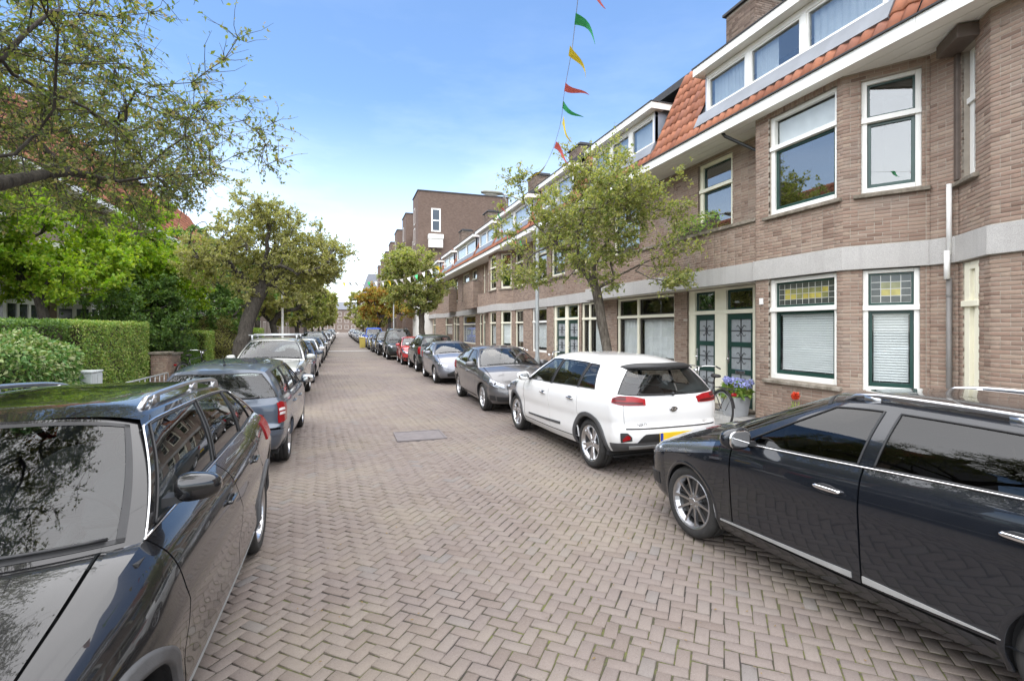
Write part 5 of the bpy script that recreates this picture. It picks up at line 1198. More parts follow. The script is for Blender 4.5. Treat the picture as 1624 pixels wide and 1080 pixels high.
def dormer(house, y0, y1, win, x=7.68, z0=6.70, z1=7.52, cheek=True, frame="white_paint", curtain=None, glassm="glass_house"):
    """flat-roofed box dormer standing in the tile slope; win: list of (ya, yb) lights"""
    win = sorted(win, reverse=True); fr = Fr((x, y1, 0), (0, -1)); L = y1-y0; mb = MB(); us = [(y1-b, y1-a) for a, b in win]
    mb.fbox(fr, 0, L, -.10, -.001, z0-.06, z0+.07); mb.fbox(fr, 0, L, -.10, -.001, z1-.06, z1+.05)
    ed = [0]+[v for u in us for v in u]+[L]
    for a, b in zip(ed[::2], ed[1::2]): mb.fbox(fr, a, b, -.10, -.003, z0+.07, z1-.06)
    do = mb.build("dormer", frame, house, bevel=.005)
    for i, (a, b) in enumerate(us):
        g = MB(); g.fbox(fr, a, b, -.06, -.055, z0+.07, z1-.06); g.build("pane", "glass_dormer", do)
        sb = MB()
        for q in ((a, a+.035, z0+.07, z1-.06), (b-.035, b, z0+.07, z1-.06), (a+.035, b-.035, z0+.07, z0+.11), (a+.035, b-.035, z1-.095, z1-.06)): sb.fbox(fr, q[0], q[1], -.065, -.02, q[2], q[3])
        sb.build("sash", frame, do)
        if True:  # pale sheets added to stand in for sky reflections; the narrow one a real curtain
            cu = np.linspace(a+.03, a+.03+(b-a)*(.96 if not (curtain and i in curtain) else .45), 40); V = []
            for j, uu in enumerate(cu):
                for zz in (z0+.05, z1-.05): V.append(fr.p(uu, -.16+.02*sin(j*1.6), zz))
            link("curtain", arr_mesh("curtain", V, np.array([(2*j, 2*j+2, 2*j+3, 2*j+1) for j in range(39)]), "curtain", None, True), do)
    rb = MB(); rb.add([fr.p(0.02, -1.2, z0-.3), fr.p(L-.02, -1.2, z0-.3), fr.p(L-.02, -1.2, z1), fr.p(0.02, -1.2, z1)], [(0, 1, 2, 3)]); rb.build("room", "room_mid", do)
    for yy in (y0, y1):
        cb = MB(); zt = z1+.19; xa = TS[0]+(z0-.06-TS[1])*(TT[0]-TS[0])/(TT[1]-TS[1]); xb = TS[0]+(zt-TS[1])*(TT[0]-TS[0])/(TT[1]-TS[1])
        s_ = .03 if yy == y0 else -.03
        cb.hexa([(x-.0, yy, z0-.06), (x+.10, yy, z0-.06), (x+.10, yy+s_, z0-.06), (x, yy+s_, z0-.06), (x, yy, zt), (TT[0]+.1, yy, zt), (TT[0]+.1, yy+s_, zt), (x, yy+s_, zt)]); cb.build("dormer_cheek", "zinc", do)
    fl = MB()   # lead apron and side soakers
    fl.hexa([(x-.235, y0-.12, z0-.30), (x-.18, y0-.12, z0-.325), (x-.18, y1+.12, z0-.325), (x-.235, y1+.12, z0-.30), (x-.085, y0-.12, z0+.01), (x-.001, y0-.12, z0-.02), (x-.001, y1+.12, z0-.02), (x-.085, y1+.12, z0+.01)]); fl.build("lead_apron", "lead", do)
    tb = MB(); ox = .22; tb.box(x-ox, TT[0]+.4, y0-.16, y1+.16, z1+.20, z1+.22); tb.box(x-ox, x-ox+.03, y0-.16, y1+.16, z1+.05, z1+.199); tb.box(x-ox+.03, x+.2, y0-.13, y1+.13, z1+.06, z1+.09)
    for yy in (y0-.16, y1+.13): tb.box(x-ox+.03, x+.45, yy, yy+.03, z1+.05, z1+.199)
    tb.build("dormer_fascia", frame, do, bevel=.005); tc_ = MB(); tc_.box(x-ox-.02, TT[0]+.4, y0-.18, y1+.18, z1+.221, z1+.245); tc_.build("dormer_roof", "roof_felt", do)
def chimney(house, x, y, w, l, z0, z1):
    mb = MB(); mb.box(x-w/2+.01, x+w/2-.01, y-l/2+.01, y+l/2-.01, z0, z1); co = mb.build("chimney", "mortar", house)
    a, La = F2(x-w/2, y-l/2, x+w/2, y-l/2); b, Lb = F2(x-w/2, y+l/2, x-w/2, y-l/2); lay_bricks(house, [(a, brick_list(a, La, z0, z1, ())), (b, brick_list(b, Lb, z0, z1, ()))], 0, "chimney_brick", co)
    mb = MB(); mb.box(x-w/2-.07, x+w/2+.07, y-l/2-.07, y+l/2+.07, z1, z1+.07); mb.box(x-w/2+.05, x+w/2-.05, y-l/2+.05, y+l/2-.05, z1+.07, z1+.16); mb.build("chimney_cap", "roof_felt", co, bevel=.01)
    return co
def band(house, pts, z0=ZB0, z1=ZB1, d=.05):
    """string course along a plan polyline (far to near)"""
    mb = MB(); P = [np.array(p, float) for p in pts]; nn = []
    for a, b in zip(P, P[1:]): t = (b-a)/np.linalg.norm(b-a); nn.append(np.array((t[1], -t[0])))
    off = [P[0]+nn[0]*d]
    for i in range(1, len(P)-1): m_ = nn[i-1]+nn[i]; m_ /= np.dot(m_, nn[i]); off.append(P[i]+m_*d)
    off.append(P[-1]+nn[-1]*d); inn = [p-np.array((-.12, 0))*0+np.array((.14, 0)) for p in P]
    for i in range(len(P)-1):
        a, b, c, e = off[i], off[i+1], inn[i+1], inn[i]; mb.hexa([(*a, z0), (*b, z0), (*c, z0), (*e, z0), (*a, z1), (*b, z1), (*c, z1), (*e, z1)])
    mb.build("string_course", "concrete_band", house, bevel=.006)
def ustart(fr, y): return (fr.O[1]-y)/(-fr.u[1])
class Face:
    """one wall face with its openings, split by the string course"""
    def __init__(s, x1, y1, x2, y2, lo=None, hi=None): s.fr, s.L = F2(x1, y1, x2, y2); s.h = []; s.sol = []; s.lo, s.hi = lo, hi
    def u(s, y): return ustart(s.fr, y)
def finish(house, faces, geo, nobj=0, ztop=ZE-.02, zlow=0.0):
    mb = MB(); walls = []
    for f in faces:
        z0, z1 = f.lo if f.lo is not None else zlow, f.hi if f.hi is not None else ztop
        wall_back(mb, f.fr, f.L, z0, z1, f.h, -.0055 if geo else 0, .16)
        if geo:
            nb = [(0, f.L, ZB0, ZB1)] if z0 < ZB0 < z1 else []; walls.append((f.fr, brick_list(f.fr, f.L, z0, z1, list(f.h)+nb, f.sol)))
    mb.build("wall", "mortar" if geo else "brick_wall", house)
    if geo: lay_bricks(house, walls, nobj)
def pipe(house, pts, r, m, nm="downpipe", clips=True):
    mb = MB(); mb.tube(pts, r, 10)
    if clips:
        for a, b in zip(pts, pts[1:]):
            if abs(b[2]-a[2]) > 1.2:
                for t in (.1, .5, .9): z = a[2]+(b[2]-a[2])*t; mb.lathe([(r+.006, -.015), (r+.006, .015)], 10, 'z', (a[0], a[1], z))
    return mb.build(nm, m, house, True)

# ------------ nearest house: bay beside the recessed doors
h1 = thing("terraced_house", "brick house with canted bay, blinds and leaded yellow lights, nearest whole house on the right", "house", (0, 0, 0), 0, "brick terraced houses along the right pavement")
A = Face(BX, 7.86, BX, 6.04); B = Face(BX, 6.04, MX, 5.14); C = Face(MX, 5.14, MX, 4.78); Rr = Face(MX, 11.18, MX, 7.86); Q = Face(MX, 7.86, BX, 7.86)
w0, w1 = A.u(7.54), A.u(6.15)
A.h += [(w0, w1, .97, ZB0), (w0, w1, 4.03, 5.86)]; A.sol = [(w0-.05, w1+.05, 5.86, 5.98)]
b0, b1 = .26, .965
B.h += [(b0, b1, .92, ZB0), (b0-.02, b1+.02, 4.03, 5.80)]
door_u = (Rr.u(10.72), Rr.u(8.50)); Rr.h += [(door_u[0], door_u[1], .16, ZB0), (Rr.u(10.3), Rr.u(9.15), 4.09, 5.86)]
finish(h1, [A, B, C, Rr], True, 300)
qb = MB(); wall_back(qb, Q.fr, Q.L, 0, ZE-.02, (), 0); qb.build("bay_return", "brick_wall", h1)
window(h1, A.fr, w0, w1, .97, ZB0-.01, transom=2.25, blind='slats', stained=True, fw=.09)
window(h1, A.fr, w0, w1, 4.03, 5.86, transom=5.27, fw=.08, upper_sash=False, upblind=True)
window(h1, B.fr, b0, b1, .92, ZB0-.01, transom=2.22, blind='slats', stained=True, fw=.07, sill=False)
window(h1, B.fr, b0-.02, b1+.02, 4.03, 5.80, transom=5.17, fw=.075, glassm="glass_upper")
# doors in the recess
d1a, d1b, d2a, d2b = Rr.u(10.50), Rr.u(9.78), Rr.u(9.42), Rr.u(8.62)
door_frame(h1, Rr.fr, [(Rr.u(10.72), d1a), (d1b, d2a), (d2b, Rr.u(8.50))], .12, 2.28, ZB0-.02)
door(h1, Rr.fr, d1a, d1b, .16, 2.24, 2.28, ZB0-.04); door(h1, Rr.fr, d2a, d2b, .16, 2.24, 2.28, ZB0-.04, slot=True)
window(h1, Rr.fr, Rr.u(10.3), Rr.u(9.15), 4.09, 5.86, transom=5.22, frame="cream_paint", sill=False, fw=.11)
lb = MB(); lb.box(BX+.0, MX+.05, 7.87, 11.0, 4.0, 4.07); lb.build("ledge", "sill_stone", h1, bevel=.008)
band(h1, [(MX-.55, 11.18), (MX-.55, 7.9), (BX, 7.86), (BX, 6.04), (MX, 5.14), (MX, 4.78)])
# parapet over the doors carries the upper recess
PA = Face(MX-.55, 11.18, MX-.55, 7.87, ZB1, 4.0); PB = MB(); wall_back(PB, PA.fr, PA.L, ZB1, 4.0, ()); PB.build("parapet", "mortar", h1); sf = MB(); sf.box(MX-.54, MX, 7.87, 11.18, ZB0+.02, ZB1-.01); sf.build("porch_soffit", "cream_paint", h1)
lay_bricks(h1, [(PA.fr, brick_list(PA.fr, PA.L, ZB1, 4.0, ()))], 0, parent=h1)
pipe(h1, [(EX+.1, 8.62, ZE), (EX+.14, 8.55, ZE-.12), (MX-.08, 7.97, 5.32), (MX-.08, 7.97, 4.1)], .035, "pipe_black")
pipe(h1, [(MX-.09, 8.05, 2.75), (MX-.09, 8.05, .15)], .045, "pipe_grey", clips=True)
pipe(h1, [(MX-.055, 4.86, 3.95), (MX-.055, 4.86, 2.95)], .032, "pipe_white"); pipe(h1, [(MX-.055, 4.86, 2.62), (MX-.055, 4.86, .1)], .034, "pipe_grey"); pipe(h1, [(MX-.10, 4.86, 3.0), (MX-.10, 4.86, 2.6)], .036, "pipe_white")
nb = MB(); nb.box(BX-.03, BX-.004, 7.66, 7.74, 2.36, 2.48); nb.build("house_number", "pipe_white", h1)
stp = MB(); stp.box(MX-.45, MX+.05, 8.4, 10.8, 0, .16); stp.build("doorstep", "sill_stone", h1, bevel=.01)
roof(h1, 4.78, 11.18, [(5.3, 9.50, 6.56)], 300)
dormer(h1, 5.35, 9.40, [(8.22, 9.32), (6.92, 8.10), (5.44, 6.80)], curtain=(1,))
chimney(h1, 9.9, 10.3, .85, 1.0, 8.3, 10.05)
# ------------ next house along: pair of windows, piers, two more doors
h2 = thing("terraced_house", "brick house behind the street tree, cream framed window pair and dark green doors", "house", (0, 0, 0), 0, "brick terraced houses along the right pavement")
M = Face(MX, 20.0, MX, 11.18); wl = [(14.2, 11.25, .95), (16.75, 15.15, .95)]
for a, b, z in wl: M.h.append((M.u(a), M.u(b), z, ZB0))
M.h.append((M.u(19.36), M.u(16.95), .14, ZB0)); ups = [(19.6, 18.2), (17.4, 16.0), (14.4, 12.9)]
for a, b in ups: M.h.append((M.u(a), M.u(b), 4.05, 5.8))
finish(h2, [M], True, 0)
window(h2, M.fr, M.u(14.2), M.u(11.25), .95, ZB0-.01, frame="cream_paint", sash="dark_wood", transom=2.25, mull=(M.u(13.05),), curtain=((.0, .98),), fw=.08, inset=.05)
window(h2, M.fr, M.u(16.75), M.u(15.15), .95, ZB0-.01, frame="cream_paint", sash="dark_wood", transom=2.25, mull=(M.u(16.2),), fw=.08, curtain=((.1, .9),))
door_frame(h2, M.fr, [(M.u(19.36), M.u(19.2)), (M.u(18.3), M.u(18.05)), (M.u(17.15), M.u(16.97))], .10, 2.28, ZB0-.02)
door(h2, M.fr, M.u(19.2), M.u(18.3), .14, 2.24, 2.28, ZB0-.04); door(h2, M.fr, M.u(18.05), M.u(17.15), .14, 2.24, 2.28, ZB0-.04)
for a, b in ups: window(h2, M.fr, M.u(a), M.u(b), 4.05, 5.8, transom=5.25, frame="cream_paint", fw=.08)
band(h2, [(MX, 20.0), (MX, 15.9), (MX-.55, 15.2), (MX-.55, 11.18)])
PA = Face(MX-.55, 15.2, MX-.55, 11.18, ZB1, 4.0); PC = Face(MX, 15.9, MX-.55, 15.2, ZB1, 4.0); PB = MB(); wall_back(PB, PA.fr, PA.L, ZB1, 4.0, ()); PB.build("parapet", "mortar", h2); sf = MB(); sf.box(MX-.54, MX, 11.18, 15.2, ZB0+.02, ZB1-.01); sf.build("porch_soffit", "cream_paint", h2)
lay_bricks(h2, [(PA.fr, brick_list(PA.fr, PA.L, ZB1, 4.0, ()))], 0); lb = MB(); lb.box(MX-.6, MX+.05, 11.18, 15.2, 4.0, 4.07); lb.build("ledge", "sill_stone", h2, bevel=.008)
roof(h2, 11.18, 20.0, [(10.5, 15.0, 6.56), (16.2, 19.4, 6.56)], 0)
dormer(h2, 11.35, 14.85, [(13.75, 14.7), (12.65, 13.6), (11.45, 12.5)]); dormer(h2, 16.3, 19.3, [(17.9, 19.2), (16.4, 17.75)])
chimney(h2, 9.9, 20.0, .9, 1.1, 8.3, 9.7)
# ------------ house partly in frame at the right edge
h0 = thing("terraced_house", "brick house at the right edge with cream framed narrow lights and brown window hood", "house", (0, 0, 0), 0, "brick terraced houses along the right pavement")
D = Face(MX, 4.775, 7.74, 4.16); E_ = Face(7.74, 4.16, 7.74, -3.0)
k0, k1 = .10, .50; D.h += [(k0, k1, .45, ZB0-.02), (k0-.04, k1-.08, 3.98, 5.75)]
E_.h += [(E_.u(3.2), E_.u(1.6), .97, ZB0), (E_.u(3.2), E_.u(1.6), 4.03, 5.8)]
finish(h0, [D, E_], True, 300)
window(h0, D.fr, k0, k1, .45, ZB0-.02, frame="cream_paint", sash="cream_paint", transom=2.24, sill=False, fw=.13, inset=.02); window(h0, D.fr, k0-.04, k1-.08, 3.98, 5.75, frame="white_paint", sash=None, transom=5.05, fw=.10, inset=.10)
for z0, z1 in ((.97, ZB0-.01), (4.03, 5.8)): window(h0, E_.fr, E_.u(3.2), E_.u(1.6), z0, z1, transom=z0+1.3)
hd = MB(); hd.fbox(D.fr, k0-.16, k1+.02, -.02, .24, 5.75, 5.93); hd.fbox(D.fr, k0-.13, k0-.045, -.03, .05, 3.98, 5.75); hd.build("window_hood", "brown_wood", h0, bevel=.012)
band(h0, [(MX, 4.775), (7.74, 4.16), (7.74, -3.0)])
roof(h0, -3.0, 4.78, [(-2, 4.4, 6.56)], 0); dormer(h0, -1.0, 4.2, [(2.5, 4.0), (.8, 2.3)])
# ------------ farther houses of the row, wall faces textured
def far_house(label, y0, y1, corner, upper, lower, doors, dorm, chim, parap=()):
    h = thing("terraced_house", label, "house", (0, 0, 0), 0, "brick terraced houses along the right pavement")
    fs = []; yb0, yb1 = corner
    f1 = Face(MX, y1, MX, yb1+.1) if y1 > yb1+.2 else None; f2 = Face(BX, yb1, BX, yb0); f3 = Face(BX, yb0, MX, yb0-.9); f4 = Face(MX, yb0-.9, MX, y0) if yb0-.9 > y0 else None
    f5 = Face(MX, yb1+.1, BX, yb1)
    fs = [f for f in (f1, f2, f3, f4) if f]
    def pick(a, b):
        for f in fs:
            ya, yb = f.fr.O[1], f.fr.O[1]+f.fr.u[1]*f.L
            if yb-.01 <= b and a <= ya+.01: return f
    jobs = []
    for lst, z0, z1, tr in ((lower, .85, ZB0-.01, 2.2), (upper, 4.0, 5.82, 5.2)):
        for a, b, kw in lst:
            f = pick(a, b)
            if f is None: continue
            ua, ub = f.u(a), f.u(b); f.h.append((ua, ub, z0, z1)); jobs.append((f, ua, ub, z0, z1, tr, kw))
    for a, b in doors:
        f = pick(a, b)
        if f: f.h.append((f.u(a), f.u(b), .1, ZB0-.02))
    finish(h, fs+[f5], False)
    for f, ua, ub, z0, z1, tr, kw in jobs: window(h, f.fr, ua, ub, z0, z1, **{**dict(transom=tr, frame="cream_paint", sash="dark_wood", simple=True, fw=.09, sill=z0 > 3), **kw})
    for a, b in doors:
        f = pick(a, b)
        if f: ua, ub = f.u(a), f.u(b); door_frame(h, f.fr, [(ua, ua+.1), (ub-.1, ub)], .1, 2.28, ZB0-.03); door(h, f.fr, ua+.1, ub-.1, .12, 2.24, 2.28, ZB0-.05)
    band(h, [(MX-.5, y1), (MX-.5, yb1+.4), (BX, yb1), (BX, yb0), (MX, yb0-.9)]+([(MX, y0)] if f4 else []))
    for a, b in parap:
        p = MB(); p.box(BX, BX+.12, b, a, ZB1, 4.9); p.box(BX+.12, MX, b, b+.12, ZB1, 4.9); p.build("balcony_wall", "brick_wall", h); c = MB(); c.box(BX-.02, BX+.14, b-.02, a, 4.9, 4.96); c.build("coping", "sill_stone", h)
    if f1 is not None: p = MB(); p.box(MX-.5, MX-.38, yb1+.1, y1, ZB1, 3.95); p.box(MX-.38, MX, yb1+.1, y1, 3.80, 3.86); p.build("parapet", "brick_wall", h)
    roof(h, y0, y1, [(a-.1, b+.1, 6.56) for a, b, w in dorm], 0)
    for a, b, w in dorm: dormer(h, a, b, w)
    for y, z in chim: chimney(h, 9.6, y, .9, 1.1, 8.2, z)
    return h
far_house("brick house with pale blue blinds in its corner bay, beyond the lamp post", 20.0, 30.0, (25.55, 27.2), [(27.0, 25.75, {}), (25.35, 24.75, {}), (24.35, 23.1, {}), (21.9, 20.1, {}), (29.6, 28.0, {})],
    [(27.0, 25.75, dict(blind=.9)), (25.35, 24.75, dict(blind=.85, sash=None)), (24.35, 23.1, dict(blind=.75)), (21.9, 20.1, dict(mull=(2.6,), frame="white_paint", blind=.9))], [(29.0, 28.0)], [(20.6, 25.4, [(23.1, 25.3), (20.7, 22.9)]), (26.2, 29.6, [(26.3, 27.9), (28.0, 29.5)])], [(24.5, 9.7)])
far_house("brick house with brick balcony walls above the string course", 30.0, 49.0, (44.5, 46.3), [(46.1, 44.7, {}), (43.5, 40.8, {}), (39.6, 38.2, {}), (36.5, 34.4, dict(transom=None, sash=None)), (33.6, 32.2, {}), (30.6, 30.15, {})],
    [(46.1, 44.7, dict(blind=.8)), (43.3, 40.2, dict(blind=.6)), (38.9, 37.6, {}), (36.4, 32.6, dict(mull=(11.6,), blind=.95, sash="enamel_plate")), (31.6, 30.9, dict(blind=.8))], [(30.8, 30.1), (39.9, 39.0)], [(30.5, 36.0, [(33.2, 35.9), (30.6, 33.0)]), (37.2, 41.0, [(39.1, 40.9), (37.3, 39.0)]), (43.0, 47.0, [(45.0, 46.9), (43.1, 44.8)])], [(33.5, 9.8), (41.5, 10.0)], parap=((41.3, 38.6), (33.6, 30.8)))
# ---------------------------------------------------------------- trees and hedges
def leaf_mesh(P, D, size, spread=.5, up=.35, aspect=.55):
    """one folded leaf (two triangles pairs) at every point; P points, D main direction"""
    n = len(P); a = rng.normal(0, 1, (n, 3)); d = D*(1-spread)+a*spread; d[:, 2] -= .1; d /= np.linalg.norm(d, axis=1)[:, None]
    u = rng.normal(0, 1, (n, 3)); u[:, 2] += up*3; s = np.cross(d, u); s /= np.linalg.norm(s, axis=1)[:, None]+1e-9; nn = np.cross(s, d)
    L = size*rng.uniform(.6, 1.25, n)[:, None]; w = L*aspect*.5
    V = np.stack([P, P+d*L*.45+s*w+nn*w*.35, P+d*L, P+d*L*.45-s*w+nn*w*.35], 1).reshape(-1, 3); b = np.arange(n)[:, None]*4
    F = np.concatenate([b+np.array([[0, 1, 2]]), b+np.array([[0, 2, 3]])], 1).reshape(-1, 3); return V, F
def tubes_mesh(segs, k=5):
    """segs: list of (p0, p1, r0, r1)"""
    A = np.array([s[0] for s in segs]); B = np.array([s[1] for s in segs]); r0 = np.array([s[2] for s in segs]); r1 = np.array([s[3] for s in segs])
    t = B-A; t /= np.linalg.norm(t, axis=1)[:, None]+1e-9; h = np.where(np.abs(t[:, 2:3]) < .9, np.array((0, 0, 1.))[None], np.array((1., 0, 0))[None]); x = np.cross(t, h); x /= np.linalg.norm(x, axis=1)[:, None]; y = np.cross(t, x)
    an = np.linspace(0, 2*pi, k, endpoint=False); ring = np.cos(an)[None, :, None]*x[:, None]+np.sin(an)[None, :, None]*y[:, None]
    ext = t*r0[:, None]*.38
    V = np.concatenate([(A-ext)[:, None]+ring*r0[:, None, None], (B+ext)[:, None]+ring*r1[:, None, None]], 1).reshape(-1, 3)
    j = np.arange(k); f = np.stack([j, (j+1) % k, k+(j+1) % k, k+j], 1); F = (f[None]+(np.arange(len(segs))*2*k)[:, None, None]).reshape(-1, 4); return V, F
class Tree:
    def __init__(s, trunk, r0): s.P = [np.array(trunk[0], float)]; s.par = [-1]; s.len = [0.0]; s.r0 = r0; s.add_path(0, trunk[1:])
    def add_path(s, i, pts, step=.28, wig=.03):
        for q in pts:
            q = np.array(q, float); a = s.P[i]; d = np.linalg.norm(q-a); m = max(1, int(d/step))
            for k in range(1, m+1):
                p = a+(q-a)*k/m+(rng.normal(0, wig, 3) if k < m else 0); s.P.append(p); s.par.append(i); s.len.append(s.len[i]+d/m); i = len(s.P)-1
        return i
    def limb(s, near, pts):
        A = np.array(s.P); i = int(np.argmin(np.linalg.norm(A-np.array(near), axis=1))); return s.add_path(i, pts)
    def grow(s, T, first=3, pen=.35, step=.24, wig=.035, droop=0):
        c = s.P[0]; T = T[np.argsort(np.linalg.norm(T-np.array(s.P[min(len(s.P)-1, 8)]), axis=1)+rng.normal(0, .35, len(T)))]
        for t in T:
            A = np.array(s.P); ln = np.array(s.len); d = np.linalg.norm(A-t, axis=1); ok = np.arange(len(A)) >= first
            i = int(np.argmin(np.where(ok, d+pen*ln*.3+np.where(A[:, 2] > t[2]+.5, .5, 0), 1e9))); a = A[i]; L = d[i]
            if L < .12: continue
            pd = a-s.P[s.par[i]] if s.par[i] >= 0 else np.array((0, 0, 1.)); pd = pd/(np.linalg.norm(pd)+1e-9); m = a+pd*L*.35+(t-a)*.35+np.array((0, 0, .08*L)); n = max(2, int(L/step)); last = i
            for k in range(1, n+1):
                q = k/n; p = (1-q)**2*a+2*q*(1-q)*m+q*q*t+rng.normal(0, wig, 3)*(k < n); s.P.append(p); s.par.append(last); s.len.append(s.len[last]+L/n); last = len(s.P)-1
    def finish(s, name, label, leafm, barkm, loc, leaf=.055, per=7, twig=(.18, .5), ntw=3, group=None, spread=.6, rmin=.004, thin=.013, cat="tree", bare=0, twdir=None, expo=1.75, up=.35, ltype=None):
        root = thing(name, label, cat, loc, 0, group); P = np.array(s.P); par = np.array(s.par); n = len(P); w = np.zeros(n); ch = np.zeros(n, int)
        for i in range(n-1, 0, -1):
            if ch[i] == 0: w[i] = 1
            w[par[i]] += w[i]; ch[par[i]] += 1
        r = np.maximum(rmin, s.r0*(w/w[0])**(1/expo)); fl = np.exp(-np.array(s.len)*5)*.35; r = r*(1+fl)
        segs = [(P[par[i]], P[i], min(r[par[i]], r[i]*1.5), r[i]) for i in range(1, n)]
        big = [q for q in segs if q[3] > .03]; small = [q for q in segs if q[3] <= .03]
        V, F = tubes_mesh(big, 12); link("trunk", arr_mesh("trunk", V, F, barkm, None, True), root)
        tips = np.where(r < thin)[0]; tw = []; LP = []; LD = []
        for i in tips:
            d = P[i]-P[par[i]]; d = d/(np.linalg.norm(d)+1e-9)
            for _ in range(ntw if ch[i] else ntw+2):
                a = rng.normal(0, 1, 3); a[2] *= .6; v = d*.7+a*.75
                if twdir is not None: v = v+np.array(twdir)
                v /= np.linalg.norm(v); L = rng.uniform(*twig); p = P[i]; K = 3
                for k in range(K):
                    q = p+v*L/K+rng.normal(0, .012, 3); tw.append((p, q, .0035-.0008*k, .0028-.0008*k)); v = v+rng.normal(0, .18, 3)+np.array((0, 0, -.03)); v /= np.linalg.norm(v)
                    if rng.random() > bare:
                        m = rng.integers(max(1, per//3-1), per//3+3); LP.append(p+(q-p)*(rng.random()*.8+.1*rng.random((m, 1)))+rng.normal(0, .014, (m, 3))); LD.append(np.repeat(v[None], m, 0))
                    p = q
        V, F = tubes_mesh(small+tw, 4) if small+tw else (None, None); link("branches", arr_mesh("branches", V, F, barkm), root)
        LP = np.concatenate(LP); LD = np.concatenate(LD); V, F = leaf_mesh(LP, LD, leaf, spread, up); o = link("crown", arr_mesh("crown", V, F, leafm), root)
        return root
def blob_points(n, c, r, clumps=14, shell=.55, flat=0.0, cs=.42):
    """targets gathered in uneven clumps inside an ellipsoid"""
    c, r = np.array(c, float), np.array(r, float); C = rng.normal(0, 1, (clumps, 3)); C /= np.linalg.norm(C, axis=1)[:, None]; C *= (shell+(1-shell)*rng.random((clumps, 1)))**1.0*.86
    k = rng.integers(0, clumps, n); p = C[k]+rng.normal(0, cs*.5, (n, 3)); l = np.linalg.norm(p, axis=1); p = np.where((l > 1.05)[:, None], p/l[:, None]*rng.uniform(.85, 1.05, (n, 1)), p); p[:, 2] = np.where(p[:, 2] < -flat if flat else False, -flat*rng.random(n), p[:, 2]); return c+p*r
def rel(pts, loc): return pts-np.array(loc)
# near hawthorn on the left: trunk outside the frame, crown hanging over the black estate
loc = (-3.45, 4.1, .1)
T = Tree([(0, 0, 0), (.05, .1, 1.2), (.12, .25, 2.2), (.2, .45, 2.9)], .17)
for near, pts in (((.2, .45, 2.9), [(.5, 1.1, 3.9), (.9, 1.6, 4.7), (1.5, 2.1, 5.1)]), ((.2, .45, 2.9), [(-.3, 1.5, 3.6), (-.5, 2.6, 4.3), (-.3, 3.8, 4.6)]), ((.15, .3, 2.4), [(.4, 1.4, 3.0), (.6, 2.6, 3.5), (1.3, 3.6, 3.65)]), ((.2, .45, 2.9), [(.4, -.6, 4.0), (.9, -1.2, 5.0)]), ((.2, .45, 2.9), [(-.8, .2, 4.2), (-1.4, .6, 5.2)])): T.limb(near, pts)
tg = np.concatenate([blob_points(230, (.35, 2.3, 4.4), (1.75, 2.7, 1.5), 22), blob_points(90, (.0, 3.4, 3.9), (1.6, 1.8, .9), 12), blob_points(90, (1.0, 2.2, 4.3), (1.75, 1.7, 1.25), 14, .8), blob_points(60, (.3, -.3, 5.0), (2.0, 1.8, 1.3), 8), blob_points(130, (.2, -1.9, 4.4), (2.0, 1.9, 1.2), 12), blob_points(120, (1.9, -1.5, 4.7), (1.5, 1.8, 1.0), 10), blob_points(170, (1.1, -.6, 4.9), (1.5, 1.4, 1.0), 14), blob_points(90, (-.9, 3.4, 4.6), (1.5, 2.4, 1.3), 12)])
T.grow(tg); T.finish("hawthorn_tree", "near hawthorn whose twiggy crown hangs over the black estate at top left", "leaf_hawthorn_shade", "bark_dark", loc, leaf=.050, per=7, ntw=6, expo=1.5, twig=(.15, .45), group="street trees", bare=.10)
# hawthorn on the right pavement
loc = (5.55, 9.85, .1)
T = Tree([(0, 0, 0), (-.03, .08, 1.0), (-.12, .2, 1.9), (-.22, .3, 2.7), (-.25, .35, 3.2)], .105)
for near, pts in (((-.22, .3, 2.6), [(-.8, .5, 3.5), (-1.5, .7, 4.1)]), ((-.25, .35, 3.2), [(.3, -.2, 4.2), (.9, -.6, 4.8)]), ((-.22, .3, 2.6), [(.6, -.2, 3.2), (1.5, -.9, 3.5)]), ((-.25, .35, 3.2), [(-.4, .2, 4.4), (-.6, -.1, 5.5)])): T.limb(near, pts)
tg = np.concatenate([blob_points(250, (-.3, .1, 4.1), (1.45, 1.45, 1.4), 22, .5), blob_points(26, (-1.9, .5, 3.9), (.7, .6, 1.2), 7, .7), blob_points(22, (-.3, .2, 5.6), (.7, .7, .8), 5), blob_points(20, (1.0, -1.0, 3.9), (.8, .9, 1.1), 6, .8), blob_points(16, (-1.9, .7, 2.95), (.8, .6, .25), 4), blob_points(14, (.9, -.8, 2.75), (.8, .7, .3), 4)])
T.grow(tg); T.finish("hawthorn_tree", "spreading hawthorn on the right pavement behind the white crossover", "leaf_hawthorn", "bark", loc, leaf=.066, per=12, ntw=4, twig=(.15, .42), group="street trees", bare=.03, expo=1.6)
# leaning hawthorn on the left pavement
loc = (-3.45, 19.0, .1)
T = Tree([(0, 0, 0), (.08, .15, 1.3), (.35, .5, 2.4), (.6, .7, 3.1)], .23)
for near, pts in (((.6, .7, 3.1), [(-.3, .8, 3.9), (-1.0, .6, 4.6)]), ((.6, .7, 3.1), [(1.4, .3, 3.8), (2.2, 0, 4.1)]), ((.6, .7, 3.1), [(.9, .2, 4.5), (1.0, -.2, 5.6)])): T.limb(near, pts)
tg = np.concatenate([blob_points(420, (.75, .2, 4.4), (2.6, 2.6, 1.7), 30, .55), blob_points(50, (2.7, .0, 4.2), (1.0, 1.0, .9), 8), blob_points(36, (.9, 0, 6.1), (1.2, 1.2, .8), 6)])
T.grow(tg, pen=.3); T.finish("hawthorn_tree", "leaning hawthorn with thick dark trunk beside the round bush on the left", "leaf_olive", "bark_dark", loc, leaf=.080, per=15, ntw=5, twig=(.18, .45), group="street trees", bare=.03)
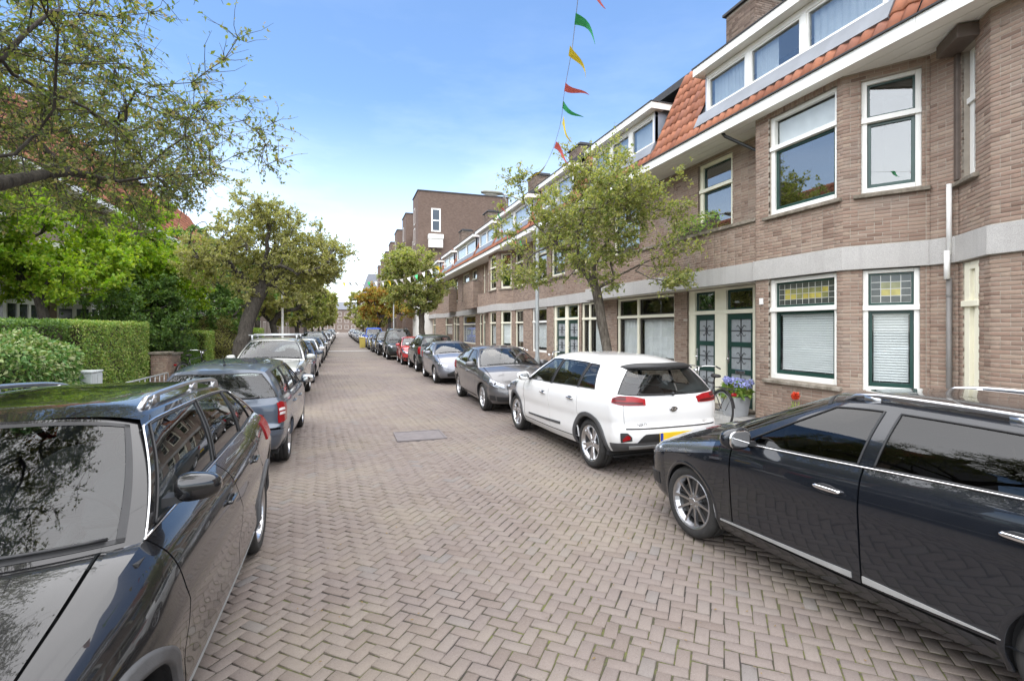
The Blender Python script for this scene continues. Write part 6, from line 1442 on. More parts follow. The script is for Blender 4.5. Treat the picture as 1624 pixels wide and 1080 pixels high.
def simple_tree(label, loc, h0, c, r, leafm, n=170, leaf=.14, r0=.16, name="street_tree", per=9, ntw=4, group="street trees", barkm="bark_dark", cl=16, twig=(.2, .5)):
    T = Tree([(0, 0, 0), (R.uniform(-.1, .1), R.uniform(-.1, .1), h0*.6), (R.uniform(-.15, .15), R.uniform(-.15, .15), h0)], r0); T.grow(blob_points(n, c, r, cl, .5), step=.4)
    return T.finish(name, label, leafm, barkm, loc, leaf=leaf, per=per, ntw=ntw, group=group, rmin=.006, thin=.03, twig=twig, expo=1.9)
# gardens on the left
simple_tree("bright lime green tree behind the clipped hedge, nearest the white bay windows", (-7.5, 16.6, .1), 2.2, (0, 0, 4.1), (2.1, 2.1, 1.55), "leaf_bright", 230, .12, .12, "garden_tree", 12, 5, "garden trees behind the hedges")
simple_tree("tall lime green tree in the garden left of the leaning hawthorn", (-6.9, 21.4, .1), 1.8, (0, 0, 4.2), (2.4, 2.1, 2.3), "leaf_bright", 280, .13, .14, "garden_tree", 12, 5, "garden trees behind the hedges")
simple_tree("dark green garden tree standing in the gap between the two hedges", (-6.6, 19.2, .1), 1.0, (.1, 0, 2.3), (1.5, 1.5, 1.6), "leaf_dark", 200, .11, .10, "garden_tree", 11, 5, "garden trees behind the hedges")
simple_tree("dark garden tree under the crown of the leaning hawthorn", (-6.4, 26.5, .1), 1.5, (0, 0, 3.6), (2.6, 2.4, 2.7), "leaf_dark", 240, .15, .14, "garden_tree", 11, 5, "garden trees behind the hedges")
for k, (x, y, m_, lb) in enumerate(((-3.6, 29.6, "leaf_olive", "olive green street tree just behind the leaning hawthorn"), (-5.6, 37, "leaf_dark", "dark tree in the left row behind the thin lamp post"), (-3.7, 44, "leaf_hawthorn", "green street tree half way down the left row"), (-3.8, 55, "leaf_olive", "yellowish street tree in the left row beyond the dark one"), (-3.9, 68, "leaf_hawthorn", "far green street tree low in the left row"), (-4.0, 84, "leaf_olive", "far yellow green street tree, last but one of the left row"), (-4.2, 104, "leaf_olive", "last small street tree of the left row"))):
    simple_tree(lb, (x, y, .1), 2.0, (.1, 0, 4.0), (2.7, 2.7, 2.0), m_, 150, .20+.001*y, .16)
simple_tree("dense hawthorn on the right pavement with pale flags strung through it", (5.0, 34.6, .1), 2.6, (-.5, 0, 5.2), (2.5, 2.5, 2.3), "leaf_hawthorn", 330, .15, .20, "hawthorn_tree", 11, 5, barkm="bark")
simple_tree("orange and yellow autumn tree behind the jeep", (4.6, 57.5, .1), 2.4, (-.2, 0, 4.6), (3.3, 3.0, 2.1), "leaf_autumn", 220, .24, .17, "street_tree", 10, 5)
simple_tree("green street tree behind the bright blue van", (4.2, 72, .1), 2.0, (0, 0, 3.9), (2.6, 2.6, 1.7), "leaf_olive", 130, .26, .17)
simple_tree("upright green tree near the far end of the right row", (3.3, 104, .1), 2.2, (0, 0, 5.4), (3.4, 3.4, 4.0), "leaf_olive", 140, .34, .2)
simple_tree("darker street tree between the autumn tree and the far upright one", (3.9, 86, .1), 2.0, (0, 0, 4.2), (3.0, 3.0, 2.0), "leaf_hawthorn", 130, .30, .18)
# hedges: clipped boxes built up of leaves over a twiggy core
def hedge(label, x0, x1, y0, y1, z0, z1, m, n, leaf=.06, name="hedge", rough=.05, group="hedges along the left gardens", cat="hedge"):
    root = thing(name, label, cat, ((x0+x1)/2, (y0+y1)/2, z0), 0, group); o = np.array(root.location)
    S_ = ((0, x0, 1), (0, x1, -1), (1, y0, 1), (1, y1, -1), (2, z1, -1)); A = [(y1-y0)*(z1-z0)]*2+[(x1-x0)*(z1-z0)]*2+[(x1-x0)*(y1-y0)]; A = np.array(A)/sum(A); LP = []; LD = []
    lo, hi = np.array((x0, y0, z0)), np.array((x1, y1, z1))
    for (ax, v, sg), a in zip(S_, A):
        k = int(n*a); p = lo+rng.random((k, 3))*(hi-lo); q = p[:, (ax+1) % 3]*2.3+p[:, (ax+2) % 3]*1.7; p[:, ax] = v+sg*np.abs(rng.normal(0, rough, k))*1.4-sg*.035*np.sin(q*2.1)*np.cos(p[:, (ax+2) % 3]*3.1); LP.append(p); d = np.zeros((k, 3)); d[:, ax] = -sg; LD.append(d)
    V, F = leaf_mesh(np.concatenate(LP)-o, np.concatenate(LD), leaf, .75); link("foliage", arr_mesh("foliage", V, F, m), root)
    mb = MB(); e = .10; mb.box(x0+e, x1-e, y0+e, y1-e, z0, z1-e); V = np.concatenate(mb.v)-o; b2 = MB(); b2.add(V, mb.f); b2.build("core", "soil", root); return root
hedge("clipped light green hedge with a square end beside the garden gate pillar", -6.9, -5.5, 13.6, 17.5, .1, 2.08, "leaf_hedge", 52000, .05)
hedge("dark hedge running to the left edge of the frame behind the ivy", -7.2, -5.75, 8.2, 13.6, .1, 2.06, "leaf_dark", 36000, .06)
hedge("small square bright hedge end beside the round bush", -6.4, -5.3, 23.0, 24.4, .1, 1.78, "leaf_hedge", 16000, .06, rough=.03)
hedge("low far hedge behind the leaning hawthorn trunk", -6.2, -5.0, 31.5, 36, .1, 1.9, "leaf_hedge", 16000, .08)
def bush(label, c, r, m, n, leaf, name="bush", group=None, hang=.25):
    root = thing(name, label, "bush", (c[0], c[1], .1), 0, group); d = rng.normal(0, 1, (n, 3)); d /= np.linalg.norm(d, axis=1)[:, None]
    k = 1+.10*np.sin(d[:, 0]*5+1)*np.cos(d[:, 1]*6)+.08*np.sin(d[:, 2]*9+d[:, 0]*4); p = d*np.array(r)*k[:, None]*(1-np.abs(rng.normal(0, .09, n)))[:, None]+np.array((0, 0, c[2]-.1)); ok = p[:, 2] > -.05
    V, F = leaf_mesh(p[ok], d[ok]*.6+np.array((0, 0, -hang)), leaf, .5); link("foliage", arr_mesh("foliage", V, F, m), root)
    b = MB(); b.ball((0, 0, c[2]-.1), tuple(v*.78 for v in r), n=14, k=9); b.build("core", "soil", root, True); return root
bush("glossy ivy bush hanging over the garden wall at the left edge", (-5.55, 11.3, .9), (.62, 1.7, .88), "leaf_ivy", 26000, .085, hang=.6)
bush("round clipped bush left of the leaning tree trunk", (-5.6, 26.4, 1.3), (1.1, 1.5, 1.35), "leaf_olive", 22000, .07)
bush("dark shrub at the foot of the garden tree between the hedges", (-5.9, 20.6, .9), (.8, 1.6, .95), "leaf_dark", 16000, .08)
# ---------------------------------------------------------------- buildings further off
def flat_window(parent, fr, u0, u1, z0, z1, m="white_paint", mull=1, trans=None, n=.0, fw=.07):
    mb = MB(); mb.fbox(fr, u0, u0+fw, n-.06, n+.02, z0, z1); mb.fbox(fr, u1-fw, u1, n-.06, n+.02, z0, z1); mb.fbox(fr, u0+fw, u1-fw, n-.06, n+.019, z0, z0+fw); mb.fbox(fr, u0+fw, u1-fw, n-.06, n+.019, z1-fw, z1)
    for k in range(mull): u = u0+(u1-u0)*(k+1)/(mull+1); mb.fbox(fr, u-fw*.4, u+fw*.4, n-.06, n+.015, z0+fw, z1-fw)
    if trans: mb.fbox(fr, u0+fw, u1-fw, n-.06, n+.017, trans-fw*.4, trans+fw*.4)
    w = mb.build("window", m, parent); g = MB(); g.fbox(fr, u0+fw, u1-fw, n-.05, n-.02, z0+fw, z1-fw); g.build("pane", "far_pane", w); return w
ap = thing("apartment_block", "tall dark brown brick apartment block with stepped slabs and white windows", "apartment block", (0, 0, 0))
ys = [58.3, 70.5, 82.7, 94.9, 107.1, 119.3, 131.5]
for k, y in enumerate(ys):
    mb = MB(); mb.box(7.9, 18.8, y, y+4.6, 0, 17.7); mb.build("slab", "brick_dark", ap); mb = MB(); mb.box(7.82, 18.9, y-.08, y+4.68, 17.701, 17.82); mb.build("roof_edge", "roof_felt", ap)
    mb = MB(); mb.box(8.7, 18.6, y+4.6, y+12.2, 0, 14.6); mb.build("recess", "brick_dark", ap)
    fg, L = F2(7.9, y+4.6, 7.9, y)
    for z in (3.6, 6.4, 9.2, 12.0, 14.4): flat_window(ap, fg, .8, 2.0, z, z+1.9, mull=0)
    fr, L = F2(8.7, y+12.2, 8.7, y+4.6)
    for z in (3.4, 6.2, 9.0, 11.8):
        for u in (.6, 3.1, 5.4): flat_window(ap, fr, u, u+1.8, z, z+1.9, mull=1)
gf = Fr((7.9, 58.3, 0), (1, 0))
flat_window(ap, gf, 1.5, 2.6, 13.1, 15.8, mull=0, trans=14.4, fw=.16, n=.03)
ori = MB(); ori.box(9.0, 10.7, 57.5, 58.29, 12.2, 12.7); ori.box(9.05, 10.65, 57.62, 58.28, 11.2, 12.199); oo = ori.build("oriel", "white_paint", ap); of = Fr((9.1, 57.6, 0), (1, 0)); flat_window(oo, Fr((9.05, 57.62, 0), (1, 0)), .1, 1.5, 11.4, 12.15, mull=1)
mb = MB(); mb.box(7.3, 8.7, 49.0, 58.29, 0, 6.6); mb.box(7.2, 8.7, 49.0, 58.28, 6.601, 6.75); lo = mb.build("podium", "white_paint", ap)
lf, L = F2(7.3, 58.2, 7.3, 49.0)
for u in np.arange(.4, 8.6, 1.5): flat_window(lo, lf, u, u+1.15, .9, 2.7); flat_window(lo, lf, u, u+1.15, 3.9, 5.6)
ch = thing("corner_building", "brown brick building with steep grey slate roof, far down the right side", "building", (0, 0, 0))
mb = MB(); mb.box(4.9, 16, 158, 176, 0, 12.6); mb.build("wall", "brick_left", ch)
mb = MB(); mb.hexa([(4.6, 157.6, 12.6), (16.3, 157.6, 12.6), (16.3, 176.4, 12.6), (4.6, 176.4, 12.6), (6.6, 160, 18.6), (14, 160, 18.6), (14, 174, 18.6), (6.6, 174, 18.6)]); mb.build("roof", "slate_roof", ch)
cf = Fr((4.9, 158, 0), (1, 0))
for z in (2, 5.4, 8.8):
    for u in (.8, 3.2, 5.6): flat_window(ch, cf, u, u+1.4, z, z+2)
cs, L = F2(4.9, 176, 4.9, 158)
for z in (2, 5.4, 8.8):
    for u in (1, 4.5, 8, 11.5, 15): flat_window(ch, cs, u, u+1.5, z, z+2)
en = thing("corner_building", "long low brick building closing the far end of the street", "building", (0, 0, 0))
mb = MB(); mb.box(-40, 8, 262, 276, 0, 11.2); mb.build("wall", "brick_left", en); mb = MB(); mb.hexa([(-40.5, 261.5, 11.2), (8.5, 261.5, 11.2), (8.5, 276.5, 11.2), (-40.5, 276.5, 11.2), (-39, 266, 15.2), (7, 266, 15.2), (7, 273, 15.2), (-39, 273, 15.2)]); mb.build("roof", "slate_roof", en)
ef = Fr((-40, 262, 0), (1, 0))
for z in (1.6, 4.8, 8.0):
    for u in np.arange(14, 46, 3.2): flat_window(en, ef, u, u+1.7, z, z+1.9, fw=.08, mull=0)
# houses behind the gardens on the left
def left_house(label, y0, y1, roofm="pantile"):
    h = thing("garden_house", label, "house", (0, 0, 0), 0, "brick houses behind the gardens on the left"); X = -9.9
    f = Face(X, y1, X, y0); f.fr = Fr((X, y0, 0), (0, 1)); f.L = y1-y0; L = f.L; jobs = []
    for a in (.55, L-2.6): f.h.append((a, a+1.7, 4.0, 6.0)); jobs.append((a, a+1.7, 4.0, 6.0))
    f.h.append((L/2-.7, L/2+.5, .2, 2.7)); finish(h, [f], False, ztop=6.9); fr = f.fr
    for a, b, c, d in jobs: window(h, fr, a, b, c, d, transom=d-.6, frame="white_paint", sash="white_paint", simple=True, fw=.10, mull=((a+b)/2,))
    mb = MB(); mb.fbox(fr, L/2-.7, L/2+.5, -.12, -.06, .2, 2.7); mb.build("door", "dark_wood", h)
    for c in (1.35, L-1.85):   # white canted bays with a flat roof
        W_ = 1.7; D_ = .85; z0, z1 = .7, 3.0; P = [(c-W_/2-.45, 0), (c-W_/2, D_), (c+W_/2, D_), (c+W_/2+.45, 0)]; bay = None
        for (ua, na), (ub, nb_) in zip(P, P[1:]):
            a, b = fr.p(ua, na, 0), fr.p(ub, nb_, 0); g = Fr(a, (b-a)[:2]); Lg = np.linalg.norm(b-a); mb = MB(); n_ = 3 if Lg > 1.2 else 2
            mb.fbox(g, 0, Lg, -.08, 0, 0, z0+.55); mb.fbox(g, 0, Lg, -.08, -.001, 2.62, z1)
            for i in range(n_+1): u = Lg*i/n_; mb.fbox(g, max(0, u-.06), min(Lg, u+.06), -.08, -.002, z0+.55, 2.62)
            mb.fbox(g, 0, Lg, -.078, -.004, 2.05, 2.13); o = mb.build("bay_window", "white_paint", h)
            pn = MB(); pn.fbox(g, .02, Lg-.02, -.05, -.04, z0+.55, 2.62); pn.build("pane", "far_pane", o)
        mb = MB(); Q = [fr.p(u, n+.12*(n > 0), 0) for u, n in [(P[0][0]-.12, 0), (P[1][0]-.08, D_), (P[2][0]+.08, D_), (P[3][0]+.12, 0)]]; V = [(*q[:2], z1) for q in Q]+[(*q[:2], z1+.16) for q in Q]; mb.add(V, [(0, 3, 2, 1), (4, 5, 6, 7), (0, 1, 5, 4), (1, 2, 6, 5), (2, 3, 7, 6)]); mb.build("bay_roof", "white_paint", h)
    # balcony band, eaves and roof
    mb = MB(); mb.fbox(fr, L*.3, L*.72, .01, .75, 3.7, 3.82); mb.fbox(fr, L*.3, L*.72, .69, .75, 3.82, 4.75); mb.build("balcony", "white_paint", h)
    mb = MB(); mb.fbox(fr, 0, L, -.2, .55, 6.9, 7.12); mb.build("eaves", "white_paint", h)
    d = np.array((-1.9, 0, 3.2)); Lr = np.linalg.norm(d); d /= Lr; nrm = np.array((d[2], 0, -d[0])); V = []; F = []; k = 0; uu = np.array((0, 1.0, 0)); M = np.stack([uu, d, nrm], 1)
    for r in range(int(Lr/.33)):
        for c in range(int(L/.235)):
            p = np.array((X+.55, y0+c*.235, 7.12))+d*r*.33+nrm*(.02+R.gauss(0, .004)); V.append(TV@M.T+p); F.append(TF+k); k += len(TV)
    q = link("roof_tiles", arr_mesh("roof_tiles", np.concatenate(V), np.concatenate(F), "pantile"), h); q["kind"] = "stuff"
    mb = MB(); mb.hexa([(X+.5, y0, 7.1), (X-8, y0, 7.1), (X-8, y1, 7.1), (X+.5, y1, 7.1), (X-1.4, y0, 10.2), (X-6, y0, 10.2), (X-6, y1, 10.2), (X-1.4, y1, 10.2)]); mb.box(X-8, X-.2, y0+.01, y1-.01, 0, 7.09); mb.build("roof", "roof_felt", h)
    chimney(h, X-2.2, y0+.5, .9, .9, 9.6, 11.3)
left_house("brick house with white canted bay windows behind the dark hedge at the left edge", 9.6, 17.4)
left_house("brick house with white bays showing above the clipped hedge", 17.4, 25.6)
left_house("brick house behind the lime green garden tree", 25.6, 34)
left_house("brick house mostly hidden by the leaning hawthorn", 34, 44)
mb = MB(); mb.box(-18, -10, 44, 150, 0, 7.2); mb.hexa([(-18.3, 44, 7.2), (-9.5, 44, 7.2), (-9.5, 150, 7.2), (-18.3, 150, 7.2), (-15.5, 44, 10.6), (-12, 44, 10.6), (-12, 150, 10.6), (-15.5, 150, 10.6)], 0)
lr = thing("house_row", "long brick row of houses behind the far left trees", "house row", (0, 0, 0)); mb.build("wall", "brick_left", lr)
le, L = Fr((-10, 44, 0), (0, 1)), 106
for u in np.arange(2, 60, 4.2):
    flat_window(lr, le, u, u+1.8, 4, 5.9); flat_window(lr, le, u, u+2.2, .9, 2.8)
# low garden walls and gate pillars
def brick_box(root, x0, x1, y0, y1, z0, z1, nm="wall", cope=True):
    mb = MB(); mb.box(x0+.008, x1-.008, y0+.008, y1-.008, z0, z1); mb.build(nm, "mortar", root)
    fs = [Fr((x1, y0, 0), (0, 1)), Fr((x0, y0, 0), (1, 0))]; lay_bricks(root, [(fs[0], brick_list(fs[0], y1-y0, z0, z1, ())), (fs[1], brick_list(fs[1], x1-x0, z0, z1, ()))], 60 if (y1-y0) < 1 else 0)
    if cope: c = MB(); c.box(x0-.05, x1+.05, y0-.05, y1+.05, z1, z1+.07); c.build("coping", "sill_stone", root, bevel=.012)
g = thing("gate_pillar", "brick gate pillar topped with red leaved plant at the left edge", "gate pillar", (0, 0, 0)); brick_box(g, -5.5, -5.05, 9.0, 9.5, .1, 1.30, "pillar")
g = thing("gate_pillar", "pale brick gate pillar at the end of the clipped hedge", "gate pillar", (0, 0, 0)); brick_box(g, -5.55, -5.12, 17.75, 18.2, .1, 1.12, "pillar")
g = thing("garden_wall", "low brown brick wall beyond the pale gate pillar", "garden wall", (0, 0, 0)); brick_box(g, -5.5, -5.25, 18.3, 19.6, .1, 1.05)
g = thing("garden_wall", "low garden wall under the ivy bush and hedges", "garden wall", (0, 0, 0)); brick_box(g, -5.45, -5.2, 9.6, 13.0, .1, .62)
g = thing("red_plant", "low plant with orange red leaves on the gate pillar", "plant", (-5.28, 9.25, 1.37)); d = rng.normal(0, 1, (900, 3)); d[:, 2] = np.abs(d[:, 2])*.7; d /= np.linalg.norm(d, axis=1)[:, None]; V, F = leaf_mesh(d*np.array((.30, .32, .22))*rng.random((900, 1))**.4, d, .07, .5); link("foliage", arr_mesh("foliage", V, F, "leaf_red"), g)
mb = MB(); mb.box(-.15, .15, -.15, .15, 0, .08); mb.build("pot", "terracotta_pot", g)
# utility cabinet with scrawled tag
c = thing("utility_cabinet", "pale grey utility cabinet with black scribble beside the ivy", "cabinet", (-5.05, 12.55, .1)); mb = MB(); mb.box(-.19, .19, -.24, .24, 0, .90); mb.build("cabinet_body", "cabinet_grey", c, bevel=.015); mb = MB(); mb.box(-.205, .205, -.255, .255, .901, .935); mb.build("cabinet_lid", "cabinet_grey", c, bevel=.01)
for y in (-.115, .115): mb = MB(); mb.box(.191, .198, y-.108, y+.108, .06, .86); mb.build("cabinet_door", "cabinet_grey", c, bevel=.003)
mb = MB()
for k in range(4): mb.tube([(-.1+.05*k+.05*sin(t*5+k), -.2425, .35+.10*k*.7+.13*sin(t*3.1+k*2)) for t in np.linspace(0, 2.2, 14)], .006, 4)
mb.build("scribble", "black_plastic", c)
# low tubular rack on the left pavement
rk = thing("cycle_rack", "low grey metal rail rack in front of the clipped hedge", "cycle rack", (-4.9, 13.9, .1)); mb = MB()
mb.tube([(0, 0, 0), (0, 0, .48), (0, .06, .52), (0, 3.1, .52), (0, 3.16, .48), (0, 3.16, 0)], .02, 8); mb.tube([(0, 0, .25), (0, 3.16, .25)], .014, 6); mb.build("rail", "galvanised", rk, True)
for k in range(8): mb = MB(); y = .3+k*.36; mb.tube([(0, y, 0), (.0, y, .52)], .012, 6); mb.build("upright", "galvanised", rk, True)
# ---------------------------------------------------------------- street lamps
def lamp_post(label, x, y, h, arm, m="pole_grey"):
    r = thing("street_lamp", label, "street lamp", (x, y, .1), 0, "street lamps"); mb = MB(); mb.lathe([(.001, 0), (.085, 0), (.085, .9), (.06, 1.0), (.055, h*.7), (.045, h)], 14); mb.build("pole", m, r, True)
    mb = MB(); sx = -1 if arm > 0 else 1; a = abs(arm); mb.tube([(0, 0, h-.05), (sx*.08, 0, h+.30), (sx*a*.35, 0, h+.62), (sx*a*.7, 0, h+.74), (sx*a, 0, h+.77)], .027, 8); mb.build("arm", m, r, True)
    V, F = rbox((sx*(a+.26), 0, h+.785), .34, .11, .055, 2.8, 16, 8); mb = MB(); mb.add(V, F); hd = mb.build("lamp_head", "lamp_housing", r, True); V, F = rbox((sx*(a+.28), 0, h+.755), .26, .085, .05, 2.4, 12, 7); mb = MB(); mb.add(V, F); mb.build("lamp_lens", "lamp_lens", hd, True); return r
lamp_post("grey lamp post with long arm and flat head rising by the right hawthorn", 5.45, 14.1, 4.95, 1.15)
lamp_post("thin pale lamp post behind the leaning hawthorn on the left", -3.1, 28.5, 5.6, -1.0, "pipe_white")
lamp_post("far lamp post in the left row of trees", -3.1, 58, 5.6, -1.0, "pipe_white"); lamp_post("far lamp post by the autumn tree on the right", 4.6, 52, 5.6, 1.0); lamp_post("lamp post near the far upright tree on the right", 3.6, 90, 5.6, 1.0)
# ---------------------------------------------------------------- bicycles
def bicycle(label, loc, rz, fm="bike_black", crate=False, bag=False, lean=.0):
    r = thing("bicycle", label, "bicycle", loc, rz, "bicycles on the pavements"); r.rotation_euler = (lean, 0, rz); wr = .345
    for x in (-.53, .55):
        w = MB(); an = np.linspace(0, 2*pi, 33); w.tube(np.stack([x+wr*np.cos(an), 0*an, wr+wr*np.sin(an)-.0], 1), .019, 7, cap=False); wo = w.build("wheel", "rubber", r, True); rm = MB(); rm.tube(np.stack([x+(wr-.028)*np.cos(an), 0*an, wr+(wr-.028)*np.sin(an)], 1), .010, 5, cap=False); rm.lathe([(.02, -.05), (.02, .05)], 8, 'y', (x, 0, wr)); rm.build("rim", "galvanised", wo, True)
        sp = MB()
        for k in range(18): a = 2*pi*k/18; sp.tube([(x+.018*cos(a+.5), .03*(-1)**k, wr+.018*sin(a+.5)), (x+(wr-.03)*cos(a), 0, wr+(wr-.03)*sin(a))], .0016, 3, cap=False)
        sp.build("spokes", "galvanised", wo)
        mg = MB(); aa = np.linspace(.15 if x < 0 else .5, 2.9 if x < 0 else 2.6, 16); P = []
        for a in aa: P.append((x+(wr+.035)*cos(a), wr+(wr+.035)*sin(a)))
        V = [(p[0], y, p[1]+dz) for p in P for y, dz in ((-.028, -.012), (0, 0), (.028, -.012))]; mg.add(V, [(i*3+j, i*3+j+3, i*3+j+4, i*3+j+1) for i in range(len(P)-1) for j in range(2)]); mg.build("mudguard", fm, r, True)
    f = MB(); bb, st, hd = (-.08, 0, .30), (-.22, 0, .78), (.38, 0, .80)
    for a, b, t in ((bb, st, .017), (bb, (.40, 0, .62), .019), (st, (.37, 0, .84), .016), ((-.53, 0, wr), bb, .011), ((-.53, 0, wr), (-.21, 0, .74), .009), ((.36, 0, .92), (.43, 0, .60), .018), ((.43, .05, .62), (.55, .05, wr), .011), ((.43, -.05, .62), (.55, -.05, wr), .011), (st, (-.245, 0, .90), .014)): f.tube([a, b], t, 8)
    f.lathe([(.001, -.02), (.09, -.02), (.09, -.012), (.001, -.012)], 18, 'y', bb); f.tube([(bb[0], -.05, bb[2]), (bb[0]+.1, -.05, bb[2]-.13), (bb[0]+.1, -.14, bb[2]-.13)], .010, 6); f.tube([(bb[0], .05, bb[2]), (bb[0]-.1, .05, bb[2]+.13), (bb[0]-.1, .14, bb[2]+.13)], .010, 6); f.build("frame", fm, r, True)
    h = MB(); h.tube([(.355, 0, .90), (.335, 0, 1.04)], .013, 8); h.tube([(.10, -.29, 1.05), (.22, -.28, 1.08), (.33, -.12, 1.07), (.34, 0, 1.05), (.33, .12, 1.07), (.22, .28, 1.08), (.10, .29, 1.05)], .011, 8); h.ball((.45, 0, .98), (.05, .04, .04)); hb = h.build("handlebar", "chrome", r, True)
    for s in (-1, 1): gp = MB(); gp.tube([(.20, s*.284, 1.075), (.08, s*.292, 1.045)], .016, 8); gp.build("grip", "black_plastic", hb, True)
    V, F = rbox((0, 0, 0), .135, .085, .035, 2.4, 16, 8); V = np.array(V); V[:, 1] *= np.where(V[:, 0] > 0, 1-.75*np.clip(V[:, 0]/.135, 0, 1), 1); s = MB(); s.add(V+np.array((-.25, 0, .93)), F); s.build("saddle", "saddle", r, True)
    c = MB()
    for y in (-.06, .06): c.tube([(-.32, y, .74), (-.86, y, .74)], .007, 6); c.tube([(-.80, y, .74), (-.55, y, wr)], .006, 5)
    for x in (-.4, -.58, -.76): c.tube([(x, -.06, .74), (x, .06, .74)], .005, 5)
    c.build("carrier", "black_plastic", r, True); tl = MB(); V, F = rbox((-.88, 0, .66), .02, .05, .03); tl.add(V, F); tl.build("rear_light", "red_tail", r, True)
    if bag:
        for sgn in (-1, 1): b = MB(); V, F = rbox((-.62, sgn*.15, .56), .19, .075, .17, 4); b.add(V, F); b.build("pannier", "black_plastic", r, True)
    return r
bicycle("black bicycle parked beside the green doors, behind the white crossover", (6.40, 7.85, .11), radians(80), lean=.06)
bicycle("black bicycle leaning beside the hawthorn trunk, left of it", (5.9, 11.6, .11), radians(160)); bicycle("black bicycle leaning on the right of the hawthorn trunk", (6.2, 10.0, .11), radians(25), lean=-.06)
bicycle("black bicycle by the lamp post on the right", (6.4, 14.3, .11), radians(170)); bicycle("red bicycle on the right pavement behind the dark grey hatchback", (6.0, 17.6, .11), radians(12), "bike_red")
bicycle("black bicycle standing in the left gateway beside the dark shrub", (-4.7, 18.9, .11), radians(70))
# ---------------------------------------------------------------- plants by the doors
p = thing("planter", "grey square planter with blue hydrangeas on the pavement by the green door", "planter", (7.62, 8.42, .11)); mb = MB()
mb.hexa([(-.17, -.17, 0), (.17, -.17, 0), (.17, .17, 0), (-.17, .17, 0), (-.21, -.21, .40), (.21, -.21, .40), (.21, .21, .40), (-.21, .21, .40)]); mb.build("pot", "planter_grey", p, bevel=.012)
d = rng.normal(0, 1, (700, 3)); d[:, 2] = np.abs(d[:, 2]); d /= np.linalg.norm(d, axis=1)[:, None]; V, F = leaf_mesh(d*np.array((.30, .30, .26))*rng.random((700, 1))**.5+np.array((0, 0, .42)), d, .11, .4); link("leaves", arr_mesh("leaves", V, F, "leaf_hedge"), p)
for k in range(13):
    a = k*2.4; rr = .08+.24*((k*.37) % 1); q = np.array((rr*cos(a), rr*sin(a), .74+.05*sin(k*1.7)-rr*.35)); d = rng.normal(0, 1, (70, 3)); d[:, 2] = np.abs(d[:, 2])-.3; d /= np.linalg.norm(d, axis=1)[:, None]; V, F = leaf_mesh(q+d*.065, np.cross(d, rng.normal(0, 1, (70, 3))), .04, .3, aspect=.9); link("flower_head", arr_mesh("flower_head", V, F, "flower_blue"), p)
p = thing("potted_plant", "red flowering potted plant against the bay wall, just over the inky estate roof", "plant", (7.36, 6.72, .04)); mb = MB(); mb.lathe([(.001, 0), (.10, 0), (.14, .26), (.15, .27), (.12, .26), (.001, .24)], 16); mb.build("pot", "terracotta_pot", p, True)
mb = MB()
for k in range(5): a = k*1.3; mb.tube([(0, 0, .24), (.03*cos(a), .03*sin(a), .42), (.06*cos(a), .06*sin(a), .60)], .006, 5)
mb.build("stems", "leaf_hedge", p); d = rng.normal(0, 1, (160, 3)); d /= np.linalg.norm(d, axis=1)[:, None]; V, F = leaf_mesh(d*np.array((.10, .10, .10))*rng.random((160, 1))+np.array((0, 0, .42)), d, .08, .5); link("leaves", arr_mesh("leaves", V, F, "leaf_hedge"), p)
d = rng.normal(0, 1, (260, 3)); d /= np.linalg.norm(d, axis=1)[:, None]; V, F = leaf_mesh(d*.042*rng.random((260, 1))**.3+np.array((0, 0, .70)), d, .045, .5, aspect=.9); link("flower_head", arr_mesh("flower_head", V, F, "flower_red"), p)
p = thing("flower_box", "window box with trailing green plant on the ledge above the doors", "flower box", (7.72, 9.75, 4.07)); mb = MB(); mb.box(-.1, .1, -.55, .55, 0, .2); mb.build("trough", "brown_wood", p, bevel=.008); q = rng.random((900, 3))*np.array((.5, 1.4, .45))+np.array((-.35, -.7, -.02)); V, F = leaf_mesh(q, rng.normal(0, 1, (900, 3)), .07, .5); link("leaves", arr_mesh("leaves", V, F, "leaf_hedge"), p)
# wheeled bin by the blue van
b = thing("wheeled_bin", "small yellowish bin standing before the bright blue van", "bin", (1.55, 50.8, 0)); mb = MB(); mb.hexa([(-.25, -.25, .05), (.25, -.25, .05), (.25, .25, .05), (-.25, .25, .05), (-.3, -.32, 1.0), (.3, -.32, 1.0), (.3, .32, 1.0), (-.3, .32, 1.0)]); mb.build("bin_body", "bin_yellow", b, bevel=.02); mb = MB(); mb.box(-.32, .32, -.35, .35, 1.0, 1.06); mb.build("lid", "bin_yellow", b, bevel=.015)
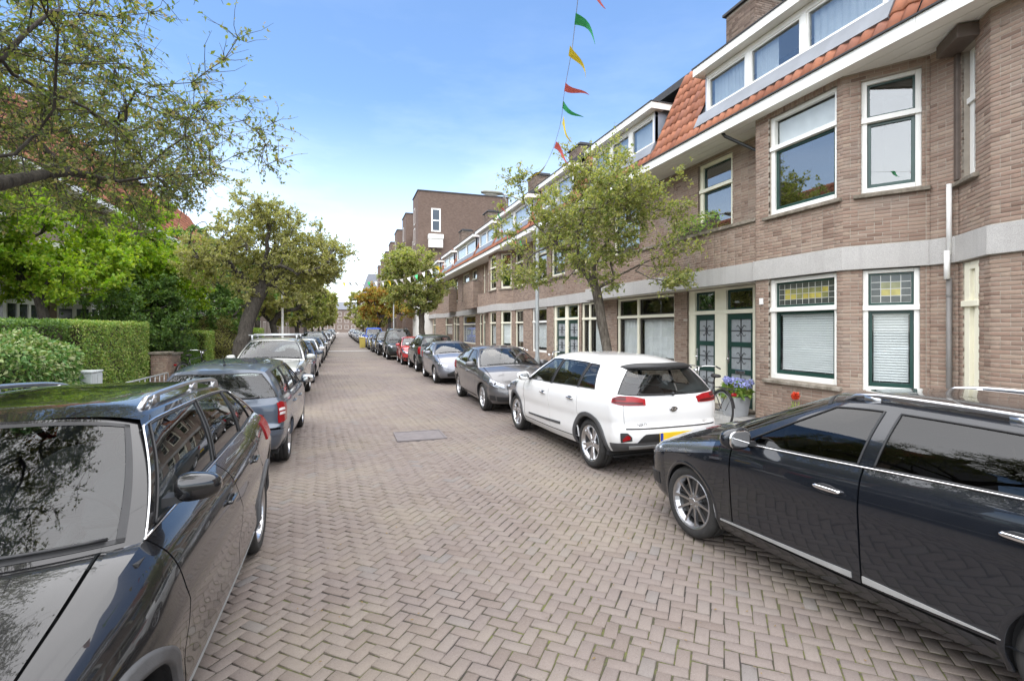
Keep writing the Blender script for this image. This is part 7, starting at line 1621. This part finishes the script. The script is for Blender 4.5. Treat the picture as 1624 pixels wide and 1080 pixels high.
# ---------------------------------------------------------------- bunting across the street
def bunting(label, pts, flags, cols, w=.17, l=.30, sag=.0):
    r = thing("bunting", label, "bunting", (0, 0, 0), 0, "strings of flags"); P = [np.array(p, float) for p in pts]; t = np.linspace(0, 1, 40); seg = np.array([0]+list(np.cumsum([np.linalg.norm(b-a) for a, b in zip(P, P[1:])]))); seg /= seg[-1]
    Q = np.stack([np.interp(t, seg, [p[i] for p in P]) for i in range(3)], 1); Q[:, 2] -= sag*np.sin(pi*t); mb = MB(); mb.tube(Q, .004, 4); mb.build("string", "string", r)
    for k, (f, tw, dr) in enumerate(flags):
        c = np.stack([np.interp(f, t, Q[:, i]) for i in range(3)]); d = np.stack([np.interp(min(1, f+.01), t, Q[:, i])-np.interp(max(0, f-.01), t, Q[:, i]) for i in range(3)]); d /= np.linalg.norm(d)
        hang = np.array((cos(tw)*.9, sin(tw)*.9, -dr)); hang /= np.linalg.norm(hang); sd = np.cross(d, hang); V = []; n = 7
        for i in range(n):
            q = i/(n-1); hw = w*.5*(1-q*.97); bend = sd*.05*sin(q*4+k)+np.array((0, 0, -.06*q*q)); m_ = c+hang*l*q+bend; V += [m_-d*hw, m_+d*hw]
        V = np.array(V); V2 = V+sd*.0015; F = [(2*i, 2*i+1, 2*i+3, 2*i+2) for i in range(n-1)]; F2_ = [(b_+2*n, a_+2*n, d_+2*n, c_+2*n) for a_, b_, c_, d_ in F]
        link("flag", arr_mesh("flag", np.concatenate([V, V2]), np.array(F+F2_), cols[k % len(cols)], None, True), r)
C3 = ["flag_yellow", "flag_green", "flag_red"]
VP_ = [(3.92, 10.6, 5.0), (3.85, 9.47, 5.2), (3.77, 8.86, 5.36), (3.62, 8.18, 5.56), (3.45, 7.75, 5.64), (3.27, 7.24, 5.71), (3.03, 6.48, 5.83), (2.82, 5.92, 5.90), (2.62, 5.40, 5.95), (2.1, 4.1, 6.1), (1.4, 2.4, 6.3), (-.4, -1.5, 6.8)]
cum = np.cumsum([0]+[np.linalg.norm(np.array(b)-np.array(a)) for a, b in zip(VP_, VP_[1:])]); cum = cum/cum[-1]
bunting("bunting of red, green and yellow pennants rising from the right hawthorn overhead", VP_, [(cum[1], 2.4, .5), (cum[2], -.2, .7), (cum[3], -.3, 1.3), (cum[4], -.3, .45), (cum[5], -.3, .35), (cum[6], -.1, 1.6), (cum[7], -.35, .9), (cum[8], -.3, .5), (cum[9], -.3, .7), (.80, -.2, .6), (.87, -.3, .8), (.94, -.3, .8)],
    ["flag_yellow", "flag_red", "flag_yellow", "flag_green", "flag_red", "flag_yellow", "flag_green", "flag_red", "flag_yellow", "flag_green", "flag_red", "flag_yellow"], .21, .38)
bunting("far bunting of pale flags across the street at the dense right hawthorn", [(6.2, 29.0, 6.0), (3.4, 30.5, 5.1), (-.6, 33.5, 5.0), (-3.6, 34.5, 5.6)], [(.04*k+.03, R.uniform(-1, 1), 1.6) for k in range(24)], ["flag_white", "flag_white", "flag_yellow", "flag_white", "flag_white", "flag_green", "flag_white"], .22, .30, .3)
bunting("bunting of red, white and yellow pennants from the facade to the right hawthorn", [(7.5, 19.5, 5.9), (6.0, 17.5, 5.25), (4.3, 14.5, 5.15), (3.6, 11.5, 5.2)], [(.07*k+.04, R.uniform(-1, 1), 1.4) for k in range(14)], ["flag_red", "flag_white", "flag_yellow", "flag_green"], .2, .32, .25)
